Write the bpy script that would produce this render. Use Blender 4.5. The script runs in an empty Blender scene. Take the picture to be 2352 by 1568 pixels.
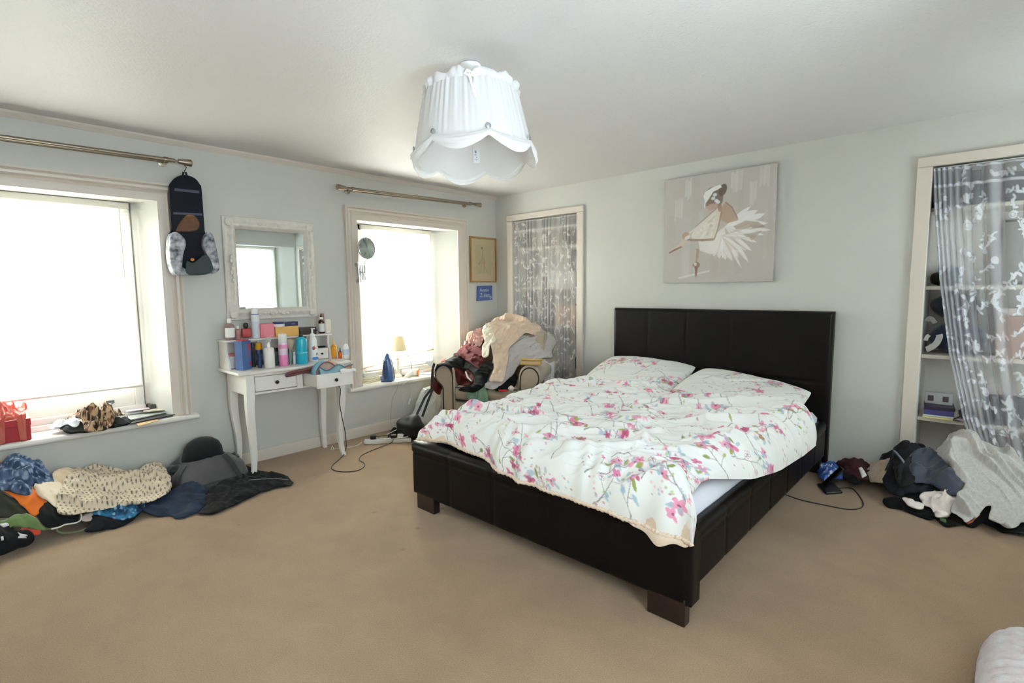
import bpy, bmesh, math, random
import numpy as np
from mathutils import Vector, Matrix, noise as mnoise
from mathutils.geometry import delaunay_2d_cdt
SC = bpy.context.scene
COL = SC.collection
PI = math.pi

# ------------------------------------------------------------------ camera
CAM_POS = np.array([4.06378688, -4.15014335, 1.28573465])
YAW, PITCH, ROLL = math.radians(42.74423177), math.radians(-5.65117863), math.radians(-0.53999437)
FPX = 1187.5139
CF = np.array([-math.sin(YAW) * math.cos(PITCH), math.cos(YAW) * math.cos(PITCH), math.sin(PITCH)])
CR = np.array([math.cos(YAW), math.sin(YAW), 0.0])
CU = np.cross(CR, CF)
CR, CU = math.cos(ROLL) * CR + math.sin(ROLL) * CU, -math.sin(ROLL) * CR + math.cos(ROLL) * CU
cam_data = bpy.data.cameras.new('camera')
cam = bpy.data.objects.new('camera', cam_data)
COL.objects.link(cam)
cam_data.sensor_fit = 'HORIZONTAL'
cam_data.sensor_width = 36.0
cam_data.lens = FPX / 2352 * 36
cam_data.clip_start = 0.02
mw = Matrix.Identity(4)
for i in range(3):
    mw[i][0], mw[i][1], mw[i][2], mw[i][3] = CR[i], CU[i], -CF[i], CAM_POS[i]
cam.matrix_world = mw
SC.camera = cam

# ------------------------------------------------------------------ light and exposure
SC.view_settings.view_transform = 'Standard'
SC.view_settings.look = 'None'
SC.view_settings.gamma = 1.0
SC.view_settings.use_curve_mapping = False
SC.view_settings.exposure = 0.55
SC.cycles.max_bounces = 10
SC.cycles.diffuse_bounces = 6
SC.cycles.glossy_bounces = 4
SC.cycles.transmission_bounces = 6
SC.cycles.transparent_max_bounces = 24
SC.cycles.sample_clamp_indirect = 6.0
SC.cycles.caustics_reflective = False
SC.cycles.caustics_refractive = False
SC.cycles.use_denoising = True
world = bpy.data.worlds.new('daylight_sky')
SC.world = world
world.use_nodes = True
wn = world.node_tree
bg = wn.nodes['Background']
bg.inputs['Color'].default_value = (0.97, 0.98, 1.0, 1)
bg.inputs['Strength'].default_value = 7.0


def sky_light(name, loc, rot, sx, sy, power, color):
    d = bpy.data.lights.new(name, 'AREA')
    d.shape = 'RECTANGLE'
    d.size, d.size_y = sx, sy
    d.energy = power
    d.color = color
    o = bpy.data.objects.new(name, d)
    o.location = loc
    o.rotation_euler = rot
    COL.objects.link(o)
    return o


# daylight standing outside each window of the room, facing in
sky_light('daylight', (-0.75, -3.86, 1.30), (0, -PI / 2, 0), 1.7, 1.5, 105, (1.0, 0.965, 0.93))
sky_light('daylight', (-0.75, -1.15, 1.30), (0, -PI / 2, 0), 1.7, 1.5, 540, (1.0, 0.965, 0.93))
sky_light('daylight', (5.65, -0.84, 1.45), (0, PI / 2, 0), 1.5, 1.2, 52, (0.66, 0.80, 1.0))
sky_light('daylight', (5.65, -3.65, 1.45), (0, PI / 2, 0), 1.5, 1.4, 70, (0.66, 0.80, 1.0))  # added with the unseen window, lights the room from the camera side
# added fill lamps, aimed up through the two right-hand windows on to the ceiling
sky_light('ceiling_fill', (5.75, -3.65, .15), (0, math.radians(132), 0), 1.1, 2.2, 980, (0.84, 0.90, 1.0))
sky_light('ceiling_fill', (5.75, -.75, .15), (0, math.radians(132), 0), 1.1, 1.6, 60, (0.80, 0.88, 1.0))

# ------------------------------------------------------------------ pixels of the photograph to rays
def ray(px, py):
    return CF + CR * (px - 1176) / FPX - CU * (py - 784) / FPX


def on(px, py, ax, val):
    d = ray(px, py)
    t = (val - CAM_POS[ax]) / d[ax]
    return CAM_POS + t * d


def atX(px, py, v=0.0): return on(px, py, 0, v)
def atY(px, py, v=0.0): return on(px, py, 1, v)
def atZ(px, py, v=0.0): return on(px, py, 2, v)


# ------------------------------------------------------------------ noise
def _hash(ix, iy, seed):
    h = (ix.astype(np.int64) * 374761393 + iy.astype(np.int64) * 668265263 + seed * 974711) & 0x7fffffff
    h = ((h ^ (h >> 13)) * 1274126177) & 0x7fffffff
    return ((h ^ (h >> 16)) & 0xffff) / 65535.0


def vnoise(x, y, seed=0):
    x = np.asarray(x, float); y = np.asarray(y, float)
    ix, iy = np.floor(x), np.floor(y)
    fx, fy = x - ix, y - iy
    fx = fx * fx * fx * (fx * (fx * 6 - 15) + 10); fy = fy * fy * fy * (fy * (fy * 6 - 15) + 10)
    a, b = _hash(ix, iy, seed), _hash(ix + 1, iy, seed)
    c, d = _hash(ix, iy + 1, seed), _hash(ix + 1, iy + 1, seed)
    return (a + (b - a) * fx) * (1 - fy) + (c + (d - c) * fx) * fy


def fbm(x, y, seed=0, octs=3):
    s, a, t = 0, 1.0, 0
    for i in range(octs):
        s = s + a * vnoise(x * 2 ** i, y * 2 ** i, seed + i * 17); t += a; a *= 0.5
    return s / t


def folds(x, y, scale, ang, seed, stretch=3.0, warp=0.5, octs=2):
    """crumpled cloth: soft ridges running along ang, 0..1"""
    wx = (fbm(x / scale * 0.6, y / scale * 0.6, seed + 5, 2) - .5) * 2 * warp
    wy = (fbm(x / scale * 0.6, y / scale * 0.6, seed + 9, 2) - .5) * 2 * warp
    c, s = math.cos(ang), math.sin(ang)
    u = (x * c + y * s) / scale / stretch + wx
    v = (-x * s + y * c) / scale + wy
    r = 0; a = 1; t = 0
    for i in range(octs):
        n = vnoise(u * 2 ** i, v * 2 ** i, seed + 31 * i)
        r = r + a * np.exp(-((n - .5) / .17) ** 2); t += a; a *= .42
    return r / t


def sstep(a, b, x):
    t = np.clip((np.asarray(x, float) - a) / (b - a), 0, 1)
    return t * t * (3 - 2 * t)


# ------------------------------------------------------------------ objects
def tag(o, label=None, cat=None, group=None, kind=None):
    if label: o['label'] = label
    if cat: o['category'] = cat
    if group: o['group'] = group
    if kind: o['kind'] = kind
    return o


def thing(name, label, cat, loc=(0, 0, 0), rotz=0.0, group=None):
    o = bpy.data.objects.new(name, None)
    o.empty_display_size = 0.05
    COL.objects.link(o)
    o.location = [float(v) for v in loc]
    o.rotation_euler = (0, 0, rotz)
    return tag(o, label, cat, group)


def copy_tree(o, parent=None):
    c = o.copy()
    COL.objects.link(c)
    c.parent = parent
    for ch in [k for k in bpy.data.objects if k.parent == o and k != c]:
        copy_tree(ch, c)
    return c


def wloc(o):
    v = Vector((0, 0, 0))
    while o is not None:
        v = v + Vector(o.location); o = o.parent
    return v


class MB:
    def __init__(s):
        s.v = []; s.f = []

    def add(s, vs, fs):
        n = len(s.v)
        s.v.extend([tuple(map(float, p)) for p in vs])
        s.f.extend([tuple(int(i) + n for i in f) for f in fs])
        return s

    def box(s, x0, x1, y0, y1, z0, z1):
        vs = [(x, y, z) for z in (z0, z1) for y in (y0, y1) for x in (x0, x1)]
        return s.add(vs, [(0, 2, 3, 1), (4, 5, 7, 6), (0, 1, 5, 4), (2, 6, 7, 3), (0, 4, 6, 2), (1, 3, 7, 5)])

    def obox(s, c, size, rot=(0, 0, 0)):
        m = Matrix.Rotation(rot[2], 3, 'Z') @ Matrix.Rotation(rot[1], 3, 'Y') @ Matrix.Rotation(rot[0], 3, 'X')
        vs = [Vector(c) + m @ Vector((x * size[0] / 2, y * size[1] / 2, z * size[2] / 2)) for z in (-1, 1) for y in (-1, 1) for x in (-1, 1)]
        return s.add(vs, [(0, 2, 3, 1), (4, 5, 7, 6), (0, 1, 5, 4), (2, 6, 7, 3), (0, 4, 6, 2), (1, 3, 7, 5)])

    def hexa(s, p):
        """eight corners: bottom four (ccw) then top four"""
        return s.add(p, [(3, 2, 1, 0), (4, 5, 6, 7), (0, 1, 5, 4), (1, 2, 6, 5), (2, 3, 7, 6), (3, 0, 4, 7)])

    def lathe(s, prof, c=(0, 0, 0), n=24, rot=None, sx=1.0, sy=1.0):
        m = rot or Matrix.Identity(3)
        vs = []; fs = []
        for r, z in prof:
            for k in range(n):
                a = 2 * PI * k / n
                vs.append(Vector(c) + m @ Vector((r * sx * math.cos(a), r * sy * math.sin(a), z)))
        for i in range(len(prof) - 1):
            for k in range(n):
                k2 = (k + 1) % n
                fs.append((i * n + k, i * n + k2, (i + 1) * n + k2, (i + 1) * n + k))
        if prof[0][0] > 1e-6: fs.append(tuple(range(n - 1, -1, -1)))
        if prof[-1][0] > 1e-6: fs.append(tuple((len(prof) - 1) * n + k for k in range(n)))
        return s.add(vs, fs)

    def tube(s, path, r, n=8, closed=False):
        P = [Vector([float(q) for q in p]) for p in path]
        N = len(P)
        rs = r if hasattr(r, '__len__') else [r] * N
        vs = []; fs = []
        up = None
        for i in range(N):
            if closed: t = P[(i + 1) % N] - P[i - 1]
            else: t = P[min(i + 1, N - 1)] - P[max(i - 1, 0)]
            if t.length < 1e-9: t = Vector((0, 0, 1))
            t.normalize()
            if up is None:
                up = Vector((0, 0, 1)) if abs(t.z) < .9 else Vector((1, 0, 0))
            a = up - t * up.dot(t)
            if a.length < 1e-6: a = t.orthogonal()
            a.normalize(); b = t.cross(a); up = a
            for k in range(n):
                g = 2 * PI * k / n
                vs.append(P[i] + (a * math.cos(g) + b * math.sin(g)) * rs[i])
        for i in range(N if closed else N - 1):
            j = (i + 1) % N
            for k in range(n):
                k2 = (k + 1) % n
                fs.append((i * n + k, i * n + k2, j * n + k2, j * n + k))
        if not closed:
            fs.append(tuple(range(n - 1, -1, -1))); fs.append(tuple((N - 1) * n + k for k in range(n)))
        return s.add(vs, fs)

    def ribbon(s, path, w, t, up=(0, 0, 1)):
        """flat strap following a path; w along the side direction, t thick"""
        P = [Vector([float(q) for q in p]) for p in path]
        N = len(P); vs = []; fs = []
        for i in range(N):
            d = P[min(i + 1, N - 1)] - P[max(i - 1, 0)]; d.normalize()
            a = d.cross(Vector(up))
            if a.length < 1e-5: a = d.orthogonal()
            a.normalize(); b = d.cross(a)
            for q, e in ((-1, -1), (1, -1), (1, 1), (-1, 1)):
                vs.append(P[i] + a * q * w / 2 + b * e * t / 2)
        for i in range(N - 1):
            for k in range(4):
                k2 = (k + 1) % 4
                fs.append((i * 4 + k, i * 4 + k2, i * 4 + 4 + k2, i * 4 + 4 + k))
        fs.append((3, 2, 1, 0)); fs.append(tuple((N - 1) * 4 + k for k in range(4)))
        return s.add(vs, fs)

    def prism(s, poly, fa, fb):
        """poly: list of 2-D points; fa, fb map a 2-D point to the two ends"""
        n = len(poly)
        vs = [fa(*p) for p in poly] + [fb(*p) for p in poly]
        fs = [tuple(range(n - 1, -1, -1)), tuple(range(n, 2 * n))]
        fs += [(k, (k + 1) % n, n + (k + 1) % n, n + k) for k in range(n)]
        return s.add(vs, fs)

    def sheet(s, P, cu=False, cv=False):
        """P[nv][nu] grid of points"""
        P = np.asarray(P, float)
        nv, nu = P.shape[:2]
        n = len(s.v)
        s.v.extend(map(tuple, P.reshape(-1, 3).tolist()))
        for j in range(nv if cv else nv - 1):
            j2 = (j + 1) % nv
            for i in range(nu if cu else nu - 1):
                i2 = (i + 1) % nu
                s.f.append((n + j * nu + i, n + j * nu + i2, n + j2 * nu + i2, n + j2 * nu + i))
        return s

    def ball(s, c, r, nu=16, nv=10, fn=None):
        c = np.array(c, float); r = np.array(r if hasattr(r, '__len__') else (r, r, r), float)
        prof = []
        vs = [tuple(c + [0, 0, -r[2]])]
        for j in range(1, nv):
            t = -PI / 2 + PI * j / nv
            for i in range(nu):
                a = 2 * PI * i / nu
                d = np.array([math.cos(t) * math.cos(a), math.cos(t) * math.sin(a), math.sin(t)])
                k = fn(d) if fn else 1.0
                vs.append(tuple(c + d * r * k))
        vs.append(tuple(c + [0, 0, r[2]]))
        fs = []
        for i in range(nu):
            i2 = (i + 1) % nu
            fs.append((0, 1 + i2, 1 + i))
            for j in range(nv - 2):
                fs.append((1 + j * nu + i, 1 + j * nu + i2, 1 + (j + 1) * nu + i2, 1 + (j + 1) * nu + i))
            fs.append((1 + (nv - 2) * nu + i, 1 + (nv - 2) * nu + i2, len(vs) - 1))
        return s.add(vs, fs)

    def build(s, name, mat=None, parent=None, world=True, bevel=0.0, seg=2, sharp=38, smooth=True, sub=0, solid=0.0, recalc=True, colors=None):
        me = bpy.data.meshes.new(name)
        off = wloc(parent) if (parent is not None and world) else Vector((0, 0, 0))
        V = np.array(s.v, float) - np.array(off)
        me.from_pydata(V.tolist(), [], s.f)
        if recalc:
            bm = bmesh.new(); bm.from_mesh(me)
            bmesh.ops.recalc_face_normals(bm, faces=bm.faces)
            bm.to_mesh(me); bm.free()
        me.update()
        if smooth:
            me.polygons.foreach_set('use_smooth', [True] * len(me.polygons))
            if sharp: me.set_sharp_from_angle(angle=math.radians(sharp))
        if colors is not None:
            ca = me.color_attributes.new('Col', 'FLOAT_COLOR', 'POINT')
            a = np.ones((len(s.v), 4), np.float32)
            c = np.asarray(colors, np.float32)
            a[:, :c.shape[1]] = c
            ca.data.foreach_set('color', a.ravel())
        o = bpy.data.objects.new(name, me)
        COL.objects.link(o)
        if parent is not None: o.parent = parent
        if mat is not None: me.materials.append(mat)
        if solid:
            m = o.modifiers.new('solid', 'SOLIDIFY'); m.thickness = solid; m.offset = -1
        if bevel:
            m = o.modifiers.new('bevel', 'BEVEL'); m.width = bevel; m.segments = seg
            m.limit_method = 'ANGLE'; m.angle_limit = math.radians(40)
        if sub:
            m = o.modifiers.new('sub', 'SUBSURF'); m.levels = sub; m.render_levels = sub
        return o


def structure(o, label=None):
    o['kind'] = 'structure'
    if label: o['label'] = label
    return o


# ------------------------------------------------------------------ materials
def lin(c):
    if isinstance(c, str):
        c = c.lstrip('#'); c = [int(c[i:i + 2], 16) for i in (0, 2, 4)]
    c = np.asarray(c, float) / 255.0
    return np.where(c <= 0.04045, c / 12.92, ((c + 0.055) / 1.055) ** 2.4)


_mats = {}


def M(key, col=(128, 128, 128), rough=.6, metal=0.0, bump=None, var=None, sheen=0.0, coat=0.0, spec=.5, trans=0.0, alpha=1.0, attr=False, emit=None, weave=None, transl=0.0):
    if key in _mats: return _mats[key]
    m = bpy.data.materials.new(key)
    m.use_nodes = True
    nt = m.node_tree
    b = nt.nodes['Principled BSDF']
    L = nt.links.new
    lc = lin(col)
    b.inputs['Base Color'].default_value = (*lc, 1)
    b.inputs['Roughness'].default_value = rough
    b.inputs['Metallic'].default_value = metal
    b.inputs['Specular IOR Level'].default_value = spec
    b.inputs['Coat Weight'].default_value = coat
    b.inputs['Transmission Weight'].default_value = trans
    b.inputs['Alpha'].default_value = alpha
    if sheen:
        b.inputs['Sheen Weight'].default_value = sheen
        b.inputs['Sheen Roughness'].default_value = .5
    if emit:
        b.inputs['Emission Color'].default_value = (*lin(emit[0]), 1)
        b.inputs['Emission Strength'].default_value = emit[1]
    tc = nt.nodes.new('ShaderNodeTexCoord')
    if attr:
        at = nt.nodes.new('ShaderNodeAttribute'); at.attribute_name = 'Col'
        L(at.outputs['Color'], b.inputs['Base Color'])
    elif var:
        n = nt.nodes.new('ShaderNodeTexNoise')
        n.inputs['Scale'].default_value = var[0]; n.inputs['Detail'].default_value = 4
        L(tc.outputs['Object'], n.inputs['Vector'])
        r = nt.nodes.new('ShaderNodeValToRGB')
        r.color_ramp.elements[0].position = .3; r.color_ramp.elements[1].position = .7
        c2 = lin(var[2]) if len(var) > 2 else None
        if c2 is None:
            r.color_ramp.elements[0].color = (*np.clip(lc * (1 - var[1]), 0, 1), 1)
            r.color_ramp.elements[1].color = (*np.clip(lc * (1 + var[1]), 0, 1), 1)
        else:
            r.color_ramp.elements[0].color = (*lc, 1); r.color_ramp.elements[1].color = (*c2, 1)
        L(n.outputs['Fac'], r.inputs['Fac'])
        L(r.outputs['Color'], b.inputs['Base Color'])
    if bump:
        n = nt.nodes.new('ShaderNodeTexNoise')
        n.inputs['Scale'].default_value = bump[0]; n.inputs['Detail'].default_value = 3
        L(tc.outputs['Object'], n.inputs['Vector'])
        bn = nt.nodes.new('ShaderNodeBump')
        bn.inputs['Strength'].default_value = bump[1]
        bn.inputs['Distance'].default_value = bump[2] if len(bump) > 2 else 0.01
        L(n.outputs['Fac'], bn.inputs['Height'])
        L(bn.outputs['Normal'], b.inputs['Normal'])
    if transl:
        t = nt.nodes.new('ShaderNodeBsdfTranslucent'); t.inputs['Color'].default_value = (*lc, 1)
        mx = nt.nodes.new('ShaderNodeMixShader'); mx.inputs[0].default_value = transl
        out = nt.nodes['Material Output']
        L(b.outputs[0], mx.inputs[1]); L(t.outputs[0], mx.inputs[2]); L(mx.outputs[0], out.inputs[0])
    _mats[key] = m
    return m


def M_glass(key, tint=(245, 250, 248), refl=.9):
    """thin clear pane: see-through with a fresnel reflection"""
    if key in _mats: return _mats[key]
    m = bpy.data.materials.new(key); m.use_nodes = True
    nt = m.node_tree; nt.nodes.clear(); L = nt.links.new
    out = nt.nodes.new('ShaderNodeOutputMaterial')
    t = nt.nodes.new('ShaderNodeBsdfTransparent'); t.inputs[0].default_value = (*lin(tint), 1)
    g = nt.nodes.new('ShaderNodeBsdfGlossy'); g.inputs['Roughness'].default_value = .02
    lw = nt.nodes.new('ShaderNodeLayerWeight'); lw.inputs[0].default_value = .5
    pw = nt.nodes.new('ShaderNodeMath'); pw.operation = 'POWER'; pw.inputs[1].default_value = 4.0
    fr = nt.nodes.new('ShaderNodeMapRange'); fr.inputs['To Min'].default_value = .035; fr.inputs['To Max'].default_value = .8
    L(lw.outputs['Facing'], pw.inputs[0]); L(pw.outputs[0], fr.inputs['Value'])
    mx = nt.nodes.new('ShaderNodeMixShader')
    L(fr.outputs[0], mx.inputs[0]); L(t.outputs[0], mx.inputs[1]); L(g.outputs[0], mx.inputs[2]); L(mx.outputs[0], out.inputs[0])
    _mats[key] = m
    return m


def M_lace(key, col, base, dense):
    """net with woven motif: attribute Col.r drives how closed the net is"""
    m = bpy.data.materials.new(key); m.use_nodes = True
    nt = m.node_tree; nt.nodes.clear(); L = nt.links.new
    out = nt.nodes.new('ShaderNodeOutputMaterial')
    t = nt.nodes.new('ShaderNodeBsdfTransparent')
    d = nt.nodes.new('ShaderNodeBsdfDiffuse'); d.inputs[0].default_value = (*lin(col), 1)
    tl = nt.nodes.new('ShaderNodeBsdfTranslucent'); tl.inputs[0].default_value = (*lin(col), 1)
    a = nt.nodes.new('ShaderNodeAttribute'); a.attribute_name = 'Col'
    mr = nt.nodes.new('ShaderNodeMapRange')
    mr.inputs['To Min'].default_value = base; mr.inputs['To Max'].default_value = dense
    m1 = nt.nodes.new('ShaderNodeMixShader'); m1.inputs[0].default_value = .3
    m2 = nt.nodes.new('ShaderNodeMixShader')
    L(a.outputs['Fac'], mr.inputs['Value']); L(mr.outputs[0], m2.inputs[0])
    L(d.outputs[0], m1.inputs[1]); L(tl.outputs[0], m1.inputs[2])
    L(t.outputs[0], m2.inputs[1]); L(m1.outputs[0], m2.inputs[2]); L(m2.outputs[0], out.inputs[0])
    return m


# ------------------------------------------------------------------ painted patterns (printed cloth, pictures)
class Paint:
    """small rasteriser; x right, y up, in metres; colours end up as a point colour attribute"""
    def __init__(s, w, h, nx, ny, base):
        s.w, s.h, s.nx, s.ny = w, h, nx, ny
        s.xs = np.linspace(0, w, nx); s.ys = np.linspace(0, h, ny)
        s.a = np.empty((ny, nx, 3)); s.a[:] = lin(base)
        s.soft = .7 * max(w / nx, h / ny)

    def _win(s, x0, x1, y0, y1):
        i0, i1 = np.searchsorted(s.xs, [x0, x1]); j0, j1 = np.searchsorted(s.ys, [y0, y1])
        return slice(j0, j1), slice(i0, i1)

    def _mix(s, sl, d, col, alpha):
        k = np.clip(.5 - d / (2 * s.soft), 0, 1)[..., None] * alpha
        s.a[sl] = s.a[sl] * (1 - k) + lin(col) * k

    def ell(s, cx, cy, rx, ry, ang=0.0, col=(0, 0, 0), alpha=1.0, ring=0.0):
        R = max(rx, ry) + 3 * s.soft
        sl = s._win(cx - R, cx + R, cy - R, cy + R)
        X, Y = np.meshgrid(s.xs[sl[1]], s.ys[sl[0]])
        if X.size == 0: return
        c, q = math.cos(ang), math.sin(ang)
        u = (X - cx) * c + (Y - cy) * q; v = -(X - cx) * q + (Y - cy) * c
        d = (np.sqrt((u / rx) ** 2 + (v / ry) ** 2) - 1) * min(rx, ry)
        if ring: d = np.abs(d) - ring / 2
        s._mix(sl, d, col, alpha)

    def line(s, pts, w, col, alpha=1.0, w2=None):
        w2 = w if w2 is None else w2
        n = len(pts) - 1
        for i in range(n):
            (x0, y0), (x1, y1) = pts[i], pts[i + 1]
            wa = w + (w2 - w) * i / n; wb = w + (w2 - w) * (i + 1) / n
            R = max(wa, wb) / 2 + 3 * s.soft
            sl = s._win(min(x0, x1) - R, max(x0, x1) + R, min(y0, y1) - R, max(y0, y1) + R)
            X, Y = np.meshgrid(s.xs[sl[1]], s.ys[sl[0]])
            if X.size == 0: continue
            dx, dy = x1 - x0, y1 - y0
            t = np.clip(((X - x0) * dx + (Y - y0) * dy) / (dx * dx + dy * dy + 1e-12), 0, 1)
            d = np.hypot(X - x0 - t * dx, Y - y0 - t * dy) - (wa + (wb - wa) * t) / 2
            s._mix(sl, d, col, alpha)

    def poly(s, pts, col, alpha=1.0):
        P = np.array(pts, float)
        R = 3 * s.soft
        sl = s._win(P[:, 0].min() - R, P[:, 0].max() + R, P[:, 1].min() - R, P[:, 1].max() + R)
        X, Y = np.meshgrid(s.xs[sl[1]], s.ys[sl[0]])
        if X.size == 0: return
        inside = np.zeros(X.shape, bool); d = np.full(X.shape, 1e9)
        n = len(P)
        for i in range(n):
            x0, y0 = P[i]; x1, y1 = P[(i + 1) % n]
            if y0 != y1:
                c = ((y0 > Y) != (y1 > Y)) & (X < (x1 - x0) * (Y - y0) / (y1 - y0) + x0)
                inside ^= c
            dx, dy = x1 - x0, y1 - y0
            t = np.clip(((X - x0) * dx + (Y - y0) * dy) / (dx * dx + dy * dy + 1e-12), 0, 1)
            d = np.minimum(d, np.hypot(X - x0 - t * dx, Y - y0 - t * dy))
        s._mix(sl, np.where(inside, -d, d), col, alpha)

    def sample(s, x, y):
        i = np.clip(np.rint(np.asarray(x) / s.w * (s.nx - 1)).astype(int), 0, s.nx - 1)
        j = np.clip(np.rint(np.asarray(y) / s.h * (s.ny - 1)).astype(int), 0, s.ny - 1)
        return s.a[j, i]


def smooth_path(pts, n=8, closed=False):
    P = [np.array(p, float) for p in pts]
    N = len(P); out = []
    rng = range(N) if closed else range(N - 1)
    for i in rng:
        if closed: p0, p1, p2, p3 = P[i - 1], P[i], P[(i + 1) % N], P[(i + 2) % N]
        else: p0, p1, p2, p3 = P[max(i - 1, 0)], P[i], P[i + 1], P[min(i + 2, N - 1)]
        for k in range(n):
            t = k / n
            out.append(.5 * (2 * p1 + (p2 - p0) * t + (2 * p0 - 5 * p1 + 4 * p2 - p3) * t * t + (3 * p1 - p0 - 3 * p2 + p3) * t ** 3))
    if not closed: out.append(P[-1])
    return out
# ================================================================== the room
H = 2.30
XR, YF = 4.90, -5.0            # far sides of the room, behind the camera
WALL = M('wall_paint', (205, 204, 199), .42, bump=(160, .05, .002), var=(2.5, .015))
CEIL = M('ceiling_stipple', (211, 208, 207), .5, spec=.3, bump=(95, .6, .004))
TRIM = M('cream_gloss', (216, 206, 196), .33)
WHITEW = M('white_gloss', (236, 232, 226), .35)
CUPB = M('cupboard_paint', (224, 220, 216), .6)


def carpet_material():
    m = bpy.data.materials.new('beige_carpet'); m.use_nodes = True
    nt = m.node_tree; L = nt.links.new; b = nt.nodes['Principled BSDF']
    tc = nt.nodes.new('ShaderNodeTexCoord')
    def noise(scale, det=3, dist=0.0):
        n = nt.nodes.new('ShaderNodeTexNoise'); n.inputs['Scale'].default_value = scale
        n.inputs['Detail'].default_value = det; n.inputs['Distortion'].default_value = dist
        L(tc.outputs['Object'], n.inputs['Vector']); return n
    n1, n2, n3 = noise(1.1, 4, .6), noise(260, 2), noise(7, 3, .4)
    r1 = nt.nodes.new('ShaderNodeValToRGB')
    r1.color_ramp.elements[0].position = .32; r1.color_ramp.elements[1].position = .68
    r1.color_ramp.elements[0].color = (*lin((140, 112, 83)), 1); r1.color_ramp.elements[1].color = (*lin((159, 131, 100)), 1)
    L(n1.outputs['Fac'], r1.inputs['Fac'])
    def mul(a_out, fac_out, lo, hi):
        mr = nt.nodes.new('ShaderNodeMapRange'); mr.inputs['From Min'].default_value = .3; mr.inputs['From Max'].default_value = .7
        mr.inputs['To Min'].default_value = lo; mr.inputs['To Max'].default_value = hi
        L(fac_out, mr.inputs['Value'])
        x = nt.nodes.new('ShaderNodeVectorMath'); x.operation = 'SCALE'
        L(a_out, x.inputs[0]); L(mr.outputs[0], x.inputs['Scale']); return x.outputs[0]
    c = mul(r1.outputs['Color'], n2.outputs['Fac'], .80, 1.16)
    c = mul(c, n3.outputs['Fac'], .95, 1.05)
    # a few small old stains
    for (sx, sy, rad, col) in STAINS:
        vm = nt.nodes.new('ShaderNodeVectorMath'); vm.operation = 'DISTANCE'
        L(tc.outputs['Object'], vm.inputs[0]); vm.inputs[1].default_value = (sx, sy, 0)
        mr = nt.nodes.new('ShaderNodeMapRange'); mr.inputs['From Min'].default_value = rad * .3; mr.inputs['From Max'].default_value = rad
        mr.inputs['To Min'].default_value = .7; mr.inputs['To Max'].default_value = 0
        L(vm.outputs['Value'], mr.inputs['Value'])
        mx = nt.nodes.new('ShaderNodeMix'); mx.data_type = 'RGBA'
        L(mr.outputs[0], mx.inputs['Factor']); L(c, mx.inputs['A']); mx.inputs['B'].default_value = (*lin(col), 1)
        c = mx.outputs['Result']
    L(c, b.inputs['Base Color'])
    b.inputs['Roughness'].default_value = .95; b.inputs['Specular IOR Level'].default_value = .1
    b.inputs['Sheen Weight'].default_value = .25; b.inputs['Sheen Roughness'].default_value = .6
    bn = nt.nodes.new('ShaderNodeBump'); bn.inputs['Strength'].default_value = .5; bn.inputs['Distance'].default_value = .006
    L(n2.outputs['Fac'], bn.inputs['Height']); L(bn.outputs['Normal'], b.inputs['Normal'])
    return m


STAINS = []
for px, py, r, c in [(708, 1069, .018, (176, 106, 66)), (860, 1176, .02, (120, 84, 50)), (1015, 1167, .02, (110, 80, 52)), (960, 1213, .018, (112, 78, 48)), (549, 1205, .014, (128, 88, 50)), (925, 1262, .018, (126, 92, 60)), (667, 1073, .01, (110, 80, 50))]:
    p = atZ(px, py, 0); STAINS.append((p[0], p[1], r, c))

structure(MB().box(-.35, XR + .2, YF - .2, .45, -.06, 0).build('floor', carpet_material(), smooth=False))
structure(MB().box(-.35, XR + .2, YF - .2, .45, H, H + .06).build('ceiling', CEIL, smooth=False))

# openings: (y0, y1) at the room face, (y0, y1) at the back of the reveal
W1 = dict(a=-4.335, b=-3.18, ba=-4.235, bb=-3.285, z0=.45, z1=1.89)
W2 = dict(a=-1.723, b=-.568, ba=-1.575, bb=-.745, z0=.45, z1=1.90)
BX = -.25


def wall_with_openings(m, lo, hi, ops, face):
    """face(u, z) -> room-side point; rectangles around openings"""
    us = sorted(set([lo, hi] + [o[k] for o in ops for k in ('a', 'b')]))
    for u0, u1 in zip(us[:-1], us[1:]):
        op = [o for o in ops if o['a'] <= u0 + 1e-6 and o['b'] >= u1 - 1e-6]
        zs = [(0, H)] if not op else [(0, op[0]['z0']), (op[0]['z1'], H)]
        for z0, z1 in zs:
            if z1 - z0 < 1e-4: continue
            m.add([face(u0, z0), face(u1, z0), face(u1, z1), face(u0, z1)], [(0, 1, 2, 3)])


def reveal(m, o, P, Q):
    """splayed sides of an opening: P(u,z) room face, Q(u,z) back face"""
    c = [(o['a'], o['ba'], o['z0']), (o['b'], o['bb'], o['z0']), (o['b'], o['bb'], o['z1']), (o['a'], o['ba'], o['z1'])]
    for i in range(4):
        j = (i + 1) % 4
        m.add([P(c[i][0], c[i][2]), P(c[j][0], c[j][2]), Q(c[j][1], c[j][2]), Q(c[i][1], c[i][2])], [(0, 1, 2, 3)])


m = MB()
wall_with_openings(m, YF, 0.0, [W1, W2], lambda u, z: (0, u, z))
for o in (W1, W2): reveal(m, o, lambda u, z: (0, u, z), lambda u, z: (BX, u, z))
# outer leaf closing the wall off from the sky
O1 = dict(W1, a=W1['ba'], b=W1['bb']); O2 = dict(W2, a=W2['ba'], b=W2['bb'])
wall_with_openings(m, YF, 0.45, [O1, O2], lambda u, z: (BX - .04, u, z))
for o in (O1, O2):
    oo = dict(o, ba=o['a'], bb=o['b'])
    reveal(m, oo, lambda u, z: (BX, u, z), lambda u, z: (BX - .04, u, z))
structure(m.build('wall_left', WALL, smooth=False, recalc=False))

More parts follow.
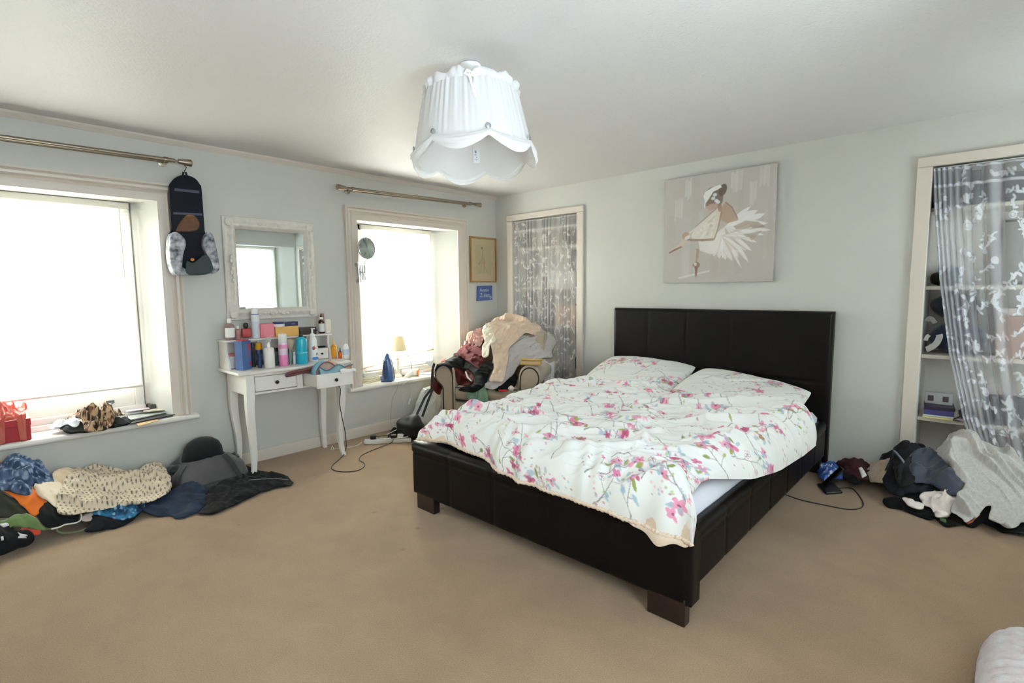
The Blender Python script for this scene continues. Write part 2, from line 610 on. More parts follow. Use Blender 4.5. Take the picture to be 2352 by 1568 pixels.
# right-hand wall with two windows (one shows in the mirror, the other is added for light)
W3 = dict(a=-1.26, b=-.03, ba=-1.15, bb=-.27, z0=.62, z1=2.06)
W4 = dict(a=-4.25, b=-3.05, ba=-4.13, bb=-3.17, z0=.62, z1=2.0)
m = MB()
wall_with_openings(m, YF, 0.0, [W3, W4], lambda u, z: (XR, u, z))
for o in (W3, W4): reveal(m, o, lambda u, z: (XR, u, z), lambda u, z: (XR + .28, u, z))
wall_with_openings(m, YF, 0.45, [dict(o, a=o['ba'], b=o['bb']) for o in (W3, W4)], lambda u, z: (XR + .28, u, z))
structure(m.build('wall_right', WALL, smooth=False, recalc=False))
structure(MB().box(-.35, XR + .3, YF - .1, YF, 0, H).build('wall_front', WALL, smooth=False))

# headboard wall with two alcove cupboards
C1 = dict(a=.262, b=1.105, z0=0.0, z1=2.022)
C2 = dict(a=3.757, b=4.72, z0=0.0, z1=2.015)
AD = .40
m = MB()
wall_with_openings(m, 0.0, XR, [C1, C2], lambda u, z: (u, 0, z))
m.add([(-.3, AD + .04, 0), (XR + .3, AD + .04, 0), (XR + .3, AD + .04, H), (-.3, AD + .04, H)], [(0, 1, 2, 3)])
structure(m.build('wall_back', WALL, smooth=False, recalc=False))
for k, (c, nm) in enumerate(((C1, 'wall_back_recess'), (C2, 'wall_back_recess'))):
    m = MB()
    a, b = c['a'], c['b']
    m.add([(a, 0, 0), (a, AD, 0), (a, AD, 2.06), (a, 0, 2.06)], [(0, 1, 2, 3)])
    m.add([(b, 0, 0), (b, AD, 0), (b, AD, 2.06), (b, 0, 2.06)], [(0, 1, 2, 3)])
    m.add([(a, AD, 0), (b, AD, 0), (b, AD, 2.06), (a, AD, 2.06)], [(0, 1, 2, 3)])
    m.add([(a, 0, 2.06), (b, 0, 2.06), (b, AD, 2.06), (a, AD, 2.06)], [(0, 1, 2, 3)])
    structure(m.build(nm, CUPB, smooth=False, recalc=False))
    # plain flat architrave
    w = .076
    t = MB()
    t.box(a - w, a, -.024, -.0004, 0, c['z1'] - .0003)
    t.box(b, b + w, -.024, -.0004, 0, c['z1'] - .0003)
    t.box(a - w, b + w, -.0245, -.0004, c['z1'], c['z1'] + .0605)
    structure(t.build('trim_%d' % (k + 1), TRIM, bevel=.004))

# cornice strip, skirting
m = MB()
prof = [(0, 0), (.034, 0), (.034, -.012), (.022, -.022), (.008, -.034), (0, -.034)]
m.prism(prof, lambda a, b: (a, YF, H + b), lambda a, b: (a, 0, H + b))
structure(m.build('trim_3', TRIM))


def skirting(name, y0, y1):
    m = MB()
    pr = [(0, 0), (.017, 0), (.017, .072), (.011, .086), (0, .088)]
    m.prism(pr, lambda a, b: (a, y0, b), lambda a, b: (a, y1, b))
    return structure(m.build(name, TRIM))


skirting('baseboard_left', YF, 0)
m = MB()
pr = [(0, 0), (.017, 0), (.017, .05), (.011, .06), (0, .062)]
for a, b in ((0, C1['a'] - .078), (C1['b'] + .078, C2['a'] - .078), (C2['b'] + .078, XR)):
    m.prism(pr, lambda q, z: (a, -q, z), lambda q, z: (b, -q, z))
structure(m.build('baseboard_back', TRIM))


# ------------------------------------------------------------------ sash windows
def casing(o, parent):
    """moulded architrave with stepped profile round the opening; sits on the sill"""
    w = .115
    prof = [(0, .0), (0, .012), (.010, .016), (.048, .018), (.056, .028), (.066, .018), (.074, .030), (.088, .032), (.097, .022), (.103, .034), (.115, .034), (.115, 0)]
    m = MB()
    a, b, z0, z1 = o['a'], o['b'], o['z0'] + .004, o['z1']
    ring = [lambda d, x: (x, a - d, z0), lambda d, x: (x, a - d, z1 + d), lambda d, x: (x, b + d, z1 + d), lambda d, x: (x, b + d, z0)]
    n = len(prof); vs = []
    for f in ring: vs += [f(d, x) for d, x in prof]
    fs = []
    for r in range(3):
        for k in range(n):
            k2 = (k + 1) % n
            fs.append((r * n + k, r * n + k2, (r + 1) * n + k2, (r + 1) * n + k))
    fs.append(tuple(range(n))); fs.append(tuple(3 * n + k for k in range(n)))
    m.add(vs, fs)
    return m.build('casing', TRIM, parent, sharp=25)


def sash_window(name, o, sill, label, X=lambda x: x):
    root = structure(thing(name, label, None, (X(BX), (o['a'] + o['b']) / 2, o['z0'])))
    del_keys = None
    y0, y1, z0, z1 = o['ba'], o['bb'], o['z0'], o['z1']
    f = MB()
    x0, x1 = sorted((X(-.30), X(-.225)))
    f.box(x0, x1, y0, y0 + .05, z0, z1); f.box(x0, x1, y1 - .05, y1, z0, z1)
    f.box(x0, x1, y0, y1, z1 - .05, z1)
    # stepped bottom: ledge, bead and lower rail
    f.box(*sorted((X(-.30), X(-.165))), y0 - .03, y1 + .03, z0, z0 + .035)
    f.box(*sorted((X(-.30), X(-.195))), y0, y1, z0, z0 + .075)
    f.build('frame', WHITEW, root, bevel=.004)
    s = MB()
    zm = (z0 + z1) / 2
    for (a, b, c, d) in ((y0 + .05, y1 - .05, z0 + .075, z0 + .165), (y0 + .05, y1 - .05, zm - .022, zm + .022), (y0 + .05, y1 - .05, z1 - .10, z1 - .05)):
        s.box(*sorted((X(-.285), X(-.24))), a, b, c, d)
    for a, b in ((y0 + .05, y0 + .10), (y1 - .10, y1 - .05)):
        s.box(*sorted((X(-.284), X(-.241))), a, b, z0 + .075, z1 - .05)
    s.build('sash', WHITEW, root, bevel=.004)
    g = MB().box(*sorted((X(-.262), X(-.258))), y0 + .09, y1 - .09, z0 + .15, z1 - .09)
    g.build('pane', M_glass('window_glass'), root, smooth=False)
    c = MB()
    yc = y0 + (y1 - y0) * .80
    c.box(*sorted((X(-.24), X(-.228))), yc - .022, yc + .022, z0 + .105, z0 + .125)
    c.tube([(X(-.228), yc - .014, z0 + .111), (X(-.214), yc - .010, z0 + .108), (X(-.214), yc + .010, z0 + .108), (X(-.228), yc + .014, z0 + .111)], .004)
    c.build('catch', M('dull_steel', (120, 120, 120), .35, .9), root)
    if sill:
        casing(o, root)
        m = MB()
        pr = [(-.19, -.036), (.044, -.036), (.054, -.028), (.057, -.016), (.053, -.004), (.044, 0), (-.19, 0)]
        m.prism(pr, lambda a, b: (a, sill[0], .452 + b), lambda a, b: (a, sill[1], .452 + b))
        w = m.build('window_sill', WHITEW, root, sharp=50, bevel=.004)
    return root


sash_window('window_1', W1, (-4.45, -3.03), 'white sash window in a deep splayed reveal at the left edge')
sash_window('window_2', W2, (-1.868, -.41), 'white sash window in a deep splayed reveal behind the table lamp and iron')
sash_window('window_3', W3, None, 'white sash window on the far side, seen only in the wall mirror', lambda x: XR - x)
sash_window('window_added', W4, None, 'unseen white sash window added behind the camera for its light', lambda x: XR - x)


# ------------------------------------------------------------------ venetian blinds
SLAT = M('blind_slat', (250, 249, 243), .45, transl=.55)


def blind(o, zt, zb, label, x, inset=.012, side=1, lean=1):
    y0, y1 = o['ba'] + inset, o['bb'] - inset
    yc = (y0 + y1) / 2
    root = thing('venetian_blind', label, 'blind', (x, yc, zt), group='slatted blinds in the sash windows')
    MB().box(x - .017, x + .017, y0, y1, zt - .040, zt).build('headrail', M('blind_rail', (222, 216, 204), .4), root, bevel=.003)
    m = MB()
    n = int((zt - .045 - zb - .015) / .0205)
    tilt = math.radians(76) * side * lean
    for k in range(n):
        z = zt - .052 - k * .0205
        for q in range(3):
            pass
        c, s = math.cos(tilt), math.sin(tilt)
        pts = []
        for y in (y0 + .004, y1 - .004):
            for t, e in ((-.0125, 0), (-.005, .0016), (.005, .0016), (.0125, 0)):
                pts.append((x + t * c - e * s, y, z + t * s + e * c))
        m.add(pts, [(0, 1, 5, 4), (1, 2, 6, 5), (2, 3, 7, 6)])
    m.build('slats', SLAT, root, recalc=False, sharp=0)
    MB().box(x - .012, x + .012, y0, y1, zb, zb + .014).build('bottom_rail', M('blind_rail', (222, 216, 204), .4), root, bevel=.003)
    c = MB()
    for y in (y0 + .10, yc, y1 - .16):
        for dx in (-.013, .013):
            c.tube([(x + dx, y, zt - .04), (x + dx, y, zb + .01)], .0008, 4)
    c.build('ladder_cord', M('cord_white', (235, 230, 215), .7), root)
    w = MB().tube([(x + side * .022, y1 - .055, zt - .03), (x + side * .026, y1 - .055, zt - .50)], .0035, 6)
    w.box(x + side * .012, x + side * .024, y1 - .11, y1 - .075, zt - .028, zt - .010)
    w.build('tilt_wand', M('clear_wand', (225, 225, 215), .2), root)
    return root


blind(W1, W1['z1'] - .004, .650, 'white slatted blind pulled most of the way down in the left-edge window', -.195, lean=-1)
blind(W2, W2['z1'] - .004, .535, 'white slatted blind lowered behind the cream table lamp', -.195)
blind(W3, W3['z1'] - .004, .80, 'white slatted blind seen reflected in the ornate wall mirror', XR + .20, side=-1)


# ------------------------------------------------------------------ curtain poles
BRASS = M('brushed_nickel', (150, 138, 122), .32, .85, bump=(300, .05, .001))


def pole(y0, y1, z0, z1, label, left_finial=True):
    f = lambda y: z0 + (z1 - z0) * (y - y0) / (y1 - y0)
    root = thing('curtain_pole', label, 'curtain pole', (0.0, (y0 + y1) / 2, (z0 + z1) / 2), group='metal curtain poles above the windows')
    MB().tube([(.098, y0, f(y0)), (.098, y1, f(y1))], .0125, 14).build('front_rod', BRASS, root)
    MB().tube([(.050, y0 + .03, f(y0) - .004), (.050, y1 - .03, f(y1) - .004)], .008, 12).build('rear_rod', BRASS, root)
    ends = [(y1, 1)] + ([(y0, -1)] if left_finial else [])
    for y, s in ends:
        z = f(y)
        MB().lathe([(.006, 0), (.006, .016), (.014, .018), (.016, .03), (.022, .075), (.023, .092), (.020, .096)], (.098, y, z), 18, Matrix.Rotation(-s * PI / 2, 3, 'X')).build('finial', BRASS, root)
    for y in ([y1 - .05, y0 + .05] if left_finial else [y1 - .05]):
        z = f(y)
        b = MB().tube([(.001, y, z - .002), (.072, y, z - .002), (.098, y, z + .004)], .008, 8)
        b.lathe([(.028, 0), (.028, .006), (.012, .010)], (.001, y, z), 16, Matrix.Rotation(PI / 2, 3, 'Y'))
        b.lathe([(.0165, -.012), (.018, -.008), (.018, .008), (.0165, .012)], (.098, y, z), 16, Matrix.Rotation(PI / 2, 3, 'X'))
        b.build('bracket', BRASS, root)
    return root


a = atX(440, 375, .098); b = atX(0, 316, .098)
pole(-4.48, a[1] - .096, b[2] - .005, a[2], 'brushed metal double curtain pole above the left-edge window', False)
a = atX(1104, 471, .098); b = atX(774, 429, .098)
pole(b[1] + .096, a[1] - .096, b[2], a[2], 'brushed metal curtain pole above the window with the table lamp')
# ================================================================== the bed
LEATHER = M('dark_brown_leather', (15, 11, 10), .42, spec=.14, bump=(220, .12, .002), var=(5, .12))
BX0, BX1, BYF, BYH = 1.572, 3.295, -2.355, -.02


def leather_panel(w, h, t, nx_seams, nz_seams, r=.02, puff=.004):
    """upholstered panel, front face +n, in (u, v, depth): list of points grid with seam grooves"""
    us = np.linspace(0, w, int(w / .012) + 1); vs = np.linspace(0, h, int(h / .012) + 1)
    U, V = np.meshgrid(us, vs)
    d = np.zeros_like(U)
    for s in nx_seams: d -= .005 * np.exp(-((U - s) / .007) ** 2)
    for s in nz_seams: d -= .005 * np.exp(-((V - s) / .007) ** 2)
    e = np.minimum(np.minimum(U, w - U), np.minimum(V, h - V))
    d += -r * (1 - np.sqrt(np.clip(1 - (1 - np.clip(e / r, 0, 1)) ** 2, 0, 1)))
    d += .0015 * (fbm(U * 9, V * 9, 4) - .5)
    return U, V, d


def panel_mesh(m, U, V, d, to3, back):
    """closed slab: front surface at depth d, back at -back"""
    P = np.stack(to3(U, V, d), -1)
    nv, nu = U.shape
    m.sheet(P)
    n0 = len(m.v) - nv * nu
    idx = np.arange(nv * nu).reshape(nv, nu) + n0
    loop = list(idx[0, :]) + list(idx[1:, -1]) + list(idx[-1, -2::-1]) + list(idx[-2:0:-1, 0])
    k = len(m.v)
    UU, VV = U.ravel(), V.ravel()
    for i in loop:
        q = to3(UU[i - n0], VV[i - n0], -back)
        m.v.append(tuple(float(c) for c in q))
    L = len(loop)
    for i in range(L):
        j = (i + 1) % L
        m.f.append((loop[i], loop[j], k + j, k + i))
    m.f.append(tuple(k + i for i in range(L - 1, -1, -1)))


bed = thing('bed_frame', 'large dark brown leather bed frame with tall panelled headboard', 'bed', ((BX0 + BX1) / 2, -1.2, 0))
bw = BX1 - BX0
# headboard
hw = 3.287 - 1.565
U, V, d = leather_panel(hw, 1.06, .09, [hw * k / 5 for k in (1, 2, 3, 4)], [.57], r=.03)
m = MB(); panel_mesh(m, U, V, d, lambda u, v, q: (1.565 + u, -.10 - q, .06 + v), .075)
m.build('headboard', LEATHER, bed, sharp=0)
# footboard: rolled top edge with a line of stitching under it, vertical seams
zb, zt = .075, .395
U, V, d = leather_panel(bw, zt - zb, .1, [bw * k / 5 for k in (1, 2, 3, 4)], [zt - zb - .065], r=.028)
d = d + np.where(V > zt - zb - .06, .006, 0) * sstep(zt - zb - .066, zt - zb - .05, V)
m = MB(); panel_mesh(m, U, V, d, lambda u, v, q: (BX0 + u, BYF - q, zb + v), .105)
m.build('footboard', LEATHER, bed, sharp=0)
# side rails
ln = -.12 - (BYF + .10)
for s, name in ((1, 'side_rail'), (-1, 'side_rail')):
    U, V, d = leather_panel(ln, .245, .05, [ln * k / 7 for k in range(1, 7)], [.19], r=.022)
    d = d + np.where(V > .19, .004, 0)
    m = MB()
    if s > 0: panel_mesh(m, U, V, d, lambda u, v, q: (BX1 - .012 + q, BYF + .10 + u, .115 + v), .05)
    else: panel_mesh(m, U, V, d, lambda u, v, q: (BX0 + .012 - q, BYF + .10 + u, .115 + v), .05)
    m.build(name, LEATHER, bed, sharp=0)
LEGW = M('dark_stained_wood', (36, 22, 18), .35, var=(14, .25))
for x0, x1 in ((1.619, 1.776), (3.125, 3.282)):
    MB().box(x0, x1, BYF + .002, BYF + .048, 0, .11).build('leg', LEGW, bed, bevel=.003)
for x0, x1 in ((1.60, 1.68), (3.18, 3.262)):
    MB().box(x0, x1, -.16, -.10, 0, .125).build('leg', LEGW, bed, bevel=.003)

# mattress under a white fitted sheet
SHEET = M('white_sheet', (226, 226, 236), .8, bump=(30, .15, .004), sheen=.2)
x0, x1, y0, y1, z0, z1 = BX0 + .068, BX1 - .068, BYF + .118, -.125, .20, .428
m = MB()
us = np.linspace(0, 1, 61); vs = np.linspace(0, 1, 81)
U, V = np.meshgrid(us, vs)
X = x0 + U * (x1 - x0); Y = y0 + V * (y1 - y0)
e = np.minimum(np.minimum(X - x0, x1 - X), np.minimum(Y - y0, y1 - Y))
Z = z1 - .045 * (1 - np.sqrt(np.clip(1 - (1 - np.clip(e / .05, 0, 1)) ** 2, 0, 1))) + .006 * (fbm(X * 5, Y * 5, 3) - .5)
panel_mesh(m, X, Y, Z, lambda u, v, q: (u, v, q), -z0)
tag(m.build('mattress', SHEET, sharp=0), 'white mattress in a fitted sheet, showing along the right of the bed', 'mattress')


# ------------------------------------------------------------------ printed blossom cloth
def blossom(w, h, nx, ny, seed, base=(236, 236, 233), dens=1.0):
    rnd = random.Random(seed)
    P = Paint(w, h, nx, ny, base)
    pinks = [(226, 140, 172), (214, 104, 150), (186, 62, 112), (238, 182, 198), (232, 160, 186)]
    def flower(x, y, r, col, dark=None):
        a0 = rnd.uniform(0, 6.28)
        for k in range(5):
            if rnd.random() < .12: continue
            a = a0 + k * 1.2566 + rnd.uniform(-.15, .15)
            P.ell(x + math.cos(a) * r * .62, y + math.sin(a) * r * .62, r * rnd.uniform(.42, .56), r * rnd.uniform(.32, .42), a, col, .9)
        P.ell(x, y, r * .26, r * .2, a0, dark or (150, 40, 80), .9)
    def outline(x, y, r):
        a0 = rnd.uniform(0, 6.28)
        for k in range(5):
            a = a0 + k * 1.2566
            P.ell(x + math.cos(a) * r * .6, y + math.sin(a) * r * .6, r * .45, r * .36, a, (170, 120, 135), .75, ring=P.soft * 1.2)
        P.ell(x, y, r * .2, r * .2, 0, (170, 70, 100), .8)
    def leaf(x, y, a, l, col):
        P.ell(x + math.cos(a) * l * .5, y + math.sin(a) * l * .5, l * .5, l * .22, a, col, .92)
    n = int(w * h * 15 * dens)
    for q in range(n):
        # jittered grid keeps the print even
        gx = int(math.ceil(math.sqrt(n * w / h))); gy = max(1, int(math.ceil(n / gx)))
        x = (q % gx + rnd.uniform(.1, .9)) / gx * w; y = (q // gx + rnd.uniform(.1, .9)) / gy * h
        a = rnd.choice([.6, 1.0, 1.3, 2.2, -.5]) + rnd.uniform(-.3, .3)
        L = rnd.uniform(.14, .28)
        pts = []
        cx, cy, aa = x, y, a
        for k in range(7):
            pts.append((cx, cy)); aa += rnd.uniform(-.28, .28)
            cx += math.cos(aa) * L / 6; cy += math.sin(aa) * L / 6
        P.line(pts, .0048, (118, 106, 110), .8, .0026)
        for k in (2, 3, 4, 5):
            if rnd.random() < .75:
                sa = aa + rnd.choice((-1, 1)) * rnd.uniform(.5, 1.1); sl = rnd.uniform(.03, .08)
                ex, ey = pts[k][0] + math.cos(sa) * sl, pts[k][1] + math.sin(sa) * sl
                P.line([pts[k], (ex, ey)], .003, (128, 112, 114), .75)
                t = rnd.random()
                if t < .42: flower(ex, ey, rnd.uniform(.014, .026), rnd.choice(pinks))
                elif t < .62: leaf(ex, ey, sa, rnd.uniform(.025, .04), rnd.choice([(150, 160, 58), (170, 172, 84), (128, 142, 62)]))
                elif t < .84:
                    for z in range(3): P.ell(ex + rnd.uniform(-.014, .014), ey + rnd.uniform(-.014, .014), .012, .008, rnd.uniform(0, 3), (158, 186, 200), .75)
                else: outline(ex, ey, rnd.uniform(.015, .024))
        flower(cx, cy, rnd.uniform(.020, .034), rnd.choice(pinks[:3] + pinks[:1]))
        if rnd.random() < .6: flower(cx + rnd.uniform(-.05, .05), cy + rnd.uniform(-.05, .05), rnd.uniform(.014, .024), rnd.choice(pinks))
        if rnd.random() < .7:
            for z in range(4): P.ell(cx + rnd.uniform(-.045, .045), cy + rnd.uniform(-.045, .045), .013, .009, rnd.uniform(0, 3), (156, 182, 196), .7)
        if rnd.random() < .6: leaf(cx + rnd.uniform(-.02, .02), cy - .02, rnd.uniform(0, 6), rnd.uniform(.03, .042), (146, 158, 54))
        # sprinkle of tiny blossom
        sx, sy = x + rnd.uniform(-.12, .12), y + rnd.uniform(-.12, .12)
        for z in range(rnd.randint(5, 12)):
            tx, ty = sx + rnd.gauss(0, .035), sy + rnd.gauss(0, .035)
            P.ell(tx, ty, .006, .005, 0, rnd.choice([(240, 200, 208), (226, 150, 176), (182, 192, 130), (176, 196, 206), (190, 130, 150)]), .85)
    return P


PRINT = M('blossom_print', attr=True, rough=.75, bump=(240, .06, .002), sheen=.15)
PEACH = M('peach_lining', (226, 204, 182), .8, sheen=.15)


# duvet: edges traced round the bed, thickness from a puffed profile
def lerp_tab(tab, t):
    tab = sorted(tab); return np.interp(t, [a for a, b in tab], [b for a, b in tab])


nu, nv = 600, 560
_s = np.linspace(0, 1, nu)
U, V = np.meshgrid(.55 * _s + .45 * (.5 - .5 * np.cos(PI * _s)), np.linspace(0, 1, nv) ** 1.4)       # u across, v foot -> head
xl = lerp_tab([(0, 1.615), (.1, 1.60), (.3, 1.585), (.6, 1.585), (.85, 1.60), (1, 1.62)], V)
xr = lerp_tab([(0, 3.330), (.06, 3.300), (.13, 3.225), (.22, 3.205), (.32, 3.262), (.42, 3.320), (.55, 3.345), (.75, 3.365), (.92, 3.385), (1, 3.36)], V)
yf = lerp_tab([(0, -2.335), (.05, -2.30), (.1, -2.275), (.2, -2.285), (.3, -2.30), (.38, -2.345), (.5, -2.372), (.6, -2.362), (.7, -2.378), (.78, -2.358), (.88, -2.388), (.95, -2.392), (1, -2.40)], U)
yf = yf + .010 * np.sin(U * 47 + 2 * np.sin(U * 13)) * (U > .03)
yh = lerp_tab([(0, -.80), (.3, -.82), (.6, -.77), (.85, -.80), (1, -.75)], U)
X = xl + U * (xr - xl); Y = yf + V * (yh - yf)
# edge distances in metres
dl, dr, df, dh = U * 1.75, (1 - U) * 1.75, V * 1.57, (1 - V) * 1.57
puff = .60 + .02 * np.sin(U * 3.1)
base = .455
top = .575 + .015 * (fbm(X * 2.2, Y * 2.2, 8) - .5) * 2
top += .035 * sstep(.55, 1.0, V)
top += .056 * (folds(X, Y, .20, math.radians(24), 21, 3.6, .55) - .45) * (0.5 + .5 * sstep(0, .25, df))
top += .026 * (folds(X, Y, .09, math.radians(28), 77, 4.0, .6) - .45)
pk = np.sin(U * 92 + 3 * np.sin(U * 17)) * .5 + .5
top -= .030 * pk * (1 - sstep(.0, .34, df)) * (.6 + .4 * vnoise(U * 30, V * 3, 5))
top_flat = .575 + .035 * sstep(.55, 1.0, V)
def fall(d, r, drop):
    k = np.clip(1 - d / r, 0, 1)
    return drop * (1 - np.sqrt(np.clip(1 - k * k, 0, 1)))
hem = lerp_tab([(0, .418), (.1, .425), (.3, .415), (.45, .385), (.7, .375), (.9, .37), (1, .37)], U)
sz = lerp_tab([(0, .37), (.1, .45), (.25, .47), (.4, .42), (.6, .385), (.8, .38), (1, .40)], V)
lz = .43
Z = top - fall(df, .20, 1) * (top - hem) - 0
Z = np.minimum(Z, top - fall(dr, .15, 1) * (top - sz))
Z = np.minimum(Z, top - fall(dl, .13, 1) * (top - lz))
Z = np.minimum(Z, top - fall(dh, .05, 1) * .028)
P = blossom(2.20, 2.10, 1000, 950, 11, dens=1.9)
# the print follows the cloth, so measure along it
Zp = top_flat - fall(df, .20, 1) * (top_flat - hem)
Zp = np.minimum(Zp, top_flat - fall(dr, .15, 1) * (top_flat - sz)); Zp = np.minimum(Zp, top_flat - fall(dl, .13, 1) * (top_flat - lz))
P3 = np.stack([X, -2.36 + V * 1.57, Zp], -1)
lu = np.concatenate([np.zeros((nv, 1)), np.cumsum(np.linalg.norm(np.diff(P3, axis=1), axis=-1), 1)], 1)
lv = np.concatenate([np.zeros((1, nu)), np.cumsum(np.linalg.norm(np.diff(P3, axis=0), axis=-1), 0)], 0)
lu = lu - lu[:, nu // 2:nu // 2 + 1] * 0 - lu[:, nu // 2].mean() + 1.10
lv = lv - lv[nv // 2].mean() + 1.05
colr = P.sample(np.clip(lu, 0, 2.2).ravel(), np.clip(lv, 0, 2.1).ravel())
duvet = thing('duvet', 'puffy white duvet printed with pink blossom sprays, spread over the bed', 'duvet', (2.45, -1.4, .455))
m = MB(); m.sheet(np.stack([X, Y, Z], -1))
m.build('duvet_cover', PRINT, duvet, sharp=0, colors=colr, recalc=False)
# peach underside, turned up along the foot hem
m = MB()
inset = .010
Xu = xl + inset + U * (xr - xl - 2 * inset); Yu = Y
Zu = np.minimum(Z - .014, np.maximum(Z - .11, .462))
k = slice(None, None, 7)
m.sheet(np.stack([Xu[k, k], Yu[k, k], Zu[k, k]], -1))
hemline = [(X[0, i], Y[0, i] - .004, Z[0, i] - .004 + .003 * math.sin(i * .9)) for i in range(0, nu, 2)]
m.tube(hemline, [.006 + .003 * abs(math.sin(i * .33)) for i in range(len(hemline))], 6)
for (i0, i1, dep) in ((2, 78, .012), (472, 594, .05)):
    strip = []
    for i in range(i0, i1):
        t = (i - i0) / (i1 - i0 - 1); w = math.sin(PI * t) ** .6
        b = np.array([X[0, i], Y[0, i], Z[0, i]])
        strip.append([b + [0, .004, .002], b + [0, -.016 * w, -.010 * w], b + [0, -.010 * w - .004, -dep * w * (.8 + .2 * math.sin(i * .11))]])
    m.sheet(np.array(strip).transpose(1, 0, 2))
m.build('lining', PEACH, duvet, sharp=0, recalc=False)


# pillows
def pillow(cx, cy, cz, w, d, th, rot, label, seed):
    nu, nv = 150, 110
    U, V = np.meshgrid(np.linspace(-1, 1, nu), np.linspace(-1, 1, nv))
    e = np.clip(1 - np.abs(U) ** 2.6, 0, 1) ** .5 * np.clip(1 - np.abs(V) ** 2.6, 0, 1) ** .5
    x = U * w / 2 * (1 - .05 * (V ** 2)); y = V * d / 2 * (1 - .05 * (U ** 2))
    z = th * e ** .8 + .012 * (folds(x, y, .16, .5, seed, 3) - .45) * e + .004
    R = Matrix.Rotation(rot[2], 3, 'Z') @ Matrix.Rotation(rot[1], 3, 'Y') @ Matrix.Rotation(rot[0], 3, 'X')
    R = np.array(R)
    up = np.stack([x, y, z], -1) @ R.T + [cx, cy, cz]
    dn = np.stack([x, y, -z * .45], -1) @ R.T + [cx, cy, cz]
    m = MB(); m.sheet(up); m.sheet(dn[::-1])
    PP = blossom(w + .02, d + .02, 260, 190, seed, dens=2.0)
    c = PP.sample((x + w / 2).ravel(), (y + d / 2).ravel())
    o = m.build('pillow', PRINT, sharp=0, colors=np.concatenate([c, c.reshape(nv, nu, 3)[::-1].reshape(-1, 3)]), recalc=False)
    return tag(o, label, 'pillow', 'blossom print pillows against the headboard')


pillow(2.00, -.435, .585, .78, .60, .075, (math.radians(17), math.radians(2.0), math.radians(2)), 'blossom print pillow at the left half of the headboard', 51)
pillow(2.80, -.445, .545, .80, .58, .075, (math.radians(13), math.radians(6.5), math.radians(-3)), 'blossom print pillow at the right half of the headboard', 52)
# ================================================================== placing helpers
FH = np.array([CF[0], CF[1], 0]) / math.hypot(CF[0], CF[1])


def z_over(P, py):
    """height on the upright line through P seen at image row py"""
    lo, hi = -1.0, 3.0
    for _ in range(40):
        mid = (lo + hi) / 2
        d = np.array([P[0], P[1], mid]) - CAM_POS
        y = 784 - FPX * (d @ CU) / (d @ CF)
        if y > py: lo = mid
        else: hi = mid
    return (lo + hi) / 2


def px_size(P):
    return ((np.asarray(P, float) - CAM_POS) @ CF) / FPX


def spot(l, r, top, base, z=None, x=None):
    """centre, half width and height of an upright thing seen between columns l..r, rows top..base; stands at height z or at depth plane x"""
    c = (l + r) / 2
    P = atZ(c, base, z) if x is None else atX(c, base, x)
    s = px_size(P)
    hw = (r - l) / 2 * s
    if x is None:
        P = P + FH * hw * .8
    if z is None: z = P[2]
    z += .0008
    P = np.array([P[0], P[1], z])
    return P, hw, max(.005, z_over(P, top) - z)


def glossy(key, col, rough=.28, **k): return M(key, col, rough, **k)


def bottle(name, label, cat, P, r, h, prof, body, parts=(), n=20, sx=1.0, rotz=0.0, group=None):
    """prof: (radius fraction, height fraction) of the body; parts: (part name, prof, material[, label])"""
    root = thing(name, label, cat, P, rotz, group)
    MB().lathe([(a * r, b * h) for a, b in prof], (0, 0, 0), n, sx=sx).build('body', body, root, world=False, sharp=50)
    for p in parts:
        MB().lathe([(a * r, b * h) for a, b in p[1]], (0, 0, 0), n, sx=sx if len(p) < 5 else p[4]).build(p[0], p[2], root, world=False, sharp=50)
    return root


def pack(name, label, cat, P, w, d, h, mat, rotz=0.0, bevel=.002, group=None, parts=()):
    """carton standing at P, front facing +x before turning"""
    root = thing(name, label, cat, P, rotz, group)
    MB().box(-d, 0, -w / 2, w / 2, 0, h).build('carton', mat, root, world=False, bevel=bevel)
    for nm, y0, y1, z0, z1, mt in parts:
        MB().box(0, .0012, y0 * w, y1 * w, z0 * h, z1 * h).build(nm, mt, root, world=False, smooth=False)
    return root


# ================================================================== dressing table
VW = M('satin_white_wood', (233, 229, 224), .38, var=(9, .015))
KNOB = M('dark_bronze', (52, 40, 30), .35, .7)
TZ = .752
van = thing('dressing_table', 'small white dressing table with curved legs and an open right drawer', 'dressing table', (.22, -2.475, 0))
m = MB().box(.018, .425, -2.893, -2.062, TZ - .020, TZ)
m.build('table_top', VW, van, bevel=.006, seg=3)
m = MB()
ay0, ay1, az0, az1 = -2.835, -2.112, .588, TZ - .02
m.box(.061, .377, ay0, ay0 + .018, az0, az1); m.box(.061, .377, ay1 - .018, ay1, az0, az1)
m.box(.045, .060, ay0, ay1, az0, az1)
m.box(.378, .394, -2.8345, -2.781, az0 + .001, az1); m.box(.378, .395, -2.486, -2.443, az0, az1); m.box(.378, .394, -2.157, ay1 - .0005, az0 + .001, az1)
for u0, u1 in ((-2.7805, -2.4865), (-2.4425, -2.1575)):
    m.box(.379, .3945, u0, u1, az0, .602); m.box(.379, .3945, u0, u1, .712, az1)
m.build('apron', VW, van, bevel=.0015)


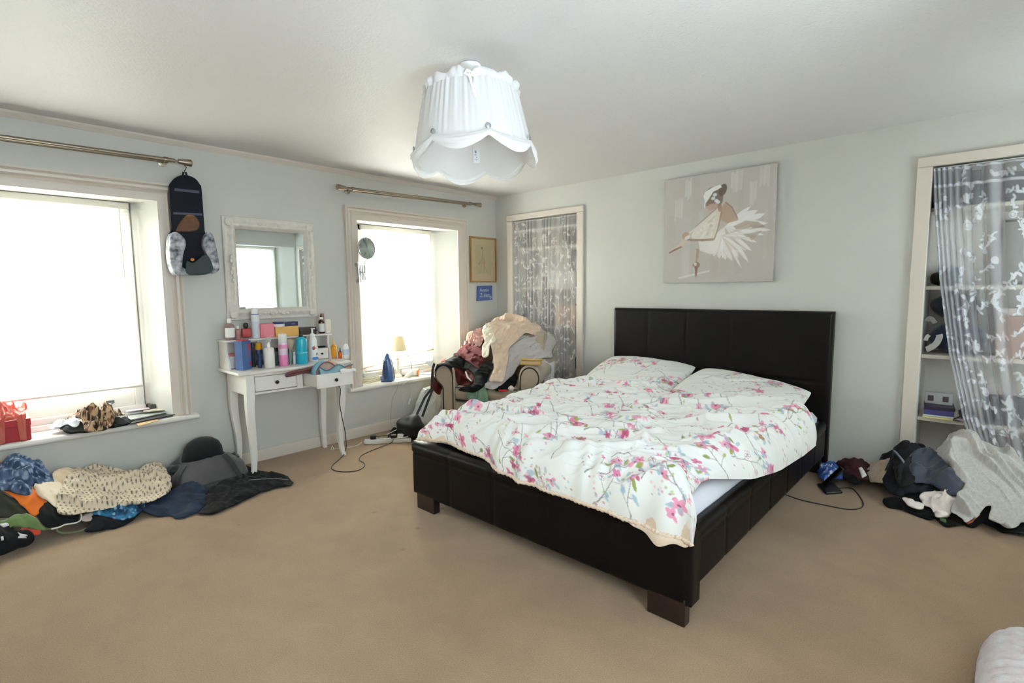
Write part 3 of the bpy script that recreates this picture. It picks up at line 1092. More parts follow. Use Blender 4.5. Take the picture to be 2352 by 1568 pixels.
def cab_leg(x, y, sx, sy):
    m = MB(); rings = []
    for k in range(15):
        t = (k - 1) / 13 if k else 0.0; z = .588 * (1 - t) if k else TZ - .0205
        w = .056 * (1 - t) ** .8 * .52 + .0265 + .006 * math.exp(-((t - .97) / .05) ** 2)
        o = .004 * math.sin(PI * min(1, t / .35)) * (t < .35) - .011 * math.sin(PI * (t - .35) / .65) * (t >= .35) + .006 * (t > .9) * (t - .9) / .1
        cx, cy = x + sx * o, y + sy * o
        rings.append([(cx - w / 2, cy - w / 2, z), (cx + w / 2, cy - w / 2, z), (cx + w / 2, cy + w / 2, z), (cx - w / 2, cy + w / 2, z)])
    m.sheet(np.array(rings), cu=True)
    n = len(m.v); m.f.append((n - 4, n - 3, n - 2, n - 1)); m.f.append((3, 2, 1, 0))
    return m


for x, y, sx, sy in ((.369, -2.810, 1, -1), (.369, -2.137, 1, 1), (.072, -2.810, -1, -1), (.072, -2.137, -1, 1)):
    cab_leg(x, y, sx, sy).build('leg', VW, van, bevel=.004, sharp=30)


def drawer(y0, y1, z0, z1, xf, depth, parent, knob_r=.0125):
    m = MB()
    m.box(xf - .016, xf, y0, y1, z0, z1)
    t = .009
    m.box(xf - depth, xf - .016, y0 + .008, y0 + .008 + t, z0 + .006, z1 - .008)
    m.box(xf - depth, xf - .016, y1 - .008 - t, y1 - .008, z0 + .006, z1 - .008)
    m.box(xf - depth, xf - depth + t, y0 + .008, y1 - .008, z0 + .006, z1 - .012)
    m.box(xf - depth, xf - .016, y0 + .010, y1 - .010, z0 + .006, z0 + .011)
    d = m.build('drawer', VW, parent, bevel=.0015)
    yc, zc = (y0 + y1) / 2, (z0 + z1) / 2
    MB().lathe([(.005, 0), (.005, .008), (knob_r, .012), (knob_r * 1.04, .018), (knob_r * .8, .023), (0.0, .025)], (xf, yc, zc), 16, Matrix.Rotation(PI / 2, 3, 'Y')).build('knob', KNOB, d)
    return d


drawer(-2.778, -2.489, .609, .709, .396, .30, van)
drawer(-2.440, -2.160, .604, .704, .610, .30, van)
# raised shelf along the back
m = MB()
hz = .955
def side_panel(y0, y1):
    pr = [(.022, TZ), (.205, TZ), (.19, TZ + .05), (.165, TZ + .085), (.150, TZ + .13), (.158, hz - .014), (.022, hz - .014)]
    m.prism(pr, lambda a, b: (a, y0, b), lambda a, b: (a, y1, b))
side_panel(-2.872, -2.856); side_panel(-2.113, -2.097)
m.box(.0225, .030, -2.8555, -2.1135, TZ, hz - .0145)
m.build('shelf_ends', VW, van, bevel=.0015)
MB().box(.020, .180, -2.885, -2.083, hz - .014, hz).build('upper_shelf', VW, van, bevel=.004)
drawer(-2.853, -2.735, TZ + .004, TZ + .088, .165, .12, van, .008)
drawer(-2.232, -2.117, TZ + .004, TZ + .088, .165, .12, van, .008)

# ------------------------------------------------------------------ toiletries; rows and columns read from the photograph
def q(zx, zy): return 490 + zx / 6.818, 690 + zy / 6.818
def qs(l, r, t, b, **k):
    L, T = q(l, t); R, B = q(r, b)
    return spot(L, R, T, B, **k)


WHITEP = glossy('white_plastic', (238, 238, 236))
BLACKP = glossy('black_plastic', (22, 22, 24), .3)
CLEAR = M('clear_glass', (235, 235, 235), .05, trans=.85)
FROST = M('frosted_plastic', (214, 210, 206), .35, transl=.3)
CYL = [(0, 0), (.92, 0), (1, .015), (1, .97), (.9, 1)]
SHOULDER = [(0, 0), (.92, 0), (1, .02), (1, .62), (.9, .70), (.42, .76), (.42, .80)]
sz = hz

P, r, h = qs(200, 335, 280, 610, x=.12, z=sz)
bottle('mouthwash_bottle', 'clear pinkish bottle with a white cap, leftmost on the upper shelf', 'bottle', P, r, h, SHOULDER, M('pink_tint', (196, 160, 160), .12, trans=.5), [('label', [(1.02, .12), (1.02, .56)], WHITEP), ('cap', [(.45, .78), (.5, .80), (.47, .99), (0, 1)], WHITEP)])
P, r, h = qs(348, 428, 395, 592, x=.13, z=sz)
bottle('scent_bottle', 'tiny clear scent bottle with a white cap, second from left on the upper shelf', 'bottle', P, r, h, SHOULDER, M('rosy_glass', (206, 150, 150), .1, trans=.5), [('cap', [(.45, .78), (.55, .8), (.55, .99), (0, 1)], WHITEP)])
P, r, h = qs(450, 590, 345, 602, x=.12, z=sz)
root = bottle('perfume_bottle', 'square red perfume bottle with a round black stopper', 'bottle', P, r, h, [(0, 0), (.86, 0), (.9, .08), (.0, .1)], CLEAR, [('stopper', [(.25, .62), (.45, .68), (.55, .82), (.4, .96), (0, 1)], BLACKP)], n=24)
MB().box(-.016, .016, -r * .95, r * .95, h * .1, h * .64).build('bowl', glossy('ruby', (170, 22, 30), .12, coat=.5), root, world=False, bevel=.006, seg=3)
P, r, h = qs(612, 735, 108, 598, x=.125, z=sz)
bottle('hairspray', 'tall white aerosol can with a blue ring below its cap', 'spray can', P, r, h, [(0, 0), (.95, 0), (1, .01), (1, .72), (.82, .77)], glossy('satin_white', (226, 228, 232), .35), [('ring', [(.85, .765), (.87, .77), (.87, .785), (.85, .79)], glossy('royal_blue', (60, 80, 170))), ('cap', [(.84, .785), (.86, .79), (.80, .995), (0, 1)], WHITEP), ('label', [(1.01, .06), (1.01, .55)], glossy('pale_label', (206, 212, 222), .5))])
P, w, h = qs(745, 970, 365, 585, x=.15, z=sz)
pack('gift_box', 'pink cardboard box on the upper shelf', 'box', P, 2 * w, .09, h, M('pink_card', (226, 128, 140), .6), .12, parts=[('face_panel', -.3, .48, .03, .97, M('rose_card', (232, 140, 152), .5))])
P, w, h = qs(985, 1345, 402, 575, x=.155, z=sz)
GP = P.copy(); GH = h
pack('gift_box', 'gold yellow carton on the upper shelf under the navy box', 'box', P, 2 * w, .10, h, M('gold_card', (226, 176, 92), .4, var=(6, .12)), -.03)
P2 = P + [-.02, -w * .62, h]
bottle('cream_jar', 'white cream jar with a blue lid standing on the gold carton', 'jar', P2, w * .46, .036, [(0, 0), (.95, 0), (1, .1), (1, .55), (.9, .6)], WHITEP, [('lid', [(1.02, .55), (1.05, .58), (1.05, .95), (1, 1), (0, 1)], glossy('navy_lid', (52, 62, 120)))])
pack('slim_box', 'navy blue slim box lying on the gold carton', 'box', P + [-.01, w * .42, h], w * 1.28, .06, .032, glossy('navy_card', (40, 38, 86), .4), .08, parts=[('print', .0, .28, .4, .55, M('silver_print', (150, 150, 180), .5))])
P, w, h = qs(1350, 1622, 418, 545, x=.15, z=sz)
pack('slim_box', 'dark brown box on the upper shelf right of the gold carton', 'box', P, 2 * w, .07, h, glossy('espresso_card', (46, 26, 24), .4), -.06)
P, r, h = qs(1592, 1650, 455, 530, x=.16, z=sz)
bottle('scent_bottle', 'tiny round glass bottle in front of the dark brown box', 'bottle', P, r, h, [(0, 0), (.8, 0), (1, .2), (1, .6), (.5, .78), (.4, .8)], CLEAR, [('cap', [(.42, .78), (.5, .8), (.5, 1), (0, 1)], BLACKP)])
P, r, h = qs(1652, 1745, 230, 508, x=.13, z=sz)
bottle('oil_bottle', 'brown glass bottle with a white label, near the right end of the upper shelf', 'bottle', P, r, h, SHOULDER, M('brown_glass', (66, 28, 24), .12, coat=.4), [('label', [(1.02, .1), (1.02, .55)], glossy('white_label', (220, 220, 222), .5)), ('collar', [(.5, .78), (.52, .79), (.5, .88), (.4, .9)], WHITEP), ('cap', [(.34, .88), (.38, .89), (.34, .99), (0, 1)], M('brown_cap', (70, 30, 26), .3))])
P, r, h = qs(1688, 1745, 205, 490, x=.06, z=sz)
bottle('lip_tube', 'slim dusty pink tube behind the brown glass bottle', 'tube', P, r, h, CYL, M('dusty_pink', (176, 140, 134), .4), [('cap', [(1.03, .75), (1.04, .76), (1, 1.01), (0, 1.01)], M('dusty_brown', (150, 112, 104), .35))])
P, r, h = qs(1748, 1848, 290, 505, x=.12, z=sz)
bottle('lotion_tube', 'cream coloured squeeze tube, rightmost on the upper shelf', 'tube', P, r, h, [(0, 0), (.7, 0), (.72, .14), (.95, .16), (1, .6), (.96, .97), (.8, 1)], glossy('cream_plastic', (232, 224, 208), .4), [('cap', [(.74, -.0), (.76, .01), (.74, .15)], WHITEP)], sx=.55)

# on the table top
P, w, h = qs(365, 600, 612, 1092, z=TZ)
BLUEBOX = M('blue_card', (72, 104, 160), .4, var=(7, .22))
root = pack('carton', 'tall blue carton with red graphics at the left front of the dressing table', 'box', P + [.012, 0, 0], 2 * w * .86, .060, h * .97, BLUEBOX, .55, parts=[('print', .1, .36, .70, .9, M('red_print', (186, 48, 56), .5)), ('print', .18, .30, .44, .7, M('red_print2', (170, 70, 80), .5)), ('print', .24, .44, .12, .26, M('red_print', (0, 0, 0)))])
MB().box(-.058, -.004, -.03, .03, h * .95, h * 1.0).build('flap', M('red_print', (0, 0, 0)), root, world=False)
P, r, h = qs(598, 665, 655, 1040, z=TZ)
bottle('mascara', 'slim black and brown bottle beside the tall blue carton', 'bottle', P - FH * .01, r * .9, h, CYL, glossy('ink', (40, 44, 50)), [('cap', [(.96, .62), (1.02, .63), (.98, 1.0), (0, 1)], M('wine_brown', (88, 46, 48), .35))])
P, r, h = qs(652, 762, 632, 1015, z=TZ)
bottle('sun_lotion', 'dark blue bottle with an orange cap', 'bottle', P, r, h, [(0, 0), (.95, 0), (1, .02), (1, .60), (.95, .64)], glossy('deep_blue', (36, 56, 110)), [('cap', [(.86, .64), (.9, .65), (.86, .90), (.4, .93)], glossy('orange_cap', (240, 168, 30))), ('nozzle', [(.3, .92), (.32, .93), (.3, 1), (0, 1)], WHITEP), ('label', [(1.02, .2), (1.02, .45)], glossy('label_blue', (92, 120, 170), .5))], sx=.7)
P, r, h = qs(778, 935, 568, 1058, z=TZ)
bottle('lotion_bottle', 'white ribbed lotion bottle with a clear cap, middle of the dressing table', 'bottle', P, r, h, [(0, 0), (.95, 0), (1, .015), (1, .58), (.9, .63), (.5, .66)], glossy('ivory_bottle', (232, 228, 222), .35), [('pump', [(.3, .66), (.32, .78), (.22, .80), (.22, .86)], WHITEP), ('cap', [(.46, .84), (.5, .85), (.48, .99), (0, 1)], FROST)])
P, r, h = qs(938, 1040, 918, 1012, z=TZ)
root = thing('flower_clip', 'white hair clip with a black star flower, between two spray bottles', 'hair clip', P)
MB().ball((0, 0, r * .6), (r * .5, r, r * .6)).build('ball', WHITEP, root, world=False)
m = MB()
for k in range(5):
    a = k * 1.2566
    m.ball((r * .5, math.cos(a) * r * .4 - r * .1, r * .65 + math.sin(a) * r * .35), (.003, r * .28, r * .2), 8, 6)
m.build('star', BLACKP, root, world=False)
P, r, h = qs(1018, 1150, 518, 1028, z=TZ)
bottle('deodorant', 'slim pink and white spray can with a white cap', 'spray can', P, r, h, [(0, 0), (.95, 0), (1, .01), (1, .70), (.94, .73)], glossy('lilac_white', (226, 206, 222)), [('cap', [(.92, .725), (.95, .73), (.93, .99), (.8, 1), (0, 1)], WHITEP), ('band', [(1.01, .54), (1.012, .545), (1.012, .66), (1.01, .665)], glossy('hot_pink', (228, 150, 192))), ('lower_band', [(1.01, .0), (1.015, .01), (1.015, .34), (1.01, .345)], glossy('magenta', (224, 130, 182)))])
P, r, h = qs(1282, 1450, 470, 998, z=TZ)
root = bottle('cleanser_bottle', 'turquoise bottle with a black pump', 'bottle', P, r, h, [(0, 0), (.95, 0), (1, .015), (1, .68), (.93, .755), (.42, .80), (.40, .815)], glossy('turquoise', (30, 172, 198), .25), [('pump', [(.36, .80), (.40, .81), (.38, .88), (.16, .89), (.16, .95), (.22, .955), (.2, 1), (0, 1)], BLACKP), ('print', [(1.01, .33), (1.012, .333), (1.012, .345), (1.01, .348)], glossy('aqua_print', (120, 214, 226)))])
MB().box(-.004, .020, -.006, .006, h * .955, h * .995).build('spout', BLACKP, root, world=False, bevel=.002)
P, r, h = qs(1468, 1622, 430, 955, z=TZ)
root = bottle('body_lotion', 'white curved pump bottle with fruit pictures, right of the turquoise bottle', 'bottle', P, r, h, [(0, 0), (.86, 0), (.9, .02), (1, .22), (.92, .45), (.78, .62), (.72, .70), (.36, .725)], WHITEP, [('collar', [(.46, .70), (.5, .71), (.5, .80), (.36, .83), (.2, .84), (.18, .96), (.25, .965), (.2, 1), (0, 1)], WHITEP)])
MB().box(-.010, .034, -.008, .008, h * .965, h * 1.0).build('spout', WHITEP, root, world=False, bevel=.003)
for (y, z, ry, rz, mt) in ((-.2, .40, .38, .06, glossy('fruit_red', (176, 92, 76))), (.3, .22, .26, .05, glossy('fruit_gold', (150, 130, 60))), (0.0, .09, .7, .05, glossy('label_azure', (60, 120, 196)))):
    MB().ball((r * .88, y * r, z * h), (.004, ry * r, rz * h), 12, 8).build('picture', mt, root, world=False)
P, r, h = qs(1845, 1938, 572, 850, z=TZ, x=.20)
bottle('oil_spray', 'amber yellow spray bottle near the right end of the table top', 'bottle', P, r, h, [(0, 0), (.95, 0), (1, .02), (1, .5), (.85, .6), (.4, .64), (.4, .67)], M('amber', (226, 160, 36), .15, transl=.25), [('cap', [(.45, .66), (.48, .67), (.3, .8), (.24, .98), (0, 1)], M('straw_cap', (230, 200, 140), .3)), ('base', [(1.02, -.0), (1.03, .01), (1.03, .07), (1.0, .08)], M('tan_base', (176, 120, 92), .4))])
P, r, h = qs(1955, 2012, 738, 908, z=TZ)
bottle('dropper_bottle', 'small orange glass dropper bottle with a black top', 'bottle', P, r, h, SHOULDER[:4] + [(.85, .56), (.4, .6)], M('orange_glass', (214, 106, 40), .15, transl=.2), [('dropper', [(.5, .56), (.55, .57), (.5, .72), (.3, .74), (.28, .95), (0, 1)], BLACKP)])
P, r, h = qs(2012, 2120, 672, 915, z=TZ)
bottle('roll_on', 'white rounded bottle at the right end of the table top', 'bottle', P, r, h, [(0, 0), (.8, 0), (.9, .02), (1, .3), (.95, .62), (.75, .85), (.4, .97), (0, 1)], WHITEP, [('label', [(1.0, .26), (1.02, .3), (.98, .6), (.96, .63)], glossy('pale_blue', (190, 204, 226)))], sx=.6)
# under the upper shelf, behind the front row
P, r, h = qs(925, 1015, 742, 905, x=.23, z=TZ)
bottle('tin', 'small dark green tin under the upper shelf', 'tin', P, r, h, CYL, M('bottle_green', (56, 84, 72), .4), [('lid', [(1.03, .8), (1.05, .81), (1.05, 1.0), (0, 1.0)], BLACKP)])
P, r, h = qs(1150, 1285, 600, 905, x=.20, z=TZ)
bottle('powder_puff', 'pale green pot with a beige powder brush, behind the spray cans', 'brush pot', P, r, h, [(0, 0), (.8, 0), (.86, .02), (.86, .5), (.8, .52)], M('sage', (150, 170, 156), .4), [('brush', [(.3, .5), (.5, .6), (.95, .8), (.8, .95), (0, 1)], M('beige_bristle', (206, 188, 168), .9))])
P, r, h = qs(1430, 1470, 560, 940, x=.25, z=TZ)
bottle('hair_serum', 'slim plum coloured bottle behind the turquoise bottle', 'bottle', P, r * 1.2, h, CYL, M('plum', (116, 70, 82), .3), [('cap', [(1.02, .7), (1.04, .71), (1.0, 1.0), (0, 1)], BLACKP)])
P, w, h = qs(235, 362, 800, 862, x=.16, z=TZ + .088)
pack('soap_box', 'small white box with a coral edge on the little left drawer', 'box', [.15, P[1], TZ + .0885], 2 * w, .08, .016, M('coral_card', (222, 130, 126), .5), 0.02)
P, w, h = qs(1655, 1800, 690, 722, x=.14, z=TZ + .0885)
root = thing('hair_comb', 'dark oval comb lying on the little right drawer', 'comb', P)
MB().ball((-.03, 0, .007), (.03, w, .007), 14, 8).build('comb_back', BLACKP, root, world=False)
# blurred little pots that fill the second row
rnd = random.Random(3)
for (l, r_, t, b, col, lab) in ((700, 760, 830, 1000, (44, 62, 100), 'short navy pot behind the dark blue bottle'), (1245, 1290, 800, 930, (216, 220, 226), 'short white pot left of the turquoise bottle'), (1100, 1180, 760, 800, (90, 70, 60), 'flat brown pot behind the pink spray can')):
    P, r, h = qs(l, r_, t, b, x=.27, z=TZ)
    bottle('cosmetic_pot', lab, 'pot', P, r, max(h, .03), CYL, glossy('pot_%d' % l, col), [('lid', [(1.04, .7), (1.06, .72), (1.04, 1.0), (0, 1.0)], glossy('potlid_%d' % l, tuple(int(c * .8) for c in col)))])

# hair straighteners sticking out of the open drawer, and their flex
a = on(*q(1155, 1112), 0, .52); b = on(*q(1560, 1062), 0, .47)
a = np.array([.50, a[1], .722]); b = np.array([.45, b[1], .735]); b = a + (b - a) * 1.35
st = thing('hair_straighteners', 'brown hair straighteners lying across the open drawer', 'hair straighteners', a)
d = (b - a)
MB().tube([a + d * t for t in (0, .02, .1, .5, 1)], [.006, .010, .0115, .0125, .0135], 12).build('upper_arm', M('rose_brown', (110, 66, 66), .35, .2), st)
MB().tube([a + d * t + [0, 0, -.016] for t in (0, .02, .1, .5, 1)], [.006, .009, .010, .011, .012], 12).build('lower_arm', M('rose_brown', (0, 0, 0)), st)
MB().tube([a - d * .02 + [0, 0, -.008], a + d * .05 + [0, 0, -.008]], [.006, .012], 10).build('tip', M('violet_metal', (82, 70, 120), .3, .4), st)

# clear wash bag with blue edging standing in the drawer
CV = M('clear_vinyl', (206, 200, 190), .12, alpha=.32)
BL = M('aqua_trim', (120, 176, 200), .45)
P = np.array([.53, -2.298, .616])
wb = thing('wash_bag', 'clear zipped wash bag with pale blue edging, standing in the open drawer', 'wash bag', P)
yl, yr = -2.415, -2.195
arch = []
for k in range(21):
    t = k / 20
    y = yl + (yr - yl) * t
    z = .612 + .165 * math.sin(PI * min(1, .12 + t * .95)) ** .6 * (1 - .25 * t) + .02
    arch.append((y, z))
arch_low = [(yl, .63)] + arch + [(yr, .63)]
m = MB()
for x in (.470, .555):
    m.add([(x + (.018 if x < .5 else -.0) , y, z) for y, z in arch_low], [tuple(range(len(arch_low)))])
m.build('vinyl_body', CV, wb, recalc=False)
m = MB()
m.sheet(np.array([[(x, y, z) for y, z in arch_low] for x in (.476, .512, .552)]))
m.build('gusset', BL, wb, recalc=False, solid=.003)
m = MB()
m.tube([(.556, y, z) for y, z in arch_low], .0045, 8)
m.build('zip', M('wine_zip', (130, 66, 84), .5), wb)
low = [(.562, yl + .02 + (yr - yl - .02) * k / 14, .742 + .020 * math.sin(k / 14 * 7.0 + 2.6) - .012 * (k / 14)) for k in range(15)]
m = MB()
m.sheet(np.array([[(p[0] + .012, p[1], .622) for p in low], [(p[0] + .014, p[1], .69) for p in low], low]))
m.build('front_pocket', M('aqua_vinyl', (150, 192, 204), .25, alpha=.85), wb, recalc=False, solid=.002)
MB().tube(low, .004, 8).build('piping', M('slate_piping', (84, 110, 136), .5), wb)
root = tag(MB().ball((.515, -2.305, .735), (.026, .085, .050), 18, 12, lambda d: 1 + .12 * math.sin(7 * d[1]) * d[2]).build('make_up_sponges', M('peach_foam', (206, 170, 146), .8, var=(30, .2))), 'peach make-up sponges inside the clear wash bag', 'sponges')
a = np.array([.545, -2.235, .715])
root = thing('lip_gloss', 'orange and red lip gloss poking out of the wash bag', 'lip gloss', a)
MB().tube([a, a + [.0, .05, .002]], .008, 10).build('tube', M('gloss_red', (196, 90, 84), .3), root)
MB().tube([a + [0, .05, .002], a + [.0, .085, .006]], .0075, 10).build('cap', M('tan_orange', (216, 160, 110), .35), root)
a = np.array([.50, -2.20, .712])
root = thing('eye_pencil', 'grey pencil poking out at the right of the open drawer', 'pencil', a)
MB().tube([a, a + [.02, .085, .022]], .006, 8).build('barrel', M('grey_pencil', (110, 104, 106), .4), root)
MB().tube([a + [.02, .085, .022], a + [.022, .094, .025]], [.006, .002], 8).build('tip', BLACKP, root)
cl = MB()
pts = []
for j in range(7):
    row = []
    for i in range(12):
        u, v = i / 11, j / 6
        row.append((.59 + .028 * v, -2.262 + .125 * u, .7105 + .012 * math.sin(u * 5 + v * 2) * (1 - v) + .010 * (u > .6) * math.sin(PI * (u - .6) / .4) - .02 * sstep(.72, 1, v)))
    pts.append(row)
cl.sheet(np.array(pts))
tag(cl.build('face_cloth', M('white_cotton', (236, 234, 230), .9, sheen=.2), recalc=False, solid=.004), 'small white cloth hanging over the front of the open drawer', 'cloth')

# ================================================================== ornate wall mirror
MIRF = M('shabby_white', (226, 220, 212), .5, bump=(55, .5, .006), var=(22, .05))
mr = thing('wall_mirror', 'large rectangular mirror in an ornate off-white carved frame above the dressing table', 'mirror', (.002, -2.457, 1.085))
my0, my1, mz0, mz1 = -2.797, -2.118, 1.085, 1.836
prof = [(0, .002), (0, .016), (.006, .022), (.014, .020), (.020, .014), (.030, .017), (.048, .034), (.060, .040), (.068, .037), (.074, .024), (.082, .016), (.086, .014), (.086, .004)]
w = .086
vs = []; fs = []
npf = len(prof)
corners = [(my0, mz0, 1, 1), (my1, mz0, -1, 1), (my1, mz1, -1, -1), (my0, mz1, 1, -1)]
cols = []
for e in range(4):
    a = corners[e]; b = corners[(e + 1) % 4]
    for k in range(40):
        t = k / 40
        col = []
        for dd, x in prof:
            ay, az = a[0] + a[2] * dd, a[1] + a[3] * dd
            by, bz = b[0] + b[2] * dd, b[1] + b[3] * dd
            yy, zz = ay + (by - ay) * t, az + (bz - az) * t
            s = min(t, 1 - t) * (my1 - my0)
            carve = .006 * math.sin(s * 90) * math.exp(-(s / .16) ** 2) + .006 * math.exp(-((t - .5) * .7 / .10) ** 2) * math.cos((t - .5) * 70)
            g = math.sin(PI * min(1, max(0, dd / w)))
            col.append((x + carve * g + .002 * (vnoise(yy * 120, zz * 120, 6) - .5), yy, zz))
        cols.append(col)
mm = MB(); mm.sheet(np.array(cols), cv=True)
mm.build('frame', MIRF, mr, recalc=False, sharp=0)
for (cy, cz, sy, sz_) in corners:
    orn = MB()
    for k in range(7):
        a = k / 6 * PI / 2
        orn.ball((.034, cy + sy * (.030 + .030 * math.cos(a)), cz + sz_ * (.030 + .030 * math.sin(a))), (.008, .012, .009), 8, 6)
    orn.ball((.036, cy + sy * .042, cz + sz_ * .042), (.010, .030, .030), 10, 8)
    orn.build('corner_ornament', MIRF, mr)
for (cy, cz, hor) in (((my0 + my1) / 2, mz0 + .045, 1), ((my0 + my1) / 2, mz1 - .045, 1), (my0 + .045, (mz0 + mz1) / 2, 0), (my1 - .045, (mz0 + mz1) / 2, 0)):
    orn = MB()
    for k in range(-3, 4):
        o_ = k * .028
        orn.ball((.036, cy + (o_ if hor else .008 * math.sin(k * 2)), cz + (.008 * math.sin(k * 2) if hor else o_)), (.008, .017 if hor else .011, .011 if hor else .017), 8, 6)
    orn.build('side_ornament', MIRF, mr)
MB().box(.004, .010, my0 + .08, my1 - .08, mz0 + .08, mz1 - .08).build('glass', M('mirror_silver', (232, 240, 240), .015, 1.0), mr, smooth=False)
MB().box(.0005, .004, my0 + .01, my1 - .01, mz0 + .01, mz1 - .01).build('backing', M('brown_board', (120, 96, 70), .8), mr, smooth=False)

# ================================================================== extending shaving mirror on the window architrave
CHROME = M('chrome', (205, 205, 205), .12, 1.0)
a = atX(822, 604, .06); b = atX(826, 648, .06)
sm = thing('extending_mirror', 'round chrome shaving mirror on an extending scissor arm beside the window', 'mirror', (.034, a[1], (a[2] + b[2]) / 2))
MB().tube([(.060, a[1], a[2]), (.060, b[1], b[2])], .013, 14).lathe([(.02, 0), (.02, .01), (.012, .02), (.012, .03)], (.034, a[1], a[2] - .01), 14, Matrix.Rotation(PI / 2, 3, 'Y')).lathe([(.02, 0), (.02, .01), (.012, .02), (.012, .03)], (.034, b[1], b[2] + .01), 14, Matrix.Rotation(PI / 2, 3, 'Y')).build('wall_bar', CHROME, sm)
m = MB()
zc = (a[2] + b[2]) / 2
hh = (a[2] - b[2]) * .36
y0 = a[1] + .014
for s in (1, -1):
    for k in range(6):
        xk = .06 + k * .014
        m.tube([(xk, y0 + .004 * s, zc + s * hh * (1 if k % 2 else -1)), (xk + .014, y0 + .004 * s, zc - s * hh * (1 if k % 2 else -1))], .003, 6)
for zz in (zc + hh, zc, zc - hh):
    m.tube([(.058, y0, zz), (.148, y0, zz)], .0022, 6)
m.build('scissor_arm', CHROME, sm)
c = atX(842, 570, .165)
rad = 24.5 * px_size(c)
MB().tube([(.146, y0, zc - hh * 1.1), (.146, y0, zc + hh * 1.2), (.150, c[1] - .01, c[2] - rad - .004)], .0035, 8).build('upright', CHROME, sm)
_t = np.array([1.6, .0, 1.95]) - c; _t = _t / np.linalg.norm(_t)
_v = CAM_POS - c; _v = _v / np.linalg.norm(_v)
rot = Vector(tuple(_t + _v)).to_track_quat('Z', 'Y').to_matrix()
MB().lathe([(rad * .96, -.008), (rad, -.006), (rad * 1.02, 0), (rad, .006), (rad * .96, .008)], c, 40, rot).build('rim', CHROME, sm)
MB().lathe([(0, .0085), (rad * .965, .0085)], c, 40, rot).build('mirror_disc', M('mirror_silver', (0, 0, 0)), sm)
rv = rot @ Vector((0, 1, 0))
for s in (1, -1):
    MB().ball(Vector(c) + rv * s * rad * 1.04, .006, 8, 6).build('pivot', CHROME, sm)

# ================================================================== hanging wash bag on the curtain pole
NAVY = M('navy_nylon', (12, 14, 26), .6, sheen=.03, spec=.2, bump=(300, .1, .001))
PATT = M('leaf_pattern_nylon', (36, 40, 62), .5, var=(26, .0, (214, 214, 222)))
hy = lambda px, py, x=.085: atX(px, py, x)[1]
hz_ = lambda px, py, x=.085: atX(px, py, x)[2]
top = atX(424, 385, .098)
hb = thing('hanging_wash_bag', 'navy hanging toiletry bag hooked over the end of the curtain pole', 'toiletry bag', (.085, top[1], top[2] - .3))
m = MB()
m.tube([top + [0, 0, .016], top + [0, .010, .004], top + [0, .006, -.012], top + [0, -.002, -.018], top + [0, 0, -.030]], .0025, 8)
m.build('hook', BLACKP, hb)
MB().ribbon([top + [0, -.008, -.028], top + [-.003, -.014, -.055], top + [-.008, .0, -.062], top + [-.008, .014, -.056], top + [0, .004, -.028]], .012, .003, up=(1, 0, 0)).build('strap', NAVY, hb)
out = [(389, 436), (394, 418), (408, 405), (428, 402), (448, 410), (459, 424), (463, 436), (470, 530), (472, 545), (396, 540), (394, 520)]
poly = [(p[1], p[2]) for p in smooth_path([atX(x, y, .085) for x, y in out], 5, True)]
m = MB(); m.prism(poly, lambda y, z: (.062, y, z), lambda y, z: (.088, y, z))
m.build('back_panel', NAVY, hb, bevel=.008, seg=3)
def quad_on(pts, x): return [atX(a, b, x) for a, b in pts]
for qq in ([(401, 432), (457, 438), (458, 444), (400, 438)], [(398, 487), (465, 490), (465, 495), (398, 492)]):
    m = MB(); m.add(quad_on(qq, .0895), [(0, 1, 2, 3)])
    m.build('zip', M('zip_grey', (70, 72, 96), .5), hb, recalc=False, smooth=False)
pts = [atX(x, y, .090) for x, y in smooth_path([(404, 533), (412, 512), (428, 494), (446, 496), (457, 512), (452, 528), (430, 532)], 5, True)]
m = MB(); m.prism([(p[1], p[2]) for p in pts], lambda y, z: (.0885, y, z), lambda y, z: (.104, y, z))
m.build('hairbrush_pouch', M('tan_brown', (150, 98, 62), .7, var=(40, .2)), hb, bevel=.006, seg=3)
m = MB(); m.add(quad_on([(398, 496), (464, 497), (469, 534), (400, 533)], .108), [(0, 1, 2, 3)])
m.build('mesh_pocket', M('black_mesh', (30, 30, 34), .5, alpha=.35), hb, recalc=False, smooth=False)
# lower pouch: open box with patterned sides
def body(pts, x0, x1, mat, name, bev=.012):
    pl = [(p[1], p[2]) for p in smooth_path([atX(a, b, .12) for a, b in pts], 4, True)]
    mm = MB(); mm.prism(pl, lambda y, z: (x0, y, z), lambda y, z: (x1, y, z))
    return mm.build(name, mat, hb, bevel=bev, seg=3)
body([(392, 538), (404, 531), (472, 534), (484, 545), (492, 590), (488, 620), (420, 628), (398, 622), (390, 580)], .058, .112, NAVY, 'pouch')
body([(388, 545), (400, 533), (418, 545), (424, 562), (418, 585), (412, 628), (396, 626), (386, 590)], .060, .160, PATT, 'side_panel')
body([(466, 545), (476, 533), (488, 545), (498, 590), (500, 620), (482, 626), (474, 590), (464, 565)], .060, .155, PATT, 'side_panel')
body([(424, 600), (440, 603), (466, 585), (480, 600), (484, 620), (470, 630), (440, 632), (424, 626)], .100, .165, M('dark_green_lining', (28, 44, 44), .5), 'flap')
body([(410, 612), (424, 618), (440, 630), (412, 629)], .095, .150, PATT, 'base_panel', .004)
pp = atX(442, 596, .168)
MB().ball(pp, (.006, .012, .010), 10, 8).build('pull_tab', M('orange_tab', (226, 140, 60), .5), hb)

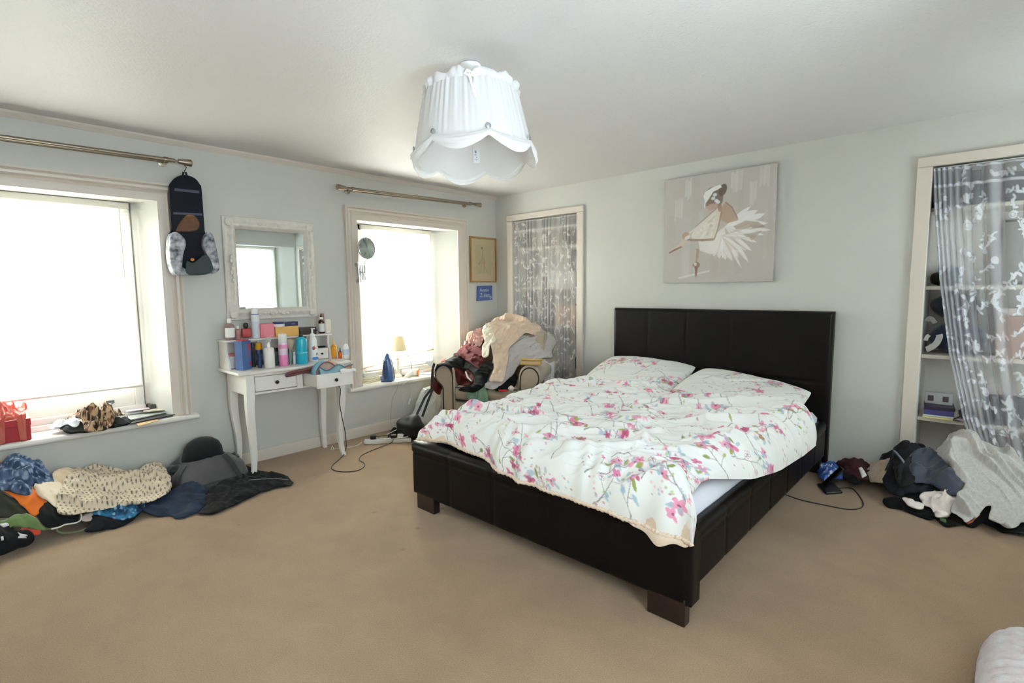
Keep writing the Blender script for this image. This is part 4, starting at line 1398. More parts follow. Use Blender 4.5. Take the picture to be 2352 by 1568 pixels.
# ================================================================== small framed drawing and blue sign by the corner
OAK = M('gilt_oak', (158, 116, 62), .4, var=(30, .12))
fy0, fy1, fz0, fz1 = -.405, -.016, 1.374, 1.856
fr = thing('framed_drawing', 'small framed figure drawing in a thin gilt frame beside the corner', 'picture', (.002, (fy0 + fy1) / 2, fz0))
m = MB(); t = .016
m.box(.002, .024, fy0, fy0 + t, fz0, fz1); m.box(.002, .024, fy1 - t, fy1, fz0, fz1)
m.box(.002, .024, fy0 + t, fy1 - t, fz0, fz0 + t); m.box(.002, .024, fy0 + t, fy1 - t, fz1 - t, fz1)
m.build('frame', OAK, fr, bevel=.002)
w_, h_ = fy1 - fy0 - 2 * t, fz1 - fz0 - 2 * t
Pd = Paint(w_, h_, 110, 140, (214, 196, 168))
Pd.poly([(.06, .07), (w_ - .07, .07), (w_ - .07, h_ - .07), (.06, h_ - .07)], (200, 188, 158), .8)
Pd.line([(w_ - .068, .06), (w_ - .068, h_ - .06)], .004, (180, 166, 128), .7)
Pd.ell(.16, h_ - .10, .012, .009, 0, (86, 86, 84), .9)
ink = (168, 150, 124)
for pts in ([(.163, h_ - .11), (.17, .31), (.16, .26), (.15, .22)], [(.17, .31), (.18, .25), (.20, .22), (.205, .19)], [(.15, .22), (.125, .20), (.118, .18)], [(.17, .24), (.185, .20), (.19, .16), (.21, .13), (.23, .10)], [(.155, .22), (.145, .16), (.14, .12), (.13, .09)], [(.19, .16), (.185, .09)]):
    Pd.line(pts, .009, ink, .4)
    Pd.line([(x + .002, y - .001) for x, y in pts], .003, (120, 104, 84), .5)
Pd.ell(.118, .185, .010, .012, 0, (150, 140, 120), .7)
Pd.ell(.19, .19, .02, .02, .4, (196, 160, 130), .6)
m = MB()
Yg, Zg = np.meshgrid(np.linspace(fy0 + t, fy1 - t, 110), np.linspace(fz0 + t, fz1 - t, 140))
m.sheet(np.stack([np.full_like(Yg, .012), Yg, Zg], -1))
m.build('drawing', M('drawn_paper', attr=True, rough=.8), fr, colors=Pd.a.reshape(-1, 3), recalc=False, sharp=0)
MB().box(.0155, .0165, fy0 + t, fy1 - t, fz0 + t, fz1 - t).build('glazing', M_glass('picture_glass', (250, 250, 246)), fr, smooth=False)

c0_ = atX(1096, 656.5, .012); c1_ = atX(1130, 655.5, .012); c2_ = atX(1130.5, 688, .012); c3_ = atX(1095.5, 691, .012)
sg = thing('hanging_sign', 'small blue wooden sign with white lettering below the framed drawing', 'sign', (.004, (c0_[1] + c1_[1]) / 2, c3_[2]))
m = MB(); pl = [(p[1], p[2]) for p in (c0_, c1_, c2_, c3_)]
m.prism(pl, lambda y, z: (.003, y, z), lambda y, z: (.016, y, z))
m.build('board', M('sign_blue', (66, 88, 148), .55, var=(30, .15)), sg, bevel=.001)


def text(body_, name, mat, parent, loc, size, rot, ext=.0006, shear=0.0, width=None):
    cu = bpy.data.curves.new(name, 'FONT'); cu.body = body_; cu.size = size; cu.extrude = ext; cu.shear = shear
    cu.align_x = 'CENTER'; cu.align_y = 'CENTER'
    tmp = bpy.data.objects.new(name, cu); COL.objects.link(tmp)
    dg = bpy.context.evaluated_depsgraph_get(); dg.update()
    me = bpy.data.meshes.new_from_object(tmp.evaluated_get(dg))
    bpy.data.objects.remove(tmp)
    if width:
        xs = [v.co.x for v in me.vertices]; k = width / (max(xs) - min(xs))
        for v in me.vertices: v.co.x *= k
    o = bpy.data.objects.new(name, me); COL.objects.link(o)
    me.materials.clear(); me.materials.append(mat)
    o.rotation_euler = rot
    if parent:
        o.parent = parent; o.location = Vector(loc) - wloc(parent)
    else: o.location = loc
    return o


yc = (c0_[1] + c1_[1]) / 2; z1_, z0_ = c1_[2], c3_[2]
SW = M('sign_white', (190, 200, 206), .6)
text('Austin', 'lettering', SW, sg, (.0168, yc - .01, z0_ + (z1_ - z0_) * .70), .05, (PI / 2, 0, PI / 2), width=.14)
text('Zuliet', 'lettering', SW, sg, (.0168, yc - .005, z0_ + (z1_ - z0_) * .36), .062, (PI / 2, 0, PI / 2), width=.15)
rr = MB(); cc = Vector((.017, c2_[1] - .032, z0_ + .036))
rr.tube([cc + Vector((0, math.cos(a) * .011, math.sin(a) * .013)) for a in np.linspace(0, 2 * PI, 16, endpoint=False)], .004, 6, True)
rr.build('emblem', SW, sg)
# ================================================================== ceiling lamp
SHADE = M('white_gathered_cotton', (246, 245, 246), .8, bump=(200, .05, .001), sheen=.1, transl=.38)
LA = atZ(1080, 148, H)
lx, ly = LA[0], LA[1]
lamp = thing('ceiling_lamp', 'white gathered fabric lampshade with swagged scalloped hem hanging from the ceiling', 'ceiling lamp', (lx, ly, H))
MB().lathe([(.047, -.003), (.047, -.040), (.042, -.046), (.012, -.050), (.012, -.075), (.020, -.080), (.020, -.120), (.014, -.128)], (lx, ly, H), 32).build('ceiling_rose', M('rose_white', (240, 240, 242), .35), lamp)
ZT, ZB = 2.180, 1.926
RT, RB = .205, .262
NS = 7
ph0 = math.atan2(CAM_POS[1] - ly, CAM_POS[0] - lx)
bw_ = math.radians(46)
_piv = Vector((lx, ly, 2.17))
_to = Vector((CAM_POS[0] - lx, CAM_POS[1] - ly, 0)).normalized()
_rt = Vector((-_to.y, _to.x, 0))
_T = Matrix.Rotation(math.radians(-4.0), 3, _rt) @ Matrix.Rotation(math.radians(2.0), 3, _to)


def tilt(m):
    """the shade hangs a little crooked on its ring"""
    m.v = [tuple(_piv + _T @ (Vector(p) - _piv)) for p in m.v]
    return m


# put two buttons near the middle of the side the photo shows
b0 = ph0 + math.radians(13)
nu = 256
A = np.linspace(0, 2 * PI, nu, endpoint=False)
sw = ((A - b0) / (2 * PI / NS)) % 1.0                     # 0 at a button
drop = .042 * np.sin(PI * sw) ** 1.0                       # swag between buttons
gath = np.sin(A * 46 + 2.2 * np.sin(A * 9)) + .6 * np.sin(A * 71 + 1.0)
rows = []
for k in range(22):
    t = k / 21
    z = ZT + (ZB - ZT) * t
    r = RT + (RB - RT) * t ** .92
    g = .0042 * gath * (1 - .75 * t)
    rows.append(np.stack([lx + (r + g) * np.cos(A), ly + (r + g) * np.sin(A), np.full(nu, z) - drop * 0.55 * max(0, t - .8) / .2], -1))
# swagged roll: drapes outwards, gathers at the buttons
for k in range(1, 12):
    t = k / 11
    z = ZB - .034 * t - drop * (.55 + .75 * t)
    r = RB + .012 * math.sin(PI * t) * (1 + .6 * np.sin(PI * sw)) + .004 * np.sin(t * 22 + 6 * np.sin(PI * sw)) * np.sin(PI * sw) + .014 * t
    rows.append(np.stack([lx + r * np.cos(A), ly + r * np.sin(A), z], -1))
m = MB(); m.sheet(np.array(rows), cu=True)
tilt(m).build('shade', SHADE, lamp, recalc=False, sharp=0)
# inner hem: scalloped lining
rows = []
for k in range(16):
    t = k / 15
    z = ZT + (ZB - .028 - ZT) * t - drop * .9 * max(0, t - .85) / .15 * 1.0
    r = RT - .008 + (RB - RT) * t
    rows.append(np.stack([lx + r * np.cos(A), ly + r * np.sin(A), np.broadcast_to(z, (nu,))], -1))
m = MB(); m.sheet(np.array(rows), cu=True)
tilt(m).build('lining', M('shade_lining', (238, 236, 236), .8, transl=.35), lamp, recalc=False, sharp=0)
# frill round the top
rows = []
fr_ = np.sin(A * 30 + 2.5 * np.sin(A * 7)) * .5 + .5
for k in range(7):
    t = k / 6
    rr_ = RT + .006 + .010 * np.sin(PI * t) * (.5 + fr_) + .004 * np.sin(A * 17)
    zz = ZT - .026 + .034 * t + .008 * np.sin(A * 12 + 1.3) * t + .006 * fr_ * t
    rows.append(np.stack([lx + rr_ * np.cos(A), ly + rr_ * np.sin(A), zz], -1))
m = MB(); m.sheet(np.array(rows), cu=True)
tilt(m).build('frill', SHADE, lamp, recalc=False, sharp=0)
WIRE = M('lamp_wire', (220, 220, 222), .4, .3)
w = MB()
for k in range(3):
    a = k * 2.094 + .4
    w.tube([(lx + RT * .97 * math.cos(a), ly + RT * .97 * math.sin(a), ZT - .004), (lx + .022 * math.cos(a), ly + .022 * math.sin(a), ZT + .012)], .0025, 6)
w.tube([(lx + RT * .98 * math.cos(a), ly + RT * .98 * math.sin(a), ZT) for a in A[::8]], .003, 6, True)
tilt(w).build('wire_ring', WIRE, lamp)
MB().lathe([(.013, -.125), (.018, -.15), (.031, -.19), (.028, -.22), (.012, -.238), (0, -.24)], (lx, ly, H), 20).build('bulb', M('opal_bulb', (240, 240, 236), .3), lamp)
BTN = M('silver_button', (176, 180, 184), .25, .6)
for k in range(NS):
    a = b0 + k * 2 * PI / NS
    rot = Matrix.Rotation(a, 3, 'Z') @ Matrix.Rotation(PI / 2, 3, 'Y')
    tilt(MB().lathe([(.011, -.002), (.0125, 0), (.0125, .004), (.009, .0065), (0, .007)], (lx + (RB + .004) * math.cos(a), ly + (RB + .004) * math.sin(a), ZB + .004), 18, rot)).build('button', BTN, lamp)
# ribbon bow tied at the front of the frill
a = ph0 + math.radians(1.5)
rv = Vector((math.cos(a), math.sin(a), 0)); tv = Vector((-math.sin(a), math.cos(a), 0))
c = Vector((lx, ly, ZT - .022)) + rv * (RT + .016)
m = MB()
m.ribbon([c, c + tv * .012 + Vector((0, 0, -.02)) + rv * .004, c + tv * .004 + Vector((0, 0, -.055)) + rv * .008, c + tv * .010 + Vector((0, 0, -.105)) + rv * .014], .009, .0012, up=rv)
m.ribbon([c, c - tv * .010 + Vector((0, 0, -.018)) + rv * .005, c - tv * .002 + Vector((0, 0, -.05)) + rv * .009, c + tv * .002 + Vector((0, 0, -.082)) + rv * .012], .009, .0012, up=rv)
for s in (1, -1):
    m.ribbon([c, c + tv * s * .018 + Vector((0, 0, .010)) + rv * .008, c + tv * s * .030 + Vector((0, 0, -.002)) + rv * .006, c + tv * s * .016 + Vector((0, 0, -.010)) + rv * .006, c], .010, .0012, up=rv)
m.ball(c + rv * .004, .007, 8, 6)
tilt(m).build('ribbon', M('cream_ribbon', (246, 243, 232), .6), lamp)
# care label inside the back of the shade
a = ph0 + PI - math.radians(4)
rv = Vector((math.cos(a), math.sin(a), 0)); tv = Vector((-math.sin(a), math.cos(a), 0))
base = Vector((lx, ly, 0)) + rv * (RB - .026)
m = MB()
q4 = [base + tv * .016 + Vector((0, 0, 1.935)), base - tv * .016 + Vector((0, 0, 1.935)), base - tv * .016 - rv * .012 + Vector((0, 0, 2.0)), base + tv * .016 - rv * .012 + Vector((0, 0, 2.0))]
m.add(q4, [(0, 1, 2, 3)])
lb = tilt(m).build('care_label', M('label_white', (240, 240, 244), .7), lamp, recalc=False, solid=.0006, smooth=False)
m = MB()
for (u, v, l, h2) in ((.25, .85, .3, .05), (.35, .72, .2, .12), (.2, .58, .3, .04), (.45, .40, .2, .05), (.25, .25, .4, .03)):
    e1 = (q4[1] - q4[0]); e2 = (q4[3] - q4[0]); n_ = e1.cross(e2).normalized() * -.0009
    if (n_.dot(Vector((CAM_POS[0] - lx, CAM_POS[1] - ly, 0)))) < 0: n_ = -n_
    p = [q4[0] + e1 * u + e2 * v + n_, q4[0] + e1 * (u + l) + e2 * v + n_, q4[0] + e1 * (u + l) + e2 * (v + h2) + n_, q4[0] + e1 * u + e2 * (v + h2) + n_]
    m.add(p, [(0, 1, 2, 3)])
tilt(m).build('print', M('label_ink', (130, 140, 160), .7), lb, recalc=False, smooth=False)
# ================================================================== loose clothes: cloth laid over a heap
class Heap:
    """a heap seen as a height field over a frame: point = o + a*A + b*B + h*N"""
    def __init__(s, S, o=(0, 0, 0), A=(1, 0, 0), B=(0, 1, 0), N=(0, 0, 1), stop=None, keep=None):
        s.S = S; s.o = np.array(o, float); s.A = np.array(A, float); s.B = np.array(B, float); s.N = np.array(N, float)
        s.keep = keep           # (axis, value, sign): cloth stays on this side
        s.stop = stop           # (axis, value): rays end at this plane (the wall behind)

    def hit(s, px, py, off=0.0):
        d = ray(px, py)
        t1 = 9.0
        for ax, v in (s.stop or ()):
            q = (v - CAM_POS[ax]) / d[ax]
            if q > 0: t1 = min(t1, q)
        t = np.linspace(.6, t1, 2600)
        P = CAM_POS + t[:, None] * d - s.o
        a, b, h = P @ s.A, P @ s.B, P @ s.N
        g = h - (s.S(a, b) + off)
        neg = np.nonzero(g < 0)[0]
        i = neg[0] if len(neg) else int(np.argmin(g))
        return a[i], b[i]

    def to3(s, a, b, h):
        a, b, h = np.asarray(a)[..., None], np.asarray(b)[..., None], np.asarray(h)[..., None]
        return s.o + a * s.A + b * s.B + h * s.N


def seg_dist(px, py, poly):
    d = np.full(px.shape, 1e9)
    n = len(poly)
    for i in range(n):
        x0, y0 = poly[i]; x1, y1 = poly[(i + 1) % n]
        dx, dy = x1 - x0, y1 - y0
        t = np.clip(((px - x0) * dx + (py - y0) * dy) / (dx * dx + dy * dy + 1e-12), 0, 1)
        d = np.minimum(d, np.hypot(px - x0 - t * dx, py - y0 - t * dy))
    return d


def inside(px, py, poly):
    r = np.zeros(px.shape, bool); n = len(poly)
    for i in range(n):
        x0, y0 = poly[i]; x1, y1 = poly[(i + 1) % n]
        if y0 != y1: r ^= ((y0 > py) != (y1 > py)) & (px < (x1 - x0) * (py - y0) / (y1 - y0) + x0)
    return r


GARMENTS = {}


def garment(name, label, cat, heap, outline, mat, off=.006, puff=.02, amp=.02, scale=.07, ang=0.5, seed=1, stretch=2.6, res=.009, rnd=True, parent=None, colors=None, fine=.35, hem=.006, rough_edge=.004, warp=.5, base=.0):
    """cloth piece over a heap; outline in photograph pixels; puff = loft in the middle, amp = height of creases"""
    pl = [heap.hit(x, y, off) for x, y in outline]
    if rnd: pl = [tuple(p) for p in smooth_path(pl, 6, True)]
    # resample evenly and roughen the edge
    P = np.array(pl); Q = np.roll(P, -1, 0)
    L = np.hypot(*(Q - P).T); s_ = np.concatenate([[0], np.cumsum(L)])
    n = max(12, int(s_[-1] / res))
    tt = np.linspace(0, s_[-1], n, endpoint=False)
    PP = np.concatenate([P, P[:1]])
    bx = np.interp(tt, s_, PP[:, 0]); by = np.interp(tt, s_, PP[:, 1])
    if rough_edge:
        cx, cy = bx.mean(), by.mean()
        k = rough_edge * 2.2 * ((vnoise(tt * 13, 0 * tt, seed + 3) - .5) * 2 + (vnoise(tt * 34, 0 * tt, seed + 8) - .5))
        dn = np.hypot(bx - cx, by - cy) + 1e-6
        bx += k * (bx - cx) / dn; by += k * (by - cy) / dn
    poly = np.stack([bx, by], 1)
    gx, gy = np.meshgrid(np.arange(bx.min(), bx.max(), res), np.arange(by.min(), by.max(), res))
    rg = np.random.RandomState(seed)
    gx = gx + (rg.rand(*gx.shape) - .5) * res * .3; gy = gy + (rg.rand(*gy.shape) - .5) * res * .3
    gx, gy = gx.ravel(), gy.ravel()
    ok = inside(gx, gy, poly)
    gx, gy = gx[ok], gy[ok]
    ds = seg_dist(gx, gy, poly)
    ok = ds > res * .55
    gx, gy = gx[ok], gy[ok]
    vs = [Vector((float(x), float(y))) for x, y in poly] + [Vector((float(x), float(y))) for x, y in zip(gx, gy)]
    nb = len(poly)
    out = delaunay_2d_cdt(vs, [], [list(range(nb))], 1, 1e-6)
    V2 = np.array([(v.x, v.y) for v in out[0]]); F = [list(f) for f in out[2]]
    a, b = V2[:, 0], V2[:, 1]
    d = seg_dist(a, b, poly)
    f = folds(a, b, scale * .75, ang, seed, stretch * 1.5, warp * .7) - .4
    f2 = folds(a, b, scale * .36, ang + .4, seed + 50, 3.4, warp * .7) - .4
    e = 1 - np.exp(-d / .02)
    amp = amp * 1.5; puff = puff * .6
    S0 = heap.S(a, b) + off
    top = S0 + hem + puff * (1 - np.exp(-d / .06)) + amp * (f + fine * f2) * (.35 + .65 * e)
    low = S0 - base + 0 * d
    top = np.maximum(top, low + .003)
    T = heap.to3(a, b, top); B = heap.to3(a, b, low)
    for ax, v, sg in (heap.keep or ()):
        for W in (T, B): W[:, ax] = np.maximum(W[:, ax], v) if sg > 0 else np.minimum(W[:, ax], v)
    m = MB()
    N = len(V2)
    m.v = [tuple(p) for p in T] + [tuple(p) for p in B]
    m.f = [tuple(q) for q in F] + [tuple(i + N for i in reversed(q)) for q in F]
    # stitch the rim: edges used by one face only
    cnt = {}
    for q in F:
        for i in range(len(q)):
            k = (q[i], q[(i + 1) % len(q)])
            cnt[k] = 1
    for (i, j) in cnt:
        if (j, i) not in cnt: m.f.append((j, i, i + N, j + N))
    cols = None
    if colors is not None:
        c = colors(a, b); cols = np.concatenate([c, c])
    o = m.build(name, mat, parent, sharp=0, colors=cols)
    if label: tag(o, label, cat)
    return o


def clothmat(key, col, rough=.85, sheen=None, var=None, bump=(260, .15, .002), attr=False):
    if sum(col) < 200: col = tuple(c * .68 for c in col)
    if sheen is None: sheen = .04 if sum(col) < 200 else .25
    return M(key, col, rough, sheen=sheen, var=var, bump=bump, attr=attr, spec=.25)


# ================================================================== heap of clothes under the left-edge window
def SL(x, y):
    h = np.interp(y, [-4.7, -4.1, -3.97, -3.86, -3.69, -3.5, -3.32, -3.1, -2.9, -2.7], [.30, .33, .355, .30, .205, .15, .11, .045, .03, .02])
    xe = np.interp(y, [-4.7, -4.1, -3.95, -3.8, -3.7, -3.5, -3.3, -3.0, -2.7], [.66, .66, .62, .60, .60, .60, .66, .70, .62])
    t = np.clip(x / xe, 0, 1)
    return h * np.clip(1 - t ** 1.7, 0, 1) ** .9 + .0008


HL = Heap(SL, stop=((0, .03),), keep=((0, .021, 1),))
G = garment
G('olive_shirt', 'dark olive garment at the photo\'s left edge, under the orange one', 'garment', HL, [(-45, 1140), (0, 1138), (30, 1142), (60, 1160), (64, 1181), (30, 1190), (0, 1194), (-45, 1198)], clothmat('olive_cloth', (64, 66, 50)), .004, .015, .015, .09, .2, 101)
G('green_garment', 'moss green garment with a drawstring at the left edge of the floor heap', 'garment', HL, [(-45, 1222), (-45, 1204), (0, 1196), (36, 1184), (62, 1180), (84, 1192), (98, 1210), (106, 1219), (60, 1212), (30, 1212), (0, 1222)], clothmat('moss_cloth', (98, 122, 70)), .010, .018, .022, .05, .15, 102)
G('black_shirt', 'black folded garment beneath the cream spotted dress', 'garment', HL, [(84, 1181), (108, 1155), (140, 1166), (179, 1172), (186, 1190), (176, 1203), (150, 1208), (116, 1214), (96, 1203)], clothmat('black_cloth', (20, 20, 23)), .006, .025, .015, .09, .1, 103)
G('orange_shirt', 'bright orange garment between the blue shirt and the cream blouse', 'garment', HL, [(5, 1124), (39, 1126), (69, 1130), (72, 1108), (92, 1110), (100, 1130), (112, 1154), (82, 1183), (57, 1168), (34, 1150)], clothmat('orange_cloth', (222, 112, 32)), .012, .018, .020, .07, -.6, 104)


def mottled(c0, c1, c2, sc, seed):
    def f(a, b):
        n = fbm(a * sc, b * sc, seed, 3)[:, None]; k = vnoise(a * sc * 3.1, b * sc * 3.1, seed + 4)[:, None]
        c = lin(c0) * (1 - sstep(.40, .62, n)) + lin(c1) * sstep(.40, .62, n)
        w = sstep(.66, .8, k)
        return c * (1 - w) + lin(c2) * w
    return f


G('blue_shirt', 'mottled denim blue patterned shirt crumpled against the wall at the left edge', 'garment', HL, [(-45, 1064), (0, 1064), (33, 1052), (60, 1057), (95, 1058), (103, 1076), (122, 1097), (124, 1110), (96, 1114), (74, 1116), (74, 1140), (45, 1136), (9, 1128), (-45, 1132)], clothmat('blue_print_cloth', (0, 0, 0), attr=True), .022, .03, .045, .09, .9, 105, res=.006, colors=mottled((44, 62, 92), (86, 106, 138), (142, 158, 182), 34, 7))
G('orange_strap', 'small orange garment just showing behind the blue patterned shirt', 'garment', HL, [(-45, 1058), (-10, 1055), (12, 1062), (-5, 1070), (-45, 1072)], clothmat('orange_cloth', (0, 0, 0)), .014, .02, .01, .07, 0, 106)
G('beige_garment', 'plain beige top lying behind the cream spotted dress', 'garment', HL, [(122, 1096), (149, 1078), (195, 1074), (215, 1084), (170, 1105), (148, 1122), (126, 1117)], clothmat('beige_cloth', (214, 192, 164)), .012, .02, .025, .08, .6, 107)
G('cream_blouse', 'plain cream blouse with a folded sleeve, left of the spotted dress', 'garment', HL, [(78, 1123), (90, 1112), (125, 1106), (146, 1116), (150, 1150), (138, 1170), (113, 1153), (90, 1141)], clothmat('cream_cloth', (226, 210, 186)), .026, .022, .035, .07, .25, 108)


def spots(base, dot, pitch, r):
    def f(a, b):
        u = (a + .3 * b) / pitch; v = (b - .25 * a) / pitch
        u = u + .5 * (np.floor(v) % 2)
        du, dv = u - np.floor(u) - .5, v - np.floor(v) - .5
        k = (1 - sstep(r, r + .16, np.hypot(du, dv)))[:, None]
        return lin(base) * (1 - k) + lin(dot) * k
    return f


G('spotted_dress', 'cream dress printed with small dark spots, spread over the floor heap', 'garment', HL, [(140, 1180), (134, 1150), (140, 1126), (155, 1095), (179, 1080), (232, 1073), (268, 1082), (315, 1084), (342, 1073), (369, 1070), (386, 1094), (390, 1127), (351, 1153), (298, 1160), (238, 1171)], clothmat('spot_print_cloth', (0, 0, 0), attr=True), .034, .02, .045, .085, 1.3, 109, res=.0045, colors=spots((222, 206, 182), (104, 92, 90), .0205, .13), fine=.5)
G('pale_sock', 'small pale grey fabric scrap below the cream spotted dress', 'garment', HL, [(186, 1192), (214, 1172), (226, 1176), (208, 1197)], clothmat('pale_cloth', (196, 182, 172)), .004, .015, .01, .05, .3, 110)
G('navy_shorts', 'dark navy garment under the teal patterned one, at the front of the floor heap', 'garment', HL, [(192, 1218), (206, 1202), (218, 1182), (250, 1186), (290, 1190), (322, 1176), (300, 1198), (262, 1212), (210, 1223)], clothmat('midnight_cloth', (24, 26, 38)), .003, .018, .015, .08, .3, 111)
G('teal_shirt', 'blue and teal tie-dyed garment peeping out below the spotted dress', 'garment', HL, [(218, 1181), (236, 1165), (268, 1156), (300, 1152), (334, 1156), (322, 1176), (292, 1194), (254, 1189)], clothmat('tie_dye_cloth', (0, 0, 0), attr=True), .014, .02, .025, .06, .4, 112, res=.006, colors=mottled((24, 48, 84), (44, 110, 150), (130, 170, 200), 26, 17))
G('red_garment', 'strip of red fabric beside the black printed top at the left edge', 'garment', HL, [(48, 1214), (70, 1214), (94, 1219), (88, 1228), (70, 1227)], clothmat('red_cloth', (196, 62, 40)), .004, .012, .01, .05, .1, 113)
G('jeans', 'faded blue jeans with a ripped knee on the carpet in front of the holdall', 'jeans', HL, [(316, 1168), (340, 1152), (366, 1140), (417, 1118), (464, 1104), (500, 1086), (526, 1083), (500, 1102), (480, 1118), (476, 1140), (470, 1168), (446, 1181), (408, 1192), (384, 1186), (336, 1180)], clothmat('denim', (44, 62, 92), var=(18, .35), bump=(420, .3, .002)), .006, .035, .035, .11, .45, 114)
G('black_trousers', 'black trousers with a pale side zip, leg pointing at the dressing table', 'trousers', HL, [(474, 1140), (498, 1100), (536, 1076), (553, 1067), (574, 1075), (625, 1088), (664, 1096), (668, 1114), (625, 1122), (580, 1140), (536, 1161), (491, 1179), (454, 1181), (468, 1168)], clothmat('soft_black', (26, 26, 27)), .008, .032, .022, .09, .35, 115)
z_ = [HL.to3(*HL.hit(x, y, .04), SL(*HL.hit(x, y, .04)) + .043) for x, y in ((571, 1103), (600, 1101), (635, 1100), (662, 1102))]
MB().tube(z_, .0018, 5).build('zip', M('zip_silver', (150, 150, 152), .4, .5), bpy.data.objects['black_trousers'])
bt = G('printed_shirt', 'black top with a white printed logo at the far left of the carpet', 'garment', HL, [(-45, 1206), (0, 1204), (18, 1202), (39, 1215), (66, 1222), (76, 1241), (54, 1256), (36, 1268), (9, 1275), (-45, 1282)], clothmat('black_cloth', (0, 0, 0)), .010, .035, .025, .09, .4, 116)
for nm, pts in (('logo', [(41, 1224), (50, 1229), (64, 1231), (52, 1233), (62, 1236), (40, 1236), (47, 1231)]), ('logo', [(2, 1236), (8, 1234), (9, 1240), (3, 1242)]), ('logo', [(0, 1206), (16, 1203), (22, 1207), (8, 1212)])):
    G(nm, None, None, HL, pts, M('print_white', (214, 212, 218), .8), .056, .004, .004, .05, .4, 116, parent=bt, rough_edge=0, res=.006, rnd=False)
cord = [HL.to3(*HL.hit(x, y, .006), SL(*HL.hit(x, y, .006)) + .006) for x, y in smooth_path([(104, 1216), (118, 1214), (130, 1213), (132, 1220), (149, 1225), (179, 1221), (196, 1214)], 5)]
MB().tube(cord, .0042, 8).build('drawstring', clothmat('cord_green', (96, 112, 74)), bpy.data.objects['green_garment'])
cord = [HL.to3(*HL.hit(x, y, .008), SL(*HL.hit(x, y, .008)) + .012) for x, y in smooth_path([(181, 1174), (187, 1186), (184, 1197), (172, 1203), (152, 1206), (134, 1213), (118, 1217)], 5)]
tag(MB().tube(cord, .004, 8).build('white_lanyard', clothmat('cord_pale', (206, 204, 198))), 'thin white cord curling round the black folded garment', 'cord')

# grey and black holdall slumped under the window, black hat on top
hd = thing('holdall', 'soft grey and black holdall slumped against the wall beside the dressing table', 'bag', (.24, -3.06, 0))
bagc = np.array([.235, -3.06, .0]); bagr = np.array([.205, .245, .175])


def bag_pt(a, t):
    """a round, t up 0..1"""
    c, s = math.cos(a), math.sin(a)
    k = (abs(c) ** 3.2 + abs(s) ** 3.2) ** (-1 / 3.2)
    r = (1.0 - .42 * t ** 2.4) * (.93 + .07 * min(1, t / .08)) * (1 + .05 * math.sin(3 * a + 5 * t) + .03 * math.sin(7 * a - 3 * t))
    z = bagr[2] * t * (1 + .10 * math.sin(2 * a + .6)) + .008 * math.sin(5 * a) * t
    return bagc + np.array([bagr[0] * k * c * r - .05 * t, bagr[1] * k * s * r, z])


def bag_band(t0, t1, a0, a1, push, nt=10, na=48):
    return [[tuple(bag_pt(a, t) + np.array([math.cos(a), math.sin(a), .25]) * push) for a in np.linspace(a0, a1, na)] for t in np.linspace(t0, t1, nt)]


m = MB(); m.sheet(np.array(bag_band(0, 1, 0, 2 * PI - 2 * PI / 64, 0, 18, 64)), cu=True)
n = len(m.v); m.f.append(tuple(range(n - 64, n))); m.f.append(tuple(range(63, -1, -1)))
m.build('bag_body', M('charcoal_nylon', (62, 60, 64), .6, bump=(60, .25, .006), var=(9, .2), sheen=.3), hd, sharp=0)
m = MB(); m.sheet(np.array(bag_band(.02, .36, 0, 2 * PI - 2 * PI / 48, .004, 6, 48)), cu=True)
m.build('base_panel', M('black_nylon', (22, 22, 25), .55, sheen=.3, bump=(70, .2, .005)), hd, recalc=False, sharp=0, solid=.003)
for a in (-.95, .55):
    st = [bag_pt(a, t) + np.array([math.cos(a), math.sin(a), .2]) * .007 for t in np.linspace(.04, 1, 14)]
    MB().ribbon(st, .036, .004, up=(math.cos(a), math.sin(a), .3)).build('strap', M('black_nylon', (0, 0, 0)), hd)
m = MB()
for y0, sgn in ((-3.24, 1), (-2.89, -1)):
    m = MB(); c = np.array([.20, y0, .135])
    m.ball(c, (.055, .045, .028), 14, 9, lambda d: 1 + .16 * math.sin(6 * d[0] + 4 * d[1]) + .1 * math.sin(9 * d[2]))
    m.build('end_gather', M('black_nylon', (0, 0, 0)), hd, sharp=0)
hat = thing('felt_hat', 'rounded black hat sitting on top of the grey holdall', 'hat', (.150, -3.055, .165))
m = MB()
m.lathe([(.165, -.030), (.150, -.018), (.128, .0), (.122, .02), (.116, .06), (.098, .096), (.066, .121), (.03, .132), (0, .134)], (.150, -3.055, .172), 36, Matrix.Rotation(math.radians(12), 3, 'Y'), sy=1.0, sx=.85)
m.build('crown', M('black_felt', (14, 14, 16), .95, sheen=.1, bump=(200, .3, .002)), hat, sharp=0)
so = MB().ball((.105, -3.335, .148), (.03, .028, .022), 10, 8, lambda d: 1 + .15 * math.sin(5 * d[0]))
tag(so.build('rolled_sock', clothmat('black_cloth', (0, 0, 0))), 'small black rolled sock between the spotted dress and the holdall', 'sock')

# ================================================================== heap of clothes by the right-hand cupboard
def SR(x, y):
    h = np.interp(x, [3.2, 3.35, 3.50, 3.58, 3.66, 3.75, 3.85, 3.95, 4.16, 4.40, 4.7], [.0, .06, .08, .10, .20, .26, .25, .32, .28, .20, .14])
    t = np.clip((-y - .03) / .50, 0, 1)
    return h * np.clip(1 - t ** 1.5, 0, 1) ** .9 + .0008


